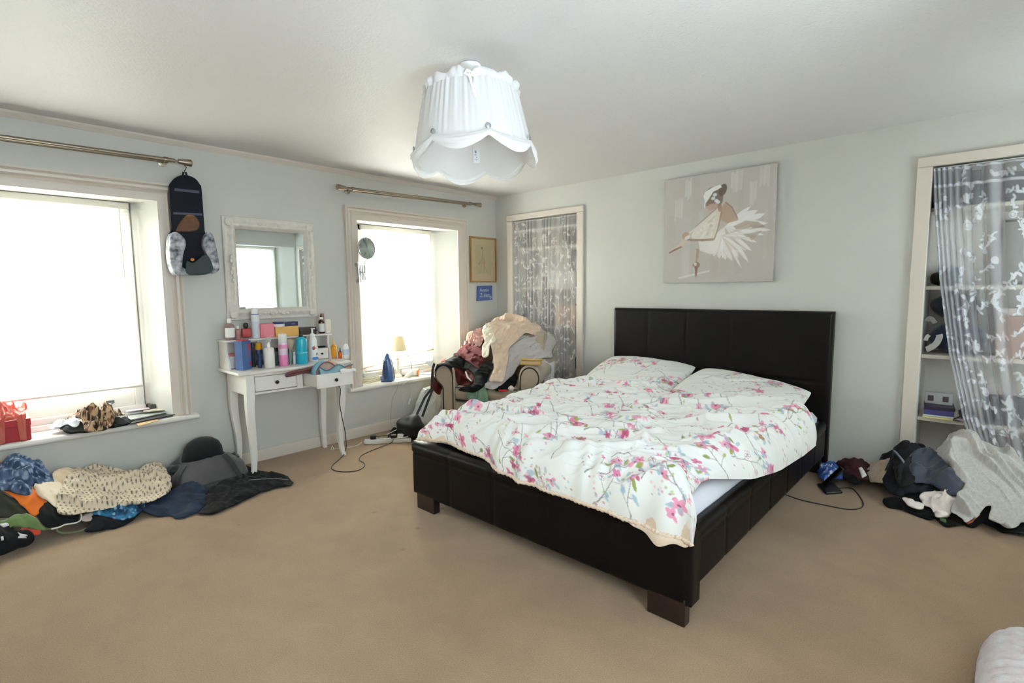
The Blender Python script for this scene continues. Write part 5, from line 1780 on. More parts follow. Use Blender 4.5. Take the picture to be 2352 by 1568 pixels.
HR = Heap(SR, stop=((1, -.035),), keep=((1, -.028, -1),))
G('black_leggings', 'black garment lying flat under the grey knitted cardigan at the right edge', 'garment', HR, [(2245, 1194), (2270, 1186), (2300, 1190), (2372, 1180), (2372, 1228), (2328, 1225), (2288, 1216)], clothmat('soft_black', (0, 0, 0)), .003, .014, .012, .08, .1, 201)
G('orange_edged_garment', 'black garment with an orange edge below the knitted cardigan hem', 'garment', HR, [(2212, 1202), (2222, 1190), (2260, 1160), (2278, 1162), (2272, 1187), (2248, 1204), (2233, 1212)], clothmat('soft_black', (0, 0, 0)), .005, .014, .012, .07, .4, 202)
G('piping', None, None, HR, [(2219, 1200), (2233, 1191), (2250, 1179), (2252, 1182), (2236, 1196), (2222, 1204)], clothmat('rust_cloth', (186, 78, 40)), .024, .004, .003, .05, .4, 203, parent=bpy.data.objects['orange_edged_garment'], rnd=False, rough_edge=0)
G('sports_garment', 'black garment with a green print at the front of the right heap', 'garment', HR, [(2143, 1182), (2160, 1176), (2190, 1172), (2210, 1186), (2220, 1199), (2201, 1207), (2174, 1209), (2152, 1194)], clothmat('black_cloth', (0, 0, 0)), .004, .016, .014, .07, .2, 204)
G('green_print', None, None, HR, [(2158, 1191), (2172, 1193), (2174, 1202), (2160, 1196)], M('print_green', (70, 110, 64), .8), .025, .003, .003, .05, .2, 205, parent=bpy.data.objects['sports_garment'], rnd=False, rough_edge=0)
G('black_vest', 'black garment tangled with the white shirt on the right of the bed', 'garment', HR, [(2072, 1158), (2088, 1134), (2118, 1132), (2128, 1150), (2142, 1168), (2148, 1187), (2130, 1192), (2100, 1181), (2078, 1169)], clothmat('black_cloth', (0, 0, 0)), .004, .014, .012, .07, .7, 206)
G('black_sock', 'black sock lying on the carpet at the left tip of the right heap', 'sock', HR, [(2030, 1149), (2046, 1144), (2072, 1145), (2080, 1157), (2072, 1167), (2037, 1161)], clothmat('black_cloth', (0, 0, 0)), .003, .025, .012, .06, .1, 207)
G('white_shirt', 'white crumpled shirt between the navy coat and the grey cardigan', 'garment', HR, [(2114, 1140), (2127, 1133), (2154, 1130), (2190, 1138), (2198, 1152), (2188, 1172), (2189, 1180), (2152, 1188), (2142, 1170), (2122, 1159)], clothmat('white_cotton_cloth', (234, 222, 216)), .034, .022, .04, .055, .3, 208, res=.006, fine=.5)
G('white_vest', 'small white garment poking out of the black one, left of the white shirt', 'garment', HR, [(2074, 1142), (2097, 1149), (2122, 1160), (2106, 1168), (2084, 1159)], clothmat('white_cotton_cloth', (0, 0, 0)), .042, .012, .02, .05, .5, 209)
G('fur_cushion', 'beige fluffy cushion between the maroon bag and the navy coat', 'cushion', HR, [(1998, 1046), (2010, 1034), (2030, 1026), (2050, 1060), (2046, 1110), (2012, 1109), (1994, 1101), (1990, 1070)], M('beige_fur', (186, 164, 140), .95, sheen=.5, bump=(150, .6, .006), var=(40, .12)), .004, .07, .025, .06, .9, 210)
nc = G('navy_coat', 'navy hooded coat heaped beside the cupboard frame, open and dark inside', 'coat', HR, [(2017, 1076), (2021, 1052), (2031, 1028), (2042, 1019), (2062, 1023), (2084, 1011), (2093, 1025), (2110, 1023), (2126, 1033), (2124, 1060), (2120, 1100), (2154, 1118), (2180, 1130), (2198, 1141), (2154, 1139), (2106, 1132), (2069, 1135), (2050, 1131), (2034, 1115), (2026, 1098)], clothmat('navy_cloth', (30, 34, 50), .7), .012, .05, .06, .11, .9, 211, fine=.3)
G('dark_lining', None, None, HR, [(2052, 1030), (2084, 1014), (2092, 1030), (2094, 1060), (2100, 1108), (2070, 1118), (2056, 1090), (2050, 1060)], clothmat('coat_lining', (16, 16, 20), .6), .068, .006, .05, .09, 1.2, 212, parent=nc)
G('white_trim', None, None, HR, [(2051, 1036), (2054, 1035), (2078, 1062), (2075, 1065)], M('trim_grey', (120, 124, 136), .7), .105, .004, .003, .05, 0, 213, parent=nc, rnd=False, rough_edge=0, res=.006)
G('slate_garment', 'smooth slate blue top draped over the navy coat', 'garment', HR, [(2086, 1060), (2099, 1043), (2116, 1034), (2138, 1036), (2156, 1046), (2178, 1071), (2198, 1090), (2212, 1111), (2200, 1139), (2178, 1134), (2154, 1121), (2122, 1110), (2103, 1107), (2092, 1089)], clothmat('slate_cloth', (62, 66, 82), .55), .055, .03, .045, .09, .75, 214, fine=.25)


def heather(c0, c1, seed):
    def f(a, b):
        n = vnoise(a * 420, b * 150, seed)[:, None]
        return lin(c0) * (1 - n) + lin(c1) * n
    return f


G('knitted_cardigan', 'chunky oatmeal grey knitted cardigan heaped in front of the right lace curtain', 'cardigan', HR, [(2150, 1038), (2168, 1018), (2179, 1003), (2190, 998), (2217, 1002), (2257, 1014), (2296, 1030), (2327, 1050), (2346, 1076), (2372, 1096), (2372, 1196), (2344, 1203), (2314, 1213), (2294, 1202), (2270, 1186), (2278, 1164), (2249, 1181), (2231, 1193), (2217, 1200), (2206, 1188), (2184, 1173), (2193, 1152), (2198, 1134), (2206, 1128), (2210, 1111), (2190, 1085), (2162, 1057)], M('oat_knit', (0, 0, 0), .95, sheen=.4, attr=True, bump=(150, .4, .004)), .062, .035, .085, .14, -.85, 215, res=.006, colors=heather((176, 172, 168), (200, 196, 192), 5), stretch=3.2, fine=.12)
mb = G('maroon_bag', 'maroon fabric bag with a white paper tag beside the bed', 'bag', HR, [(1908, 1040), (1930, 1024), (1960, 1030), (1977, 1046), (2001, 1050), (2006, 1060), (1996, 1070), (2004, 1084), (1998, 1101), (1975, 1104), (1950, 1096), (1926, 1074), (1912, 1058)], clothmat('maroon_cloth', (92, 42, 54), .6), .004, .085, .045, .08, -.5, 216, fine=.3)
G('paper_tag', None, None, HR, [(1972, 1076), (1979, 1074), (1991, 1093), (1980, 1098)], M('tag_white', (222, 220, 220), .7), .10, .003, .002, .05, 0, 217, parent=mb, rnd=False, rough_edge=0)
G('black_slipper', 'black slipper in front of the maroon bag', 'slipper', HR, [(1938, 1089), (1955, 1087), (1974, 1094), (1978, 1108), (1962, 1113), (1944, 1103)], clothmat('black_cloth', (0, 0, 0)), .003, .045, .01, .06, .2, 218)
pk = G('blue_packet', 'crinkled blue and white plastic packet beside the bed\'s back leg', 'packet', HR, [(1874, 1068), (1892, 1062), (1912, 1060), (1926, 1074), (1934, 1098), (1912, 1101), (1890, 1103), (1878, 1084)], M('blue_foil', (0, 0, 0), .3, attr=True), .003, .055, .03, .05, .8, 219, res=.005, colors=mottled((40, 70, 150), (70, 110, 190), (216, 220, 232), 22, 9))
# tablet stand and its flex
b4 = [atZ(x, y, .008) for x, y in ((1877, 1112), (1914, 1109), (1936, 1131), (1897, 1134))]
ts = thing('tablet_stand', 'black tilting device stand on the carpet to the right of the bed', 'stand', (b4[0] + b4[2]) / 2 * [1, 1, 0])
m = MB(); m.hexa([tuple(p * [1, 1, 0] + [0, 0, .001]) for p in b4] + [tuple(p * [1, 1, 0] + [0, 0, .016]) for p in b4])
m.build('base', M('black_satin', (24, 24, 27), .35), ts, bevel=.006, seg=3)
a0 = atZ(1889, 1112, .016); a1 = on(1932, 1072, 1, a0[1] + .02)
sd = (b4[3] - b4[0]); sd = sd / np.linalg.norm(sd)
dv = a1 - a0; nrm = np.cross(dv, sd); nrm = nrm / np.linalg.norm(nrm)
q = []
for p in (a0, a1):
    for s, e in ((-.028, -.006), (.028, -.006), (.028, .006), (-.028, .006)):
        q.append(tuple(p + sd * (s + .02) + nrm * e))
m = MB(); m.hexa(q)
m.build('arm', M('black_satin', (0, 0, 0)), ts, bevel=.004, seg=3)
fx = [atZ(x, y, .0045) for x, y in smooth_path([(1927, 1121), (1942, 1120), (1958, 1122), (1972, 1136), (1982, 1152), (1982, 1162), (1970, 1168), (1945, 1169), (1902, 1161), (1841, 1148), (1799, 1134), (1760, 1122)], 6)]
MB().tube(fx, .0032, 8).build('flex', M('grey_flex', (46, 40, 44), .5), ts)

# white ribbed throw at the bottom right corner of the photograph
pw = [atZ(x, y, .10) for x, y in ((2203, 1575), (2222, 1530), (2252, 1508), (2300, 1494), (2352, 1484))]
wt = np.array([4.47, -2.05, 0])
m = MB()
nu, nv = 220, 60
A_ = np.linspace(0, 2 * PI, nu, endpoint=False)
rows = []
for k in range(nv):
    t = k / (nv - 1)
    row = []
    for a in A_:
        c, s = math.cos(a), math.sin(a)
        kk = (abs(c) ** 4 + abs(s) ** 4) ** -.25
        rr = .365 * kk * math.cos(t * PI / 2) ** .45
        rib = 1 + .016 * abs(math.sin(a * 22)) * math.cos(t * PI / 2) ** .5
        z = .004 + .155 * math.sin(t * PI / 2) ** .8 if t < 1 else .159
        row.append((wt[0] + rr * rib * c, wt[1] + rr * rib * s * 1.05, z + .010 * abs(math.sin(a * 22)) * math.sin(t * PI)))
    rows.append(row)
m.sheet(np.array(rows), cu=True)
m.f.append(tuple(range(nu - 1, -1, -1)))
tag(m.build('floor_cushion', M('white_chenille', (226, 224, 226), .95, sheen=.4, bump=(120, .5, .005), var=(30, .03, (214, 196, 200))), sharp=0), 'plump white ribbed floor cushion cut off by the bottom right corner', 'cushion')
# ================================================================== armchair in the corner
TAUPE = M('taupe_linen', (172, 158, 138), .85, bump=(420, .2, .002), sheen=.25, var=(60, .04))
PIPE = M('dark_piping', (52, 40, 36), .7)
th = math.radians(27)
CO = np.array([.851, -1.017, 0.0])
ch = thing('armchair', 'taupe upholstered armchair with dark piping and rolled arms, buried under clothes', 'armchair', CO, th)
DEP = .76


def arm_outline(s):
    """front silhouette of an arm; s=+1 right, -1 left; (outward, height)"""
    pts = [(-.065, .10), (-.065, .30), (-.066, .48), (-.062, .545)]
    for k in range(13):
        a = math.radians(165 - k * (165 + 62) / 12)
        pts.append((.040 + .100 * math.cos(a), .553 + .097 * math.sin(a)))
    pts += [(.058, .435), (.052, .38), (.052, .10)]
    return [(s * (.36 + o), z) for o, z in pts]


for s in (1, -1):
    out = arm_outline(s)
    m = MB(); m.prism(out, lambda a, z: (a, 0, z), lambda a, z: (a, DEP - .06, z))
    arm = m.build('arm', TAUPE, ch, world=False, bevel=.012, seg=3, sharp=50)
    fr = [(a, -.004, z) for a, z in smooth_path([o for o in out], 3)]
    inset = [((a - s * .36) * .80 + s * .36 + s * .004, -.003, (z - .35) * .93 + .345) for a, _, z in fr]
    MB().tube(inset, .0055, 8).build('piping', PIPE, arm, world=False)
# base, back, seat
m = MB().box(-.31, .31, .015, DEP - .04, .10, .29)
m.build('base', TAUPE, ch, world=False, bevel=.015, seg=3)
m = MB().box(-.425, .425, .004, DEP - .05, .03, .105)
sk = m.build('skirt', TAUPE, ch, world=False, bevel=.008)
MB().tube([(-.425, -.001, .112), (.425, -.001, .112)], .005, 8).build('piping', PIPE, sk, world=False)
bk = [(DEP - .20, .30), (DEP - .22, .62), (DEP - .18, .84), (DEP - .10, .875), (DEP - .01, .85), (DEP, .60), (DEP, .10), (DEP - .20, .10)]
m = MB(); m.prism(smooth_path(bk, 3, True), lambda y, z: (-.40, y, z), lambda y, z: (.40, y, z))
m.build('back', TAUPE, ch, world=False, bevel=.02, seg=3)
nu, nv = 40, 40
m = MB()
U, V = np.meshgrid(np.linspace(-1, 1, nu), np.linspace(-1, 1, nv))
e = np.clip(1 - np.abs(U) ** 8, 0, 1) ** .4 * np.clip(1 - np.abs(V) ** 8, 0, 1) ** .4
X = U * .292; Y = .245 + V * .265
top = .375 + .075 * e ** .6 + .012 * (1 - U ** 2) * (1 - V ** 2); bot = .375 - .075 * e ** .6
m.sheet(np.stack([X, Y, top], -1)); m.sheet(np.stack([X, Y, bot], -1)[::-1])
st = m.build('seat_cushion', TAUPE, ch, world=False, sharp=0)
for zz, ins in ((.430, 0), (.318, 0)):
    MB().tube([(-.285, -.010, zz), (-.2, -.020, zz), (.2, -.020, zz), (.285, -.010, zz)], .0055, 8).build('piping', PIPE, st, world=False)

# ------------------------------------------------------------------ the clothes on it
wv = np.array([math.cos(th), math.sin(th), 0]); fv = np.array([math.sin(th), -math.cos(th), 0])
tl = math.radians(34)
AN = fv * math.cos(tl) + np.array([0, 0, 1]) * math.sin(tl)
AB = -fv * math.sin(tl) + np.array([0, 0, 1]) * math.cos(tl)


def SA(a, b):
    s = np.interp(b, [.20, .34, .43, .55, .70, .85, 1.0, 1.15, 1.3], [.22, .265, .235, .205, .165, .10, .02, -.10, -.28])
    s = s - .34 * np.clip(np.abs(a + .0) / .52, 0, 1.6) ** 2.6
    # the rolled arms push the cloth forward
    arm = .345 - 1.30 * np.clip(b - .515, -.05, 1)
    k = np.exp(-((np.abs(a) - .39) / .10) ** 4) * (b > .35)
    return np.where((k > .3), np.maximum(s, np.minimum(arm, .37) * k + s * (1 - k)), s)


HA = Heap(SA, CO, wv, AB, AN, stop=((0, .05), (1, -.05)), keep=((0, .024, 1), (1, -.03, -1)))
G('black_jumper', 'black and red bundle on the right of the armchair seat under the grey blanket', 'garment', HA, [(1140, 898), (1150, 880), (1170, 862), (1184, 852), (1188, 876), (1176, 894), (1168, 899)], clothmat('black_cloth', (0, 0, 0)), .004, .03, .02, .06, .5, 301)
G('red_edge', None, None, HA, [(1145, 895), (1166, 896), (1166, 900), (1145, 899)], clothmat('scarlet_cloth', (190, 40, 40)), .034, .004, .003, .05, 0, 302, parent=bpy.data.objects['black_jumper'], rnd=False, rough_edge=0)
tag(MB().ball(HA.to3(*HA.hit(1175, 893, .03), SA(*HA.hit(1175, 893, .03)) + .04), (.028, .024, .024), 12, 9, lambda d: 1 + .12 * math.sin(6 * d[0] + 3 * d[2])).build('white_sock', clothmat('white_cotton_cloth', (0, 0, 0))), 'white balled sock at the right end of the armchair seat', 'sock')
G('rust_jacket', 'rust red jacket with white piping inside the left arm of the armchair', 'jacket', HA, [(1034, 848), (1060, 842), (1078, 850), (1090, 872), (1078, 884), (1058, 884), (1046, 866)], clothmat('rust_red', (112, 34, 26), .6, .02), .010, .02, .03, .06, -.6, 303)
G('piping', None, None, HA, [(1068, 854), (1071, 853), (1076, 866), (1084, 874), (1082, 876), (1073, 868)], M('piping_white', (220, 214, 212), .6), .046, .004, .002, .05, 0, 304, parent=bpy.data.objects['rust_jacket'], rnd=False, rough_edge=0, res=.006)
G('grey_blanket', 'pale grey fleece blanket piled on the right of the armchair', 'blanket', HA, [(1239, 749), (1262, 756), (1276, 775), (1274, 795), (1268, 806), (1268, 820), (1250, 822), (1197, 836), (1179, 860), (1157, 880), (1137, 893), (1122, 893), (1112, 886), (1126, 858), (1140, 800), (1170, 760), (1210, 748)], clothmat('grey_fleece', (192, 186, 184), .95, .4), .020, .03, .05, .12, .9, 305, stretch=3.5, fine=.3, rough_edge=.001)
bc = G('black_coat', 'black coat thrown over the left arm of the armchair', 'coat', HA, [(990, 842), (996, 828), (1010, 814), (1034, 803), (1056, 810), (1080, 824), (1104, 830), (1135, 836), (1126, 860), (1114, 886), (1098, 898), (1085, 902), (1054, 897), (1064, 888), (1085, 884), (1090, 870), (1078, 848), (1056, 846), (1036, 846), (1018, 838)], clothmat('black_wool', (17, 17, 19), .9), .042, .02, .035, .09, -.5, 306, fine=.25, rough_edge=.002)
G('label', None, None, HA, [(1011, 829), (1023, 823), (1023, 828), (1012, 833)], M('label_red', (214, 84, 70), .6), .078, .004, .002, .05, 0, 307, parent=bc, rnd=False, rough_edge=0, res=.006)
G('burgundy_jumper', 'burgundy jumper lying on the black coat', 'jumper', HA, [(1034, 807), (1054, 793), (1070, 791), (1098, 794), (1110, 810), (1110, 828), (1101, 845), (1083, 836), (1056, 818)], clothmat('burgundy_knit', (104, 22, 32), .9, .03), .062, .02, .035, .07, -.6, 308, fine=.3)
G('pink_scarf', 'dusty pink scarf bunched at the top left of the armchair heap', 'scarf', HA, [(1054, 794), (1062, 765), (1075, 744), (1090, 739), (1116, 740), (1114, 758), (1112, 776), (1103, 796), (1092, 800), (1078, 796)], clothmat('pink_cloth', (218, 180, 172)), .050, .05, .06, .045, 1.1, 309, res=.006, fine=.5)
cb = G('cream_blanket', 'peach cream blanket draped over the top of the armchair heap', 'blanket', HA, [(1112, 756), (1128, 740), (1150, 727), (1168, 720), (1190, 723), (1212, 732), (1222, 742), (1243, 751), (1235, 772), (1208, 765), (1184, 786), (1169, 800), (1167, 826), (1156, 873), (1145, 876), (1124, 874), (1134, 845), (1130, 800), (1118, 776)], clothmat('peach_fleece', (222, 198, 176), .95, .4), .080, .03, .055, .085, 1.25, 310, stretch=3.2, fine=.25, rough_edge=.001)
G('ivory_scarf', 'ivory knitted sleeve hanging down the left of the cream blanket', 'garment', HA, [(1108, 760), (1122, 741), (1132, 756), (1140, 782), (1126, 792), (1122, 818), (1108, 820), (1108, 796), (1114, 782)], clothmat('ivory_knit', (236, 226, 206), .95, .4), .125, .012, .03, .05, 1.3, 311)
G('green_shirt', 'sage green T-shirt hanging over the front of the armchair seat', 'T-shirt', HA, [(1070, 904), (1082, 896), (1096, 890), (1114, 891), (1122, 912), (1122, 940), (1116, 962), (1096, 966), (1082, 956), (1079, 926)], clothmat('sage_cloth', (120, 150, 128)), .012, .012, .03, .05, 1.45, 312, stretch=4)
# paperback on the right arm
bp_ = atZ(1222, 832, .660)
bk = thing('paperback', 'thick yellowed paperback lying on the right arm of the armchair', 'book', (1.195, -.80, .6535), th + .1)
MB().box(-.088, .084, -.062, .060, .004, .034).build('pages', M('yellow_pages', (190, 162, 110), .85, bump=(10, .1)), bk, world=False, bevel=.002)
m = MB().box(-.090, .088, -.065, .063, .0005, .0035)
m.build('back_cover', M('tan_cover', (180, 146, 86), .5), bk, world=False)
m = MB(); m.sheet(np.array([[(-.09 + .178 * i / 10, y, .036 + .012 * (1 - i / 10) ** 2 * 1.0 + .006 * (i / 10) ** 3) for i in range(11)] for y in (-.065, .063)]))
m.build('front_cover', M('tan_cover', (0, 0, 0)), bk, world=False, solid=.002, recalc=False)
# white sheet hanging behind the right arm
m = MB(); rows = []
w0 = atY(1252, 826, -.50); w1 = atY(1274, 832, -.34)
for j in range(30):
    t = j / 29
    rows.append([tuple((w0 + (w1 - w0) * u) * [1, 1, 0] + np.array([.012 * t * u, -.02 * t, (w0[2] + (w1[2] - w0[2]) * u - .02 * math.sin(u * 4)) * (1 - t) + .012 * t]) + .014 * np.array([.5, -1, 0]) * math.sin(u * 19 + t * 2)) for u in np.linspace(0, 1, 40)])
m.sheet(np.array(rows))
tag(m.build('white_sheet', clothmat('white_voile', (222, 218, 222)), recalc=False, solid=.004, sharp=0), 'white sheet hanging down behind the right arm of the armchair', 'sheet')

# black shoulder bag on the floor, its strap hooked over the chair arm
gb = thing('shoulder_bag', 'black shoulder bag on the floor left of the armchair, strap looped over its arm', 'bag', (.40, -1.60, 0))
m = MB().ball((.40, -1.50, .105), (.13, .115, .105), 28, 18, lambda d: 1 + .07 * math.sin(5 * d[0] + 3 * d[1]) + .05 * math.sin(8 * d[2] + 2 * d[1]))
m.build('bag_body', M('black_leather_soft', (15, 15, 17), .6, bump=(50, .2, .004)), gb, sharp=0)
t0 = HA.to3(*HA.hit(998, 835, .05), SA(*HA.hit(998, 835, .05)) + .02)
al = np.array([.375, -1.205, .60])
for (x1, y1, dx) in ((978, 955, 0), (1004, 962, .02)):
    e = np.array([.42 + dx * 2, -1.46 + dx * 2, .19])
    MB().ribbon([al + [0, 0, .03], al + [-.012, -.012, -.03], al + [-.01 + dx, -.03, -.20], (al + e) / 2 * [1, 1, .85] + [dx, -.01, 0], e], .021, .004, up=(.8, -.6, 0)).build('strap', M('black_leather_soft', (0, 0, 0)), gb)
G2 = thing('red_lining', 'rust red garment sleeve hanging down outside the left arm of the armchair', 'garment', (.37, -1.2, .4))
m = MB().ball((.395, -1.185, .44), (.035, .055, .095), 16, 12, lambda d: 1 + .12 * math.sin(6 * d[2] + 4 * d[1]))
m.build('sleeve', clothmat('rust_red', (0, 0, 0)), G2, sharp=0)
# tassel and clear plastic carrier behind it
m = MB()
for k in range(14):
    a = k / 14 * 2 * PI
    m.tube([(.40 + .02 * math.cos(a) * .3 - .10, -1.60 + .01 * math.sin(a), .10), (.30 + .03 * math.cos(a), -1.62 + .03 * math.sin(a), .05), (.31 + .05 * math.cos(a), -1.63 + .05 * math.sin(a), .006)], [.006, .005, .003], 5)
m.build('tassel', M('black_leather_soft', (0, 0, 0)), gb)
pb = thing('carrier_bag', 'pale plastic carrier bag slumped against the wall beside the armchair', 'carrier bag', (.16, -1.22, 0))
m = MB(); rows = []
for j in range(26):
    t = j / 25
    rows.append([tuple(np.array([.175, -1.20, .003]) + np.array([math.cos(a) * .135 * (1 - .55 * t ** 1.6), math.sin(a) * .17 * (1 - .45 * t), .36 * t]) * [1, 1, 1] + np.array([.0, .12 * t, 0]) + .020 * (np.array([vnoise(a * 3.0 + 7, t * 9, 3), vnoise(a * 3 + 2, t * 9, 4), vnoise(a * 3, t * 9, 5)]) - .5)) for a in np.linspace(0, 2 * PI, 44, endpoint=False)])
m.sheet(np.array(rows), cu=True)
n = len(m.v); m.f.append(tuple(range(n - 44, n))); m.f.append(tuple(range(43, -1, -1)))
m.build('bag_body', M('milky_plastic', (214, 218, 220), .25, transl=.25, bump=(30, .4, .01)), pb, sharp=25)
# ================================================================== things on the left window sill
SZ = .4535
P0 = atZ(72, 1006, SZ)
bxm = M('crimson_card', (168, 24, 34), .4)
rb = thing('storage_box', 'red lidded box on the sill at the photo\'s left edge', 'box', (.0, P0[1] - .16, SZ))
yb = P0[1]
MB().box(-.165, .030, yb - .33, yb, SZ, SZ + .115).build('box', bxm, rb, bevel=.003)
MB().box(-.168, .033, yb - .333, yb + .003, SZ + .085, SZ + .125).build('lid', M('crimson_lid', (182, 28, 38), .35), rb, bevel=.003)
HS1 = Heap(lambda a, b: np.where((a < .045), .578, .45) + .04 * np.clip((.03 - a) / .15, 0, 1), stop=((0, -.16),))
G('tissue_wrap', 'crumpled pink cellophane lying on the red box', 'wrapping', HS1, [(-30, 985), (-30, 935), (0, 926), (30, 931), (60, 938), (50, 948), (62, 962), (30, 968), (0, 972)], M('pink_cellophane', (226, 120, 104), .15, transl=.35), .004, .02, .05, .05, .1, 401, res=.007, fine=.7)
# scarf, paper and black knit heap
def SS(x, y): return .455 + 0 * x + .075 * np.exp(-((y + 3.60) / .13) ** 2 - ((x + .03) / .10) ** 4)
HS = Heap(SS, stop=((0, -.15),))
G('black_knit', 'black garment under the leopard print scarf on the window sill', 'garment', HS, [(128, 980), (150, 972), (200, 978), (260, 960), (300, 955), (297, 972), (270, 980), (240, 986), (200, 994), (150, 990)], clothmat('black_cloth', (0, 0, 0)), .002, .018, .015, .06, .2, 402)
G('white_paper', 'crumpled white tissue paper left of the leopard print scarf', 'paper', HS, [(112, 984), (132, 968), (150, 955), (175, 958), (185, 972), (170, 984), (150, 976), (130, 985)], M('white_tissue', (226, 232, 236), .7, transl=.2), .020, .01, .03, .05, .8, 403, fine=.6)


def leopard(a, b):
    n = vnoise(a * 95, b * 95, 3); k = vnoise(a * 95 + 5.2, b * 95 + 1.7, 8)
    base = lin((186, 156, 122)) * np.ones((len(a), 1))
    ring = (np.abs(n - .62) < .11)[:, None]; core = (n > .73)[:, None]
    c = np.where(core, lin((132, 94, 66)), base)
    c = np.where(ring | (k > .72)[:, None], lin((52, 38, 32)), c)
    return c


G('leopard_scarf', 'leopard print scarf bundled in the middle of the left window sill', 'scarf', HS, [(157, 952), (174, 930), (200, 926), (232, 926), (258, 925), (284, 934), (286, 950), (262, 972), (240, 988), (205, 992), (190, 975), (170, 962)], clothmat('leopard_print', (0, 0, 0), attr=True), .022, .05, .05, .06, .6, 404, res=.005, colors=leopard, fine=.5)
# magazines and post by the right end
def flat(name, label, cat, pts, z, t, mat):
    P = [atZ(x, y, z) for x, y in pts]
    m = MB(); m.hexa([tuple(p * [1, 1, 0] + [0, 0, z - t]) for p in P] + [tuple(p * [1, 1, 0] + [0, 0, z]) for p in P])
    return tag(m.build(name, mat, bevel=.0008), label, cat)


paper = M('magazine_white', (226, 226, 226), .5)
flat('brown_envelope', 'brown envelope at the bottom of the papers on the left window sill', 'envelope', [(318, 978), (365, 965), (352, 952), (305, 962)], SZ + .004, .003, M('manila', (186, 152, 108), .7))
flat('magazine', 'dark magazine overhanging the sill under the pile of post', 'magazine', [(300, 972), (402, 951), (380, 936), (290, 950)], SZ + .012, .006, M('dark_gloss', (40, 36, 40), .3))
flat('magazine', 'grey magazine in the middle of the pile of post on the left sill', 'magazine', [(296, 964), (390, 944), (372, 930), (290, 944)], SZ + .022, .008, M('grey_print', (134, 140, 134), .4, var=(24, .0, (200, 200, 196))))
flat('letter', 'white letters on top of the magazines on the left sill', 'letters', [(286, 950), (372, 936), (352, 924), (282, 934)], SZ + .032, .008, paper)
flat('notebook', 'cream notebook under the small dark box on the left sill', 'notebook', [(330, 944), (392, 938), (376, 928), (322, 932)], SZ + .042, .008, M('cream_board', (226, 218, 196), .5))
P, w, h = spot(339, 375, 929, 939, z=SZ + .043)
pack('trinket_box', 'small dark green box topping the papers on the left window sill', 'box', P, 2 * w, .07, .028, M('dark_jade', (66, 66, 56), .4), .1)
flat('card', 'pale pink card between the letters and the scarf', 'card', [(290, 945), (345, 938), (330, 926), (284, 932)], SZ + .050, .002, M('pale_pink_card', (226, 206, 216), .5))

# ================================================================== things on the sill under the second window
def qw(zx, zy): return 740 + zx / 6.032, 760 + zy / 6.032
IB = glossy('iron_blue', (52, 92, 150), .22, coat=.4)
P = atZ(*qw(900, 700), SZ); P = P + FH * .03
il = qw(820, 0)[0]; ir = qw(982, 0)[0]; ps = px_size(P)
iw = (ir - il) * ps; ih = z_over(P, qw(0, 300)[1]) - SZ
iron = thing('steam_iron', 'blue and white steam iron standing on its heel on the sill', 'iron', P)
side = np.array([CR[0], CR[1], 0]); side = side / np.linalg.norm(side)
fw = -FH
def ir3(u, d, z): return P + side * (u * iw / 2) + fw * d + np.array([0, 0, z * ih])
prof = []
for k in range(24):
    z = k / 23
    wd = (1 - z ** 2.3) ** .75
    prof.append((z, wd))
rows = []
for z, wd in prof:
    row = []
    for a in np.linspace(0, 2 * PI, 28, endpoint=False):
        row.append(ir3(wd * math.cos(a) * (1 if True else 1), .045 * (.35 + .65 * wd) * math.sin(a), .0 + z))
    rows.append(row)
m = MB(); m.sheet(np.array(rows), cu=True); m.f.append(tuple(range(27, -1, -1)))
m.build('body', IB, iron, sharp=50)
m = MB(); m.ball(ir3(-.32, .040, .62), (.012, .018, .050), 14, 10); m.build('front_panel', glossy('iron_silver', (206, 212, 220), .25), iron)
m = MB(); m.ball(ir3(-.34, .046, .34), (.010, .015, .020), 12, 8); m.build('dial', glossy('iron_white', (226, 232, 240), .25), iron)
m = MB(); m.tube([ir3(-.15, .045, .12), ir3(-.18, .075, .25), ir3(-.18, .080, .55), ir3(-.15, .05, .72)], [.012, .014, .014, .010], 10); m.build('handle', glossy('iron_navy', (28, 52, 100), .25), iron)
m = MB(); m.obox(ir3(-.05, .01, .015), (iw * .9, .075, .012), (0, 0, YAW)); m.build('heel', glossy('iron_navy', (0, 0, 0)), iron, bevel=.003)
m = MB()
m.sheet(np.array([[ir3(wd * u * 1.02, -.048 * (.35 + .65 * wd), z) for u in (-1, -.5, 0, .5, 1)] for z, wd in prof[:-1]]))
m.build('soleplate', M('steel_plate', (190, 192, 196), .25, .9), iron, recalc=False, solid=.003)

# bedside lamp
P = atZ(qw(1040, 0)[0], qw(0, 640)[1], SZ) + FH * .03
s_ = px_size(P)
tl_ = thing('table_lamp', 'small cream table lamp with a tapered shade on the second window sill', 'lamp', P)
H0 = lambda zy: z_over(P, qw(0, zy)[1]) - SZ
r0 = 62 / 6.032 * s_
zb_, zs0, zs1 = 0, H0(272), H0(66)
MB().lathe([(r0, 0), (r0, .010), (r0 * .9, .016), (r0 * .45, .030), (r0 * .36, .05), (r0 * .38, .09), (r0 * .48, zs0 * .55), (r0 * .36, zs0 * .72), (r0 * .20, zs0 * .85), (r0 * .18, zs0 + .03)], P, 28).build('stem', glossy('lamp_white', (240, 236, 226), .4), tl_)
MB().lathe([(132 / 6.032 * s_, zs0), (92 / 6.032 * s_, zs1)], P, 36).build('lamp_shade', M('cream_shade', (240, 234, 216), .8, transl=.4), tl_, recalc=False, solid=.0015)

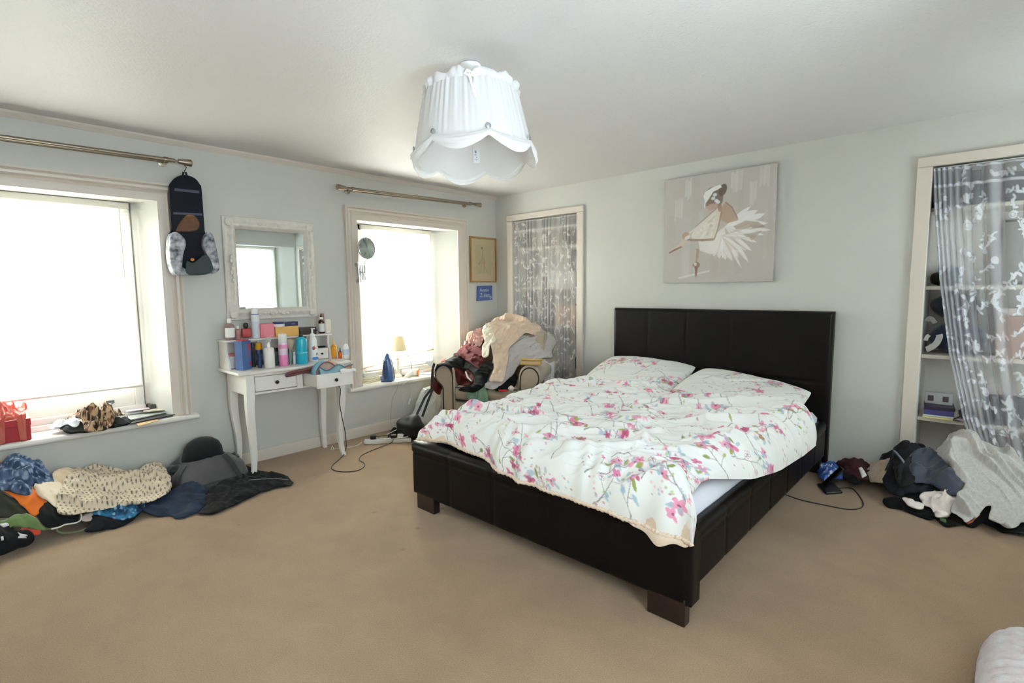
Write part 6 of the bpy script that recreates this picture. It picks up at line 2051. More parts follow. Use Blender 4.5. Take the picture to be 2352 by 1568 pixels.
# balancing stick on a wire stand
a = qw(550, 525); b = qw(1535, 252); c = qw(1215, 338); d_ = qw(1240, 488)
xp = -.13
pa, pb_, pc, pd = atX(*a, xp), atX(*b, xp), atX(*c, xp), atX(*d_, xp)
bs = thing('balance_stick', 'long thin wooden stick balanced on a dark wire stand in front of the blind', 'ornament', pd)
wood = M('pale_stick', (196, 158, 108), .6, var=(40, .15))
MB().tube([pa, pa + (pb_ - pa) * .9, pb_], [.004, .005, .009], 8).build('stick', wood, bs)
MB().lathe([(.030, 0), (.030, .006), (.006, .010)], (pd[0], pd[1], SZ), 20).tube([(pd[0], pd[1], SZ + .008), pd, pc], .0028, 6).build('wire_stand', M('bronze_wire', (74, 60, 48), .4, .6), bs)
m = MB(); m.tube([pc + [0, -.03, -.008], pc + [0, -.02, .014], pc + [0, .02, .014], pc + [0, .03, -.006], pc + [0, 0, -.012], pc + [0, -.03, -.008]], .003, 6)
m.build('pivot_clip', M('bronze_wire', (0, 0, 0)), bs)

# hair dryer
P = atZ(*qw(1215, 630), SZ); P = P + FH * .035 + [0, 0, .036]
hl = qw(1095, 0)[0]; hr = qw(1335, 0)[0]
L_ = (hr - hl) * px_size(P)
dr = thing('hair_dryer', 'white hair dryer with a copper ring lying on the sill in front of the stick', 'hair dryer', P)
rot = Matrix(((side[0], fw[0], 0), (side[1], fw[1], 0), (0, 0, 1))) @ Matrix.Rotation(PI / 2, 3, 'Y')
MB().lathe([(.022, -L_ / 2), (.030, -L_ * .42), (.035, -L_ * .1), (.036, L_ * .32), (.034, L_ * .40)], P, 24, rot).build('barrel', glossy('dryer_white', (236, 234, 230), .3), dr)
MB().lathe([(.0345, L_ * .38), (.0365, L_ * .39), (.0365, L_ * .47), (.031, L_ * .5), (.0, L_ * .5)], P, 24, rot).build('copper_ring', M('copper', (214, 138, 82), .3, .4), dr)
g0 = P + side * L_ * .08 + fw * .03; g1 = atZ(*qw(1150, 640), SZ + .014) + FH * .0
MB().tube([g0, (g0 + g1) / 2 + [0, 0, .004], g1], [.019, .018, .014], 12).build('handle', glossy('dryer_white', (0, 0, 0)), dr)
flexc = M('white_flex', (222, 220, 212), .5)


def path_px(pts, n=6): return smooth_path(pts, n)


g2 = g1 + (g1 - g0) * .1
edge = np.array([.062, g1[1] - .005, SZ - .004])
pl = [g1, g1 * .5 + edge * .5 + [0, 0, .004], edge, atX(*qw(1112, 760), .05), atX(*qw(1118, 960), .03), atX(*qw(1140, 1150), .03), atX(*qw(1165, 1330), .05), atZ(*qw(1080, 1480), .01)]
MB().tube(smooth_path(pl, 5), .0032, 7).build('flex', flexc, dr)
# bowl of cord at the left end of the sill
m = MB()
cc = atZ(*qw(650, 700), SZ + .03) + FH * .05
rnd = random.Random(4)
pts = []
for k in range(70):
    a = k * .62
    pts.append(cc + np.array([math.cos(a) * .045 * (1 + .3 * math.sin(k * .7)) * .8, math.sin(a) * .085 * (1 + .25 * math.cos(k * 1.1)), .018 * math.sin(k * .37) + .008]))
m.tube(smooth_path(pts, 3), .0036, 6)
tag(m.build('coiled_flex', M('cream_flex', (214, 204, 172), .5)), 'tangle of cream electric flex at the left end of the second sill', 'cable')
P, w, h = spot(*[qw(785, 0)[0], qw(845, 0)[0]], qw(0, 575)[1], qw(0, 690)[1], z=SZ)
pack('plug_adaptor', 'white plug adaptor leaning beside the blue iron', 'plug', P, 2 * w, .03, max(.03, h * .6), WHITEP, .3)
# papers at the right end of the sill
for k, (pts, col, lab) in enumerate((([(1345, 600), (1515, 590), (1510, 540), (1360, 545)], (214, 226, 240), 'pale blue papers at the right end of the second sill, underneath the others'), ([(1400, 560), (1515, 552), (1512, 500), (1440, 510)], (212, 178, 140), 'tan envelope on the papers at the right end of the second sill'), ([(1385, 545), (1470, 530), (1460, 490), (1400, 498)], (240, 240, 240), 'white sheet beside the tan envelope on the second sill'))):
    flat('paper', lab, 'paper', [qw(*p) for p in pts], SZ + .006 + .007 * k, .004, M('sill_paper_%d' % k, col, .7))
pf = [qw(1425, 440), qw(1520, 500), qw(1530, 430), qw(1450, 408)]
Pq = [atX(x, y, -.09) for x, y in pf]
m = MB(); m.add([tuple(p) for p in Pq], [(0, 1, 2, 3)])
tag(m.build('folder', M('ice_blue', (206, 222, 240), .5), recalc=False, solid=.003, smooth=False), 'pale blue folder leaning at the right end of the second sill', 'folder')
# in-line switch hanging on its own flex
sw0 = atX(*qw(1180, 690), .062)
isw = thing('lamp_flex', 'thin white lamp flex with a hanging in-line switch below the second sill', 'flex', sw0)
pl = [sw0 + [-.02, 0, .008], sw0, atX(*qw(1235, 800), .035), atX(*qw(1222, 935), .03)]
MB().tube(smooth_path(pl, 5), .0022, 6).build('flex', flexc, isw)
s0, s1 = atX(*qw(1222, 935), .03), atX(*qw(1195, 1025), .03)
MB().tube([s0, s0 + (s1 - s0) * .1, s0 + (s1 - s0) * .9, s1], [.005, .011, .011, .005], 8).build('switch', WHITEP, isw)
pl = [atX(*qw(1060, 700), .062), atX(*qw(1030, 830), .03), atX(*qw(970, 960), .028), atX(*qw(955, 1290), .028), atZ(*qw(1010, 1420), .01)]
fl2 = thing('iron_flex', 'thin grey flex running down the wall below the blue iron', 'flex', pl[0])
MB().tube(smooth_path(pl, 5), .002, 6).build('cable', M('pale_flex', (190, 190, 180), .5), fl2)

# ================================================================== extension lead and flexes on the carpet
p0, p1 = atZ(836, 1021, 0), atZ(944, 1016, 0)
d = p1 - p0; Ls = np.linalg.norm(d); ang = math.atan2(d[1], d[0])
ex = thing('extension_lead', 'white multi-socket extension lead on the carpet beside the bed', 'extension lead', p0, ang)
MB().box(0, Ls, -.005, .055, .001, .036).build('socket_strip', WHITEP, ex, world=False, bevel=.008, seg=3)
for k in range(5):
    x = .06 + k * (Ls - .10) / 5
    MB().box(x, x + .046, .006, .048, .036, .0375).build('socket', glossy('socket_grey', (206, 206, 204), .4), ex, world=False, bevel=.001)
pgs = ((.075, (26, 26, 28), 'black mains plug in the first socket of the extension lead'), (.245, (60, 46, 40), 'dark brown mains plug in the middle of the extension lead'), (.30, (236, 236, 234), 'white mains plug towards the right of the extension lead'))
ca, sa = math.cos(ang), math.sin(ang)
def ex3(x, y, z): return np.array([p0[0] + x * ca - y * sa, p0[1] + x * sa + y * ca, z])
for x, col, lab in pgs:
    P = ex3(x, .026, .0385)
    pl_ = thing('mains_plug', lab, 'plug', P, ang)
    MB().box(-.024, .024, -.022, .022, 0, .032).build('plug', glossy('plug_%d' % col[0], col, .4), pl_, world=False, bevel=.007, seg=3)
BF = M('black_flex', (34, 28, 24), .45)
sf = bpy.data.objects['hair_straighteners']
pts = [np.array([.47, -2.255, .598]), atX(781, 890, .45), atX(780, 925, .45), atX(786, 960, .45), atX(794, 1000, .44), atZ(794, 1035, .03), atZ(782, 1052, .005), atZ(764, 1068, .005), atZ(764, 1078, .005), atZ(785, 1083, .005), atZ(818, 1081, .005), atZ(836, 1072, .005), atZ(836, 1063, .005), atZ(825, 1056, .005), atZ(830, 1046, .005), atZ(850, 1036, .005), atZ(872, 1027, .006), ex3(.235, -.03, .02), ex3(.242, .01, .055)]
MB().tube(smooth_path(pts, 7), .0032, 8).build('flex', BF, sf)
pts = [ex3(.098, .026, .055), ex3(.15, .03, .062), ex3(.20, .03, .066), ex3(.222, .026, .056)]
tag(MB().tube(smooth_path(pts, 5), .003, 7).build('flex', BF), 'short black flex linking the two dark plugs on the extension lead', 'flex')
pts = [ex3(.32, .03, .055), ex3(.36, .05, .09), ex3(.30, .11, .10), ex3(.20, .06, .07), ex3(.13, .01, .05), ex3(.18, -.025, .045), ex3(.30, -.02, .05), ex3(.38, .02, .06), ex3(.40, .09, .12), ex3(.36, .16, .06), ex3(.30, .20, .01)]
tag(MB().tube(smooth_path(pts, 6), .0032, 7).build('white_flex_loop', flexc), 'loops of white flex lying over the extension lead', 'flex')
pts = [ex3(.0, .025, .02), ex3(-.05, .02, .006), ex3(-.10, .03, .005), ex3(-.16, .06, .005), ex3(-.24, .12, .005), np.array([.032, -2.02, .01]), np.array([.030, -2.06, .055]), np.array([.030, -2.10, .04])]
MB().tube(smooth_path(pts, 6), .003, 7).build('flex', flexc, ex)
# ================================================================== alcove cupboards
SHF = M('shelf_paint', (216, 208, 198), .5)


def shelving(label, c, zs, th_=.024):
    root = thing('built_in_shelving', label, 'shelving', ((c['a'] + c['b']) / 2, AD / 2, 0), group=None)
    for z in zs:
        MB().box(c['a'] + .001, c['b'] - .001, .064, AD - .002, z - th_, z).build('shelf', SHF, root, bevel=.002)
    return root


Z1 = [.493, .911, 1.316, 1.732]
Z2 = [.446, .852, 1.288, 1.772]
shelving('painted shelves inside the alcove cupboard in the corner, behind the armchair', C1, Z1)
shelving('painted shelves inside the alcove cupboard at the right edge', C2, Z2)


def lace_pattern(w, h, nx, ny, seed, big):
    rnd = random.Random(seed)
    P = Paint(w, h, nx, ny, (0, 0, 0))
    one = (255, 255, 255)
    n = int(w * h * (64 if big else 110))
    def leafy(x, y, a, l): P.ell(x + math.cos(a) * l / 2, y + math.sin(a) * l / 2, l / 2, l * .24, a, one, .9)
    for q in range(n):
        gx = max(1, int(math.sqrt(n * w / h))); gy = int(math.ceil(n / gx))
        x = (q % gx + rnd.uniform(0, 1)) / gx * w; y = (q // gx + rnd.uniform(0, 1)) / gy * h
        s = rnd.uniform(.8, 1.25) * (1 if big else .62)
        if rnd.random() < .25:
            P.ell(x, y, .022 * s, .022 * s, 0, one, .55); P.ell(x, y, .022 * s, .022 * s, 0, one, .9, ring=.006); P.ell(x, y, .009 * s, .009 * s, 0, one, .95)
        pts = [(x, y)]; a = rnd.uniform(0, 6.28)
        for k in range(5): a += rnd.uniform(-.4, .4); pts.append((pts[-1][0] + math.cos(a) * .022 * s, pts[-1][1] + math.sin(a) * .022 * s))
        P.line(pts, .0035, one, .8)
        for p in pts:
            for t in range(2): leafy(p[0], p[1], rnd.uniform(0, 6.28), rnd.uniform(.018, .034) * s)
    P.line([(0, h * .945), (w, h * .945)], .016, one, .8)
    P.line([(0, h * .995), (w, h * .995)], .012, one, .6)
    P.line([(.004, 0), (.004, h)], .008, one, .9); P.line([(w - .004, 0), (w - .004, h)], .008, one, .9)
    P.line([(0, .01), (w, .01)], .02, one, .9)
    return P


def lace(label, outline, z0, z1, w_cloth, folds_fn, nx, ny, seed, big, mat, gather):
    """outline(t) -> (x_left, x_right) with t from 0 at the top; folds_fn(s,t) -> depth y"""
    root = None
    s = np.linspace(0, 1, nx); t = np.linspace(0, 1, ny)
    S_, T_ = np.meshgrid(s, t)
    xl, xr = outline(T_)
    X = xl + (xr - xl) * S_ + folds_fn(S_, T_)[1]
    Y = folds_fn(S_, T_)[0]
    Z = z1 + (z0 - z1) * T_
    P = lace_pattern(w_cloth, z1 - z0, nx, ny, seed, big)
    col = np.clip(P.a[::-1] + gather(S_, T_)[..., None], 0, 1).reshape(-1, 3)
    m = MB(); m.sheet(np.stack([X, Y, Z], -1))
    return m.build('net', mat, None, colors=col, recalc=False, sharp=0)


LACE1 = M_lace('lace_net', (246, 244, 244), .32, .76)
LACE2 = M_lace('lace_net_fine', (242, 242, 248), .20, .86)


def f1(S, T):
    u = S * 13.0 + .5 * np.sin(S * 21 + 1) + .15 * np.sin(T * 5 + S * 9)
    k = np.exp(-((S - .5) / .6) ** 2)
    amp = .020 * (.7 + .3 * T)
    return -.004 + 0 * S + .020 + amp * np.sin(u * 2 * PI), .008 * np.sin(u * 2 * PI + PI / 2)


def g1(S, T):
    u = S * 13.0 + .5 * np.sin(S * 21 + 1) + .15 * np.sin(T * 5 + S * 9)
    return .62 * np.clip(np.sin(u * 2 * PI + .6), 0, 1) ** 3 * (.5 + .5 * vnoise(S * 9, T * 2, 4)) + .5 * np.exp(-((T - .058) / .012) ** 2)


def g2(S, T):
    u = 8.0 * (1 - np.exp(-S / .16)) + 4.0 * S + .12 * np.sin(T * 4)
    return .42 * np.exp(-(S / .16) ** 2) + .40 * np.exp(-((S - .30 - .02 * T) / .035) ** 2) * 1.0 + .22 * np.clip(np.sin(u * 2 * PI), 0, 1) ** 6


cur = thing('lace_curtain', 'gathered white lace curtain across the corner cupboard behind the armchair', 'curtain', (.68, .02, 2.0))
o = lace('', lambda T: (C1['a'] + .006 + .012 * T, C1['b'] - .018 - .035 * T), .08, C1['z1'] - .008, 1.7, f1, 420, 560, 71, False, LACE1, g1)
o.parent = cur; o.location = -Vector(cur.location)
MB().tube([(C1['a'] + .002, .020, C1['z1'] - .016), (C1['b'] - .002, .020, C1['z1'] - .016)], .003, 6).build('curtain_wire', M('white_wire', (226, 226, 226), .5), cur)


def f2(S, T):
    # bunched at its left edge, plain and slightly rippled to the right
    tight = np.exp(-S / .16)
    u = 8.0 * (1 - np.exp(-S / .16)) + 4.0 * S + .12 * np.sin(T * 4)
    y = .015 + (.026 * tight + .010) * np.sin(u * 2 * PI)
    return y - .035 * sstep(.55, 1, T) * (1 - S), .0025 * np.sin(u * 2 * PI + 1.3)


cur2 = thing('lace_curtain', 'white floral lace curtain swept aside across the right-edge cupboard', 'curtain', (4.25, .02, 2.0))
edge = [atY(x, y, .012) for x, y in ((2140, 387), (2144, 480), (2157, 654), (2178, 815), (2210, 958), (2226, 1010), (2246, 1080))][::-1]
_z0, _z1 = .03, C2['z1'] - .014
o = lace('', lambda T: (np.interp(_z1 + (_z0 - _z1) * T, [p[2] for p in edge], [p[0] for p in edge]), C2['b'] - .01 + 0 * T), .03, C2['z1'] - .014, 1.25, f2, 440, 640, 72, True, LACE2, g2)
o.parent = cur2; o.location = -Vector(cur2.location)
MB().tube([(C2['a'] + .002, .018, C2['z1'] - .010), (C2['b'] - .002, .018, C2['z1'] - .010)], .003, 6).build('curtain_wire', M('white_wire', (0, 0, 0)), cur2)


# ------------------------------------------------------------------ what stands on the shelves
def crate(name, label, cat, x0, x1, y0, y1, z, h, mat, lid=None, group=None):
    root = thing(name, label, cat, ((x0 + x1) / 2, (y0 + y1) / 2, z + .0006))
    MB().box(x0, x1, y0, y1, z + .0006, z + h * (1 if lid is None else .85)).build('body', mat, root, bevel=.004)
    if lid: MB().box(x0 - .003, x1 + .003, y0 - .003, y1 + .003, z + h * .85, z + h).build('lid', lid, root, bevel=.004)
    return root


c = lambda k, col, r=.6: M(k, col, r)
# corner cupboard (seen through the net)
crate('storage_box', 'white storage box on the second shelf down of the corner cupboard, behind the net', 'box', .62, .98, .12, .36, Z1[2], .16, c('milk_box', (224, 222, 220)), c('milk_lid', (232, 230, 228)))
crate('shelf_board', 'white framed board standing upright on the second shelf down of the corner cupboard', 'board', .40, .80, .30, .32, Z1[2], .40, c('white_board', (226, 222, 214)))
crate('shoe_box', 'grey box at the left on the second shelf down of the corner cupboard', 'box', .30, .58, .10, .34, Z1[2], .12, c('dove_box', (160, 154, 150)))
crate('storage_box', 'pinkish cardboard box at the right on the lower middle shelf of the corner cupboard', 'box', .74, 1.04, .10, .36, Z1[1], .22, c('blush_box', (190, 160, 144)))
crate('shoe_box', 'dark grey box at the left on the lower middle shelf of the corner cupboard', 'box', .32, .66, .10, .36, Z1[1], .20, c('slate_box', (124, 120, 118)))
crate('storage_box', 'brown box on top of the top shelf of the corner cupboard', 'box', .42, .86, .12, .36, Z1[3], .17, c('cocoa_box', (158, 142, 128)))
crate('camera_case', 'small black case beside the curtain on the lowest shelf of the corner cupboard', 'case', 1.02, 1.09, .06, .20, Z1[0], .12, c('black_plastic', (22, 22, 24)))
crate('speaker_box', 'black bottle-shaped case at the right end of the lower middle shelf of the corner cupboard', 'case', 1.055, 1.098, .06, .16, Z1[1], .12, c('black_plastic', (22, 22, 24)))
# right-edge cupboard
def at2(px, py, y=.08): return atY(px, py, y)
rb2 = thing('holdall', 'navy sports bag with a white swoosh-like stripe in the right-edge cupboard', 'bag', (3.87, .20, Z2[1] + .001))
m = MB().ball((3.925, .20, Z2[1] + .109), (.145, .12, .104), 26, 16, lambda d: 1 + .05 * math.sin(4 * d[0] + 2 * d[2]))
m.build('bag_body', M('navy_sport', (28, 42, 72), .5, sheen=.3), rb2, sharp=0)
def swoosh(pts, name, mat, parent, y=.06, w=.012):
    P = [at2(x, yy, y) for x, yy in pts]
    MB().ribbon(smooth_path(P, 5), w, .004, up=(0, 1, 0)).build(name, mat, parent)
SWH = M('sport_white', (206, 206, 204), .5)
for pts, w_ in (([(2127, 802), (2136, 799), (2150, 789), (2158, 774), (2157, 768)], .034), ([(2126, 782), (2129, 774), (2134, 769)], .022)):
    P = [at2(x, yy, .074) for x, yy in pts]
    MB().ribbon(smooth_path(P, 5), w_, .006, up=(0, 1, 0)).build('stripe', SWH, rb2)
rb3 = thing('rucksack', 'dark navy rucksack with a pale handle above the sports bag in the right-edge cupboard', 'bag', (3.88, .2, Z2[1] + .23))
m = MB().ball((3.905, .22, Z2[1] + .313), (.125, .11, .086), 24, 14, lambda d: 1 + .07 * math.sin(5 * d[0] + 3 * d[2]))
m.build('bag_body', M('midnight_nylon', (22, 26, 42), .55, sheen=.3), rb3, sharp=0)
P = [at2(x, y, .085) for x, y in ((2128, 738), (2133, 731), (2140, 732), (2148, 742))]
MB().ribbon(smooth_path(P, 5), .026, .006, up=(0, 1, 0)).build('handle', M('pale_grey_web', (160, 158, 160), .6), rb3)
dk = MB().ball((3.83, .17, Z2[2] + .047), (.06, .07, .045), 18, 12, lambda d: 1 + .12 * math.sin(6 * d[0] + 5 * d[1]))
tag(dk.build('dark_pouch', M('black_satin', (0, 0, 0)), sharp=0), 'crumpled black pouch on the second shelf of the right-edge cupboard', 'pouch')
crate('blue_carton', 'small teal carton behind the black pouch in the right-edge cupboard', 'box', 3.80, 3.90, .26, .34, Z2[2], .12, c('teal_box', (70, 110, 130)))
gp = thing('picture_frame', 'green framed picture leaning behind the lace in the right-edge cupboard', 'picture', (4.38, .30, Z2[2]))
m = MB(); m.obox((4.36, .32, Z2[2] + .205), (.56, .014, .40), (math.radians(-8), 0, 0)); m.build('frame', M('thin_black_frame', (70, 72, 70), .4), gp, bevel=.003)
m = MB(); m.obox((4.36, .310, Z2[2] + .205), (.53, .006, .37), (math.radians(-8), 0, 0)); m.build('mount', c('grey_mount', (150, 148, 146)), gp)
m = MB(); m.obox((4.36, .305, Z2[2] + .15), (.50, .004, .25), (math.radians(-8), 0, 0)); m.build('landscape', M('leaf_print', (62, 84, 60), .6, var=(14, .3)), gp)
crate('storage_box', 'pale pinkish brown box with a white lid behind the lace in the right-edge cupboard', 'box', 4.10, 4.62, .12, .37, Z2[1], .30, c('rose_brown_box', (170, 136, 124)), c('rose_lid', (206, 196, 196)))
crate('hat_box', 'dark box on the top shelf of the right-edge cupboard', 'box', 4.02, 4.28, .10, .36, Z2[3], .17, c('charcoal_box', (70, 70, 76)))
crate('storage_box', 'red and grey box at the right on the top shelf of the right-edge cupboard', 'box', 4.34, 4.62, .10, .36, Z2[3], .12, c('brick_box', (150, 70, 66)))
crate('suitcase', 'dark case at the left end of the top shelf of the right-edge cupboard', 'case', 3.765, 3.98, .05, .36, Z2[3], .20, c('black_plastic', (22, 22, 24)))
dp = thing('photo_cube', 'dark grey box behind the lace on the lowest shelf of the right-edge cupboard', 'box', (4.18, .18, Z2[0]))
m = MB().obox((4.16, .16, Z2[0] + .085), (.15, .12, .168), (0, 0, .5)); m.build('case', c('graphite', (74, 74, 82)), dp, bevel=.004)
# books, game box, headset on the lowest shelf
books = (((200, 214, 0), (236, 226, 150), 'yellow edged book at the bottom of the stack in the right-edge cupboard', .012), ((0, 0, 0), (226, 226, 230), 'white book under the purple one in the right-edge cupboard', .012), ((0, 0, 0), (74, 70, 130), 'thick purple book in the stack in the right-edge cupboard', .034), ((0, 0, 0), (48, 34, 60), 'dark purple book topping the stack in the right-edge cupboard', .020))
z = Z2[0]
for k, (_, col, lab, t) in enumerate(books):
    bk = thing('book', lab, 'book', (3.86, .14, z + .0006), .03 * k)
    MB().box(-.075, .075, -.10, .10, .0006, t - .0002).build('cover', c('book_%d' % k, col, .45), bk, world=False, bevel=.002)
    MB().box(-.073, .077, -.096, .096, .003, t - .003).build('pages', c('book_pages', (222, 216, 204), .8), bk, world=False)
    z += t
P = at2(2118, 930, .16)
gb_ = thing('game_box', 'white printed box standing on the books in the right-edge cupboard', 'box', (3.855, .17, z + .001))
MB().box(3.785, 3.925, .14, .19, z + .001, z + .075).build('carton', c('print_box', (206, 206, 208), .5), gb_, bevel=.002)
for x0, w_ in ((3.80, .03), (3.875, .03)):
    MB().box(x0, x0 + w_, .138, .140, z + .02, z + .055).build('picture', c('box_photo', (96, 84, 92), .5), gb_)
hs = thing('headset', 'black and red headphones on the lowest shelf of the right-edge cupboard', 'headphones', (3.99, .10, Z2[0]))
for x, y in ((3.985, .085), (4.035, .12)):
    MB().lathe([(.02, -.02), (.036, -.014), (.038, 0), (.034, .012), (.018, .018)], (x, y, Z2[0] + .040), 20, Matrix.Rotation(1.1, 3, 'Y')).build('ear_cup', M('black_satin', (0, 0, 0)), hs)
    MB().lathe([(.016, .018), (.012, .021), (0, .022)], (x, y, Z2[0] + .041), 16, Matrix.Rotation(1.1, 3, 'Y')).build('red_disc', c('red_gloss', (190, 40, 34), .3), hs)
MB().tube([(3.985, .085, Z2[0] + .05), (3.985, .12, Z2[0] + .075), (4.01, .15, Z2[0] + .082), (4.035, .14, Z2[0] + .06)], .007, 8).build('headband', M('black_satin', (0, 0, 0)), hs)
MB().tube(smooth_path([(3.97, .08, Z2[0] + .03), (3.94, .06, Z2[0] + .012), (3.93, .05, Z2[0] + .006), (3.96, .04, Z2[0] + .006), (4.02, .045, Z2[0] + .006)], 5), .003, 6).build('cable', M('black_satin', (0, 0, 0)), hs)
tag(MB().ball((4.0, .05, Z2[0] + .012), (.045, .022, .0115), 14, 8).build('lilac_mouse', c('lilac_plastic', (196, 180, 206), .35)), 'pale lilac oval gadget in front of the headphones', 'gadget')

# ================================================================== canvas of the dancer
pz0, pz1, px0, px1 = 1.335, 2.182, 2.014, 2.878
cw, chh = px1 - px0, pz1 - pz0
cv = thing('canvas_painting', 'large square canvas of a seated dancer in a white dress, grey beige background', 'painting', ((px0 + px1) / 2, -.003, pz0))
D = Paint(cw, chh, 330, 324, (188, 182, 178))
D.soft *= 1.5
# traced in the picture's own fraction coordinates (u right, v up)
def T(pts): return [(u * cw, v * chh) for u, v in pts]
rnd = random.Random(12)
for k in range(26):
    x = rnd.uniform(0, 1); w_ = rnd.uniform(.03, .10); y0 = rnd.uniform(.0, .7); y1 = y0 + rnd.uniform(.2, .5)
    D.poly(T([(x, y0), (x + w_, y0 + .02), (x + w_, min(1, y1)), (x, min(1, y1))]), rnd.choice([(198, 193, 190), (178, 170, 164), (204, 200, 198), (184, 174, 166)]), .35)
for x, y0, y1, w_ in ((.20, .80, .98, .06), (.62, .82, .98, .10), (.86, .84, .99, .08), (.78, .70, .88, .06), (.10, .62, .80, .08)):
    for q in range(5):
        xx = x + w_ * q / 5; D.line(T([(xx + w_ / 8, y0 + rnd.uniform(-.03, .03)), (xx + w_ / 8 + .004, y1 + rnd.uniform(-.03, .01))]), w_ * cw * .2, (216, 213, 212), rnd.uniform(.25, .6))
br, brd, dk_, wh, cr = (150, 122, 102), (118, 92, 74), (92, 82, 70), (236, 234, 233), (222, 216, 211)
# floor shadow
D.line(T([(.16, .045), (.30, .075), (.45, .105)]), .012, (222, 220, 220), .8)
# tutu, far petals then near ones
def petal(u0, v0, u1, v1, w_, col=wh, a=.9):
    L_ = math.hypot(u1 - u0, v1 - v0); nx, ny = -(v1 - v0) / L_, (u1 - u0) / L_
    w_ = w_ / cw * .62; pts = []
    bend = rnd.uniform(-.018, .018)
    for s in (1, -1):
        for k in range(9):
            t = k / 8 if s > 0 else 1 - k / 8
            o = s * w_ * math.sin(PI * t ** 1.5) ** .8 + bend * math.sin(PI * t)
            pts.append((u0 + (u1 - u0) * t + nx * o, v0 + (v1 - v0) * t + ny * o))
    D.poly(T(pts), col, a)
    D.line(T([(u0 + (u1 - u0) * t + nx * (bend * math.sin(PI * t) - w_ * .8 * math.sin(PI * t ** 1.5)), v0 + (v1 - v0) * t + ny * (bend * math.sin(PI * t) - w_ * .8 * math.sin(PI * t ** 1.5))) for t in (.2, .4, .6, .8)]), .004, (190, 178, 168), .5)
for u1, v1, w_ in ((.80, .66, .03), (.86, .62, .05), (.92, .585, .05), (.94, .50, .045), (.97, .44, .03), (.92, .40, .03), (.86, .34, .03), (.82, .27, .03)): petal(.58, .50, u1, v1, w_ * cw, wh)
D.poly(T([(.66, .50), (.76, .54), (.86, .52), (.93, .47), (.80, .46), (.68, .47)]), (158, 140, 124), .75)
D.poly(T([(.74, .42), (.90, .44), (.82, .36)]), (166, 150, 136), .7)
for u1, v1, w_ in ((.44, .28, .05), (.49, .235, .05), (.54, .215, .05), (.60, .20, .05), (.66, .19, .045), (.71, .215, .04), (.76, .25, .04), (.80, .17, .03), (.74, .12, .02)): petal(.54, .46, u1, v1, w_ * cw, (230, 226, 223))
D.poly(T([(.34, .40), (.46, .42), (.58, .50), (.60, .38), (.56, .28), (.46, .26), (.36, .30)]), (232, 228, 224), .9)
for k in range(26):
    a = rnd.uniform(-1.9, .4); l = rnd.uniform(.10, .26)
    D.line(T([(.56, .42), (.56 + math.cos(a) * l, .42 + math.sin(a) * l * .9)]), .008, rnd.choice([wh, (206, 196, 188), (240, 238, 238), (190, 176, 164)]), .5, .014)
# back
D.poly(T([(.53, .66), (.58, .72), (.63, .68), (.68, .59), (.70, .55), (.60, .53), (.54, .57)]), (174, 150, 130), .9)
D.line(T([(.585, .72), (.64, .67), (.69, .57)]), .008, brd, .8)
# bodice / raised leg in gauzy white
D.poly([tuple(p) for p in smooth_path(T([(.27, .44), (.33, .52), (.42, .58), (.49, .645), (.53, .58), (.51, .45), (.46, .39), (.34, .40)]), 5, True)], (226, 219, 211), .95)
for k in range(60):
    u, v = rnd.uniform(.30, .50), rnd.uniform(.42, .61)
    if v - .40 > (u - .26) * .98: continue
    D.ell(u * cw, v * chh, rnd.uniform(.008, .022), rnd.uniform(.005, .011), rnd.uniform(.3, 1.6), rnd.choice([wh, (206, 194, 182), (240, 238, 236), (190, 172, 156), (232, 226, 220)]), .55)
for k in range(0):
    D.ell(rnd.uniform(.30, .50) * cw, rnd.uniform(.43, .58) * chh, .018, .010, rnd.uniform(0, 3), rnd.choice([wh, (206, 196, 184), (240, 238, 236)]), .6)
# arms
D.line(T([(.515, .66), (.42, .585), (.33, .52), (.26, .475)]), .020, (224, 214, 206), .95, .012)
D.line(T([(.50, .675), (.40, .595), (.31, .525)]), .005, brd, .7)
D.line(T([(.53, .655), (.515, .58), (.50, .48), (.475, .40)]), .030, (222, 210, 200), .95, .022)
D.line(T([(.548, .64), (.535, .56), (.515, .47), (.49, .395)]), .010, br, .85)
D.line(T([(.475, .395), (.38, .395), (.27, .405), (.20, .42)]), .020, br, .9, .014)
D.ell(.215 * cw, .455 * chh, .03, .022, .4, (170, 140, 118), .9); D.ell(.235 * cw, .43 * chh, .026, .014, .5, wh, .8)
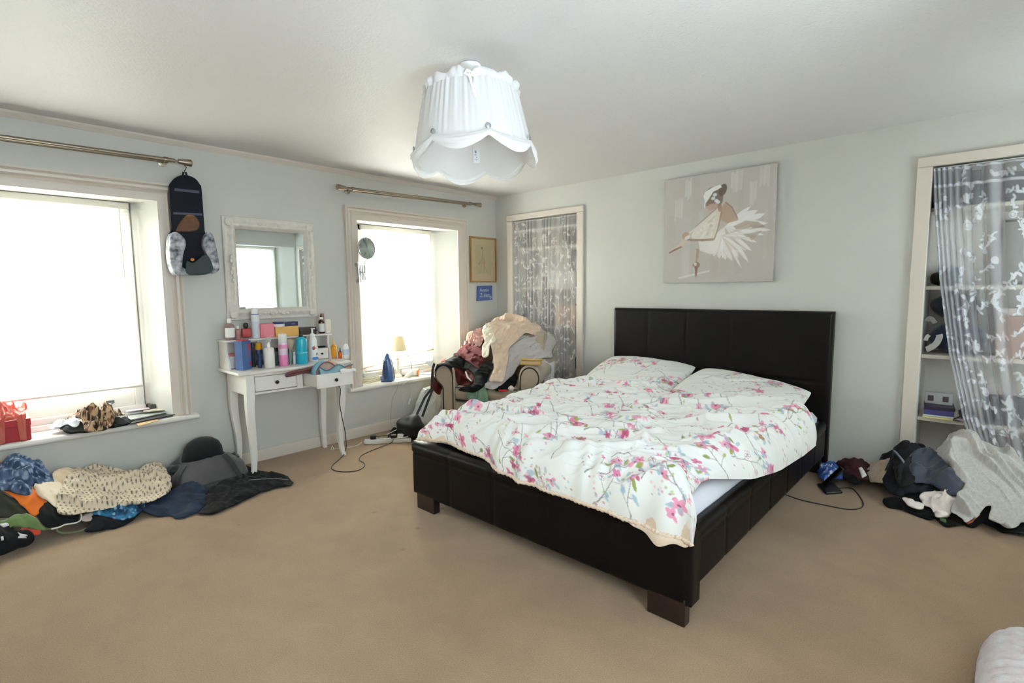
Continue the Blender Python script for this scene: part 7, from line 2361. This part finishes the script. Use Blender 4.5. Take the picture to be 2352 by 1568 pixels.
# lower legs and shoes
D.poly(T([(.20, .42), (.16, .38), (.11, .345), (.05, .305), (.055, .29), (.12, .315), (.185, .345), (.235, .40)]), (208, 190, 178), .95)
D.line(T([(.06, .296), (.11, .32), (.175, .345)]), .014, (110, 80, 66), .9)
D.line(T([(.335, .30), (.330, .25), (.322, .20)]), .034, (164, 138, 120), .9, .026)
D.line(T([(.318, .30), (.314, .20)]), .006, wh, .7)
D.ell(.328 * cw, .165 * chh, .030, .026, 0, (124, 96, 80), .9); D.ell(.318 * cw, .175 * chh, .012, .016, .5, cr, .8)
D.poly(T([(.305, .15), (.345, .15), (.338, .08), (.328, .045), (.318, .08)]), (128, 92, 80), .95)
D.line(T([(.305, .15), (.312, .10)]), .008, cr, .8)
# head
D.ell(.475 * cw, .775 * chh, .072, .086, .3, (108, 96, 84), .95)
D.ell(.555 * cw, .835 * chh, .030, .046, -.3, (84, 74, 66), .95)
D.poly(T([(.38, .80), (.40, .84), (.46, .87), (.53, .885), (.545, .86), (.47, .83), (.43, .77), (.40, .73)]), (238, 237, 236), .95)
for u, v in ((.47, .77), (.50, .745), (.485, .80), (.515, .73), (.50, .855)): D.ell(u * cw, v * chh, .016, .013, 0, (228, 228, 230), .85)
D.poly(T([(.40, .73), (.44, .72), (.50, .725), (.53, .70), (.50, .675), (.44, .66), (.41, .69)]), (182, 158, 140), .95)
D.ell(.418 * cw, .715 * chh, .012, .008, 0, dk_, .8)
D.line(T([(.395, .74), (.392, .70)]), .006, wh, .9)
D.line(T([(.53, .70), (.535, .66)]), .03, (150, 122, 104), .8)
m = MB().box(px0, px1, -.034, -.004, pz0, pz1)
m.build('stretcher', M('canvas_edge', (176, 170, 166), .8), cv, bevel=.002)
Xg, Zg = np.meshgrid(np.linspace(px0, px1, 330), np.linspace(pz0, pz1, 324))
m = MB(); m.sheet(np.stack([Xg, np.full_like(Xg, -.0352), Zg], -1))
m.build('picture', M('painted_canvas', attr=True, rough=.7, bump=(500, .15, .001)), cv, colors=D.a.reshape(-1, 3), recalc=False, sharp=0)
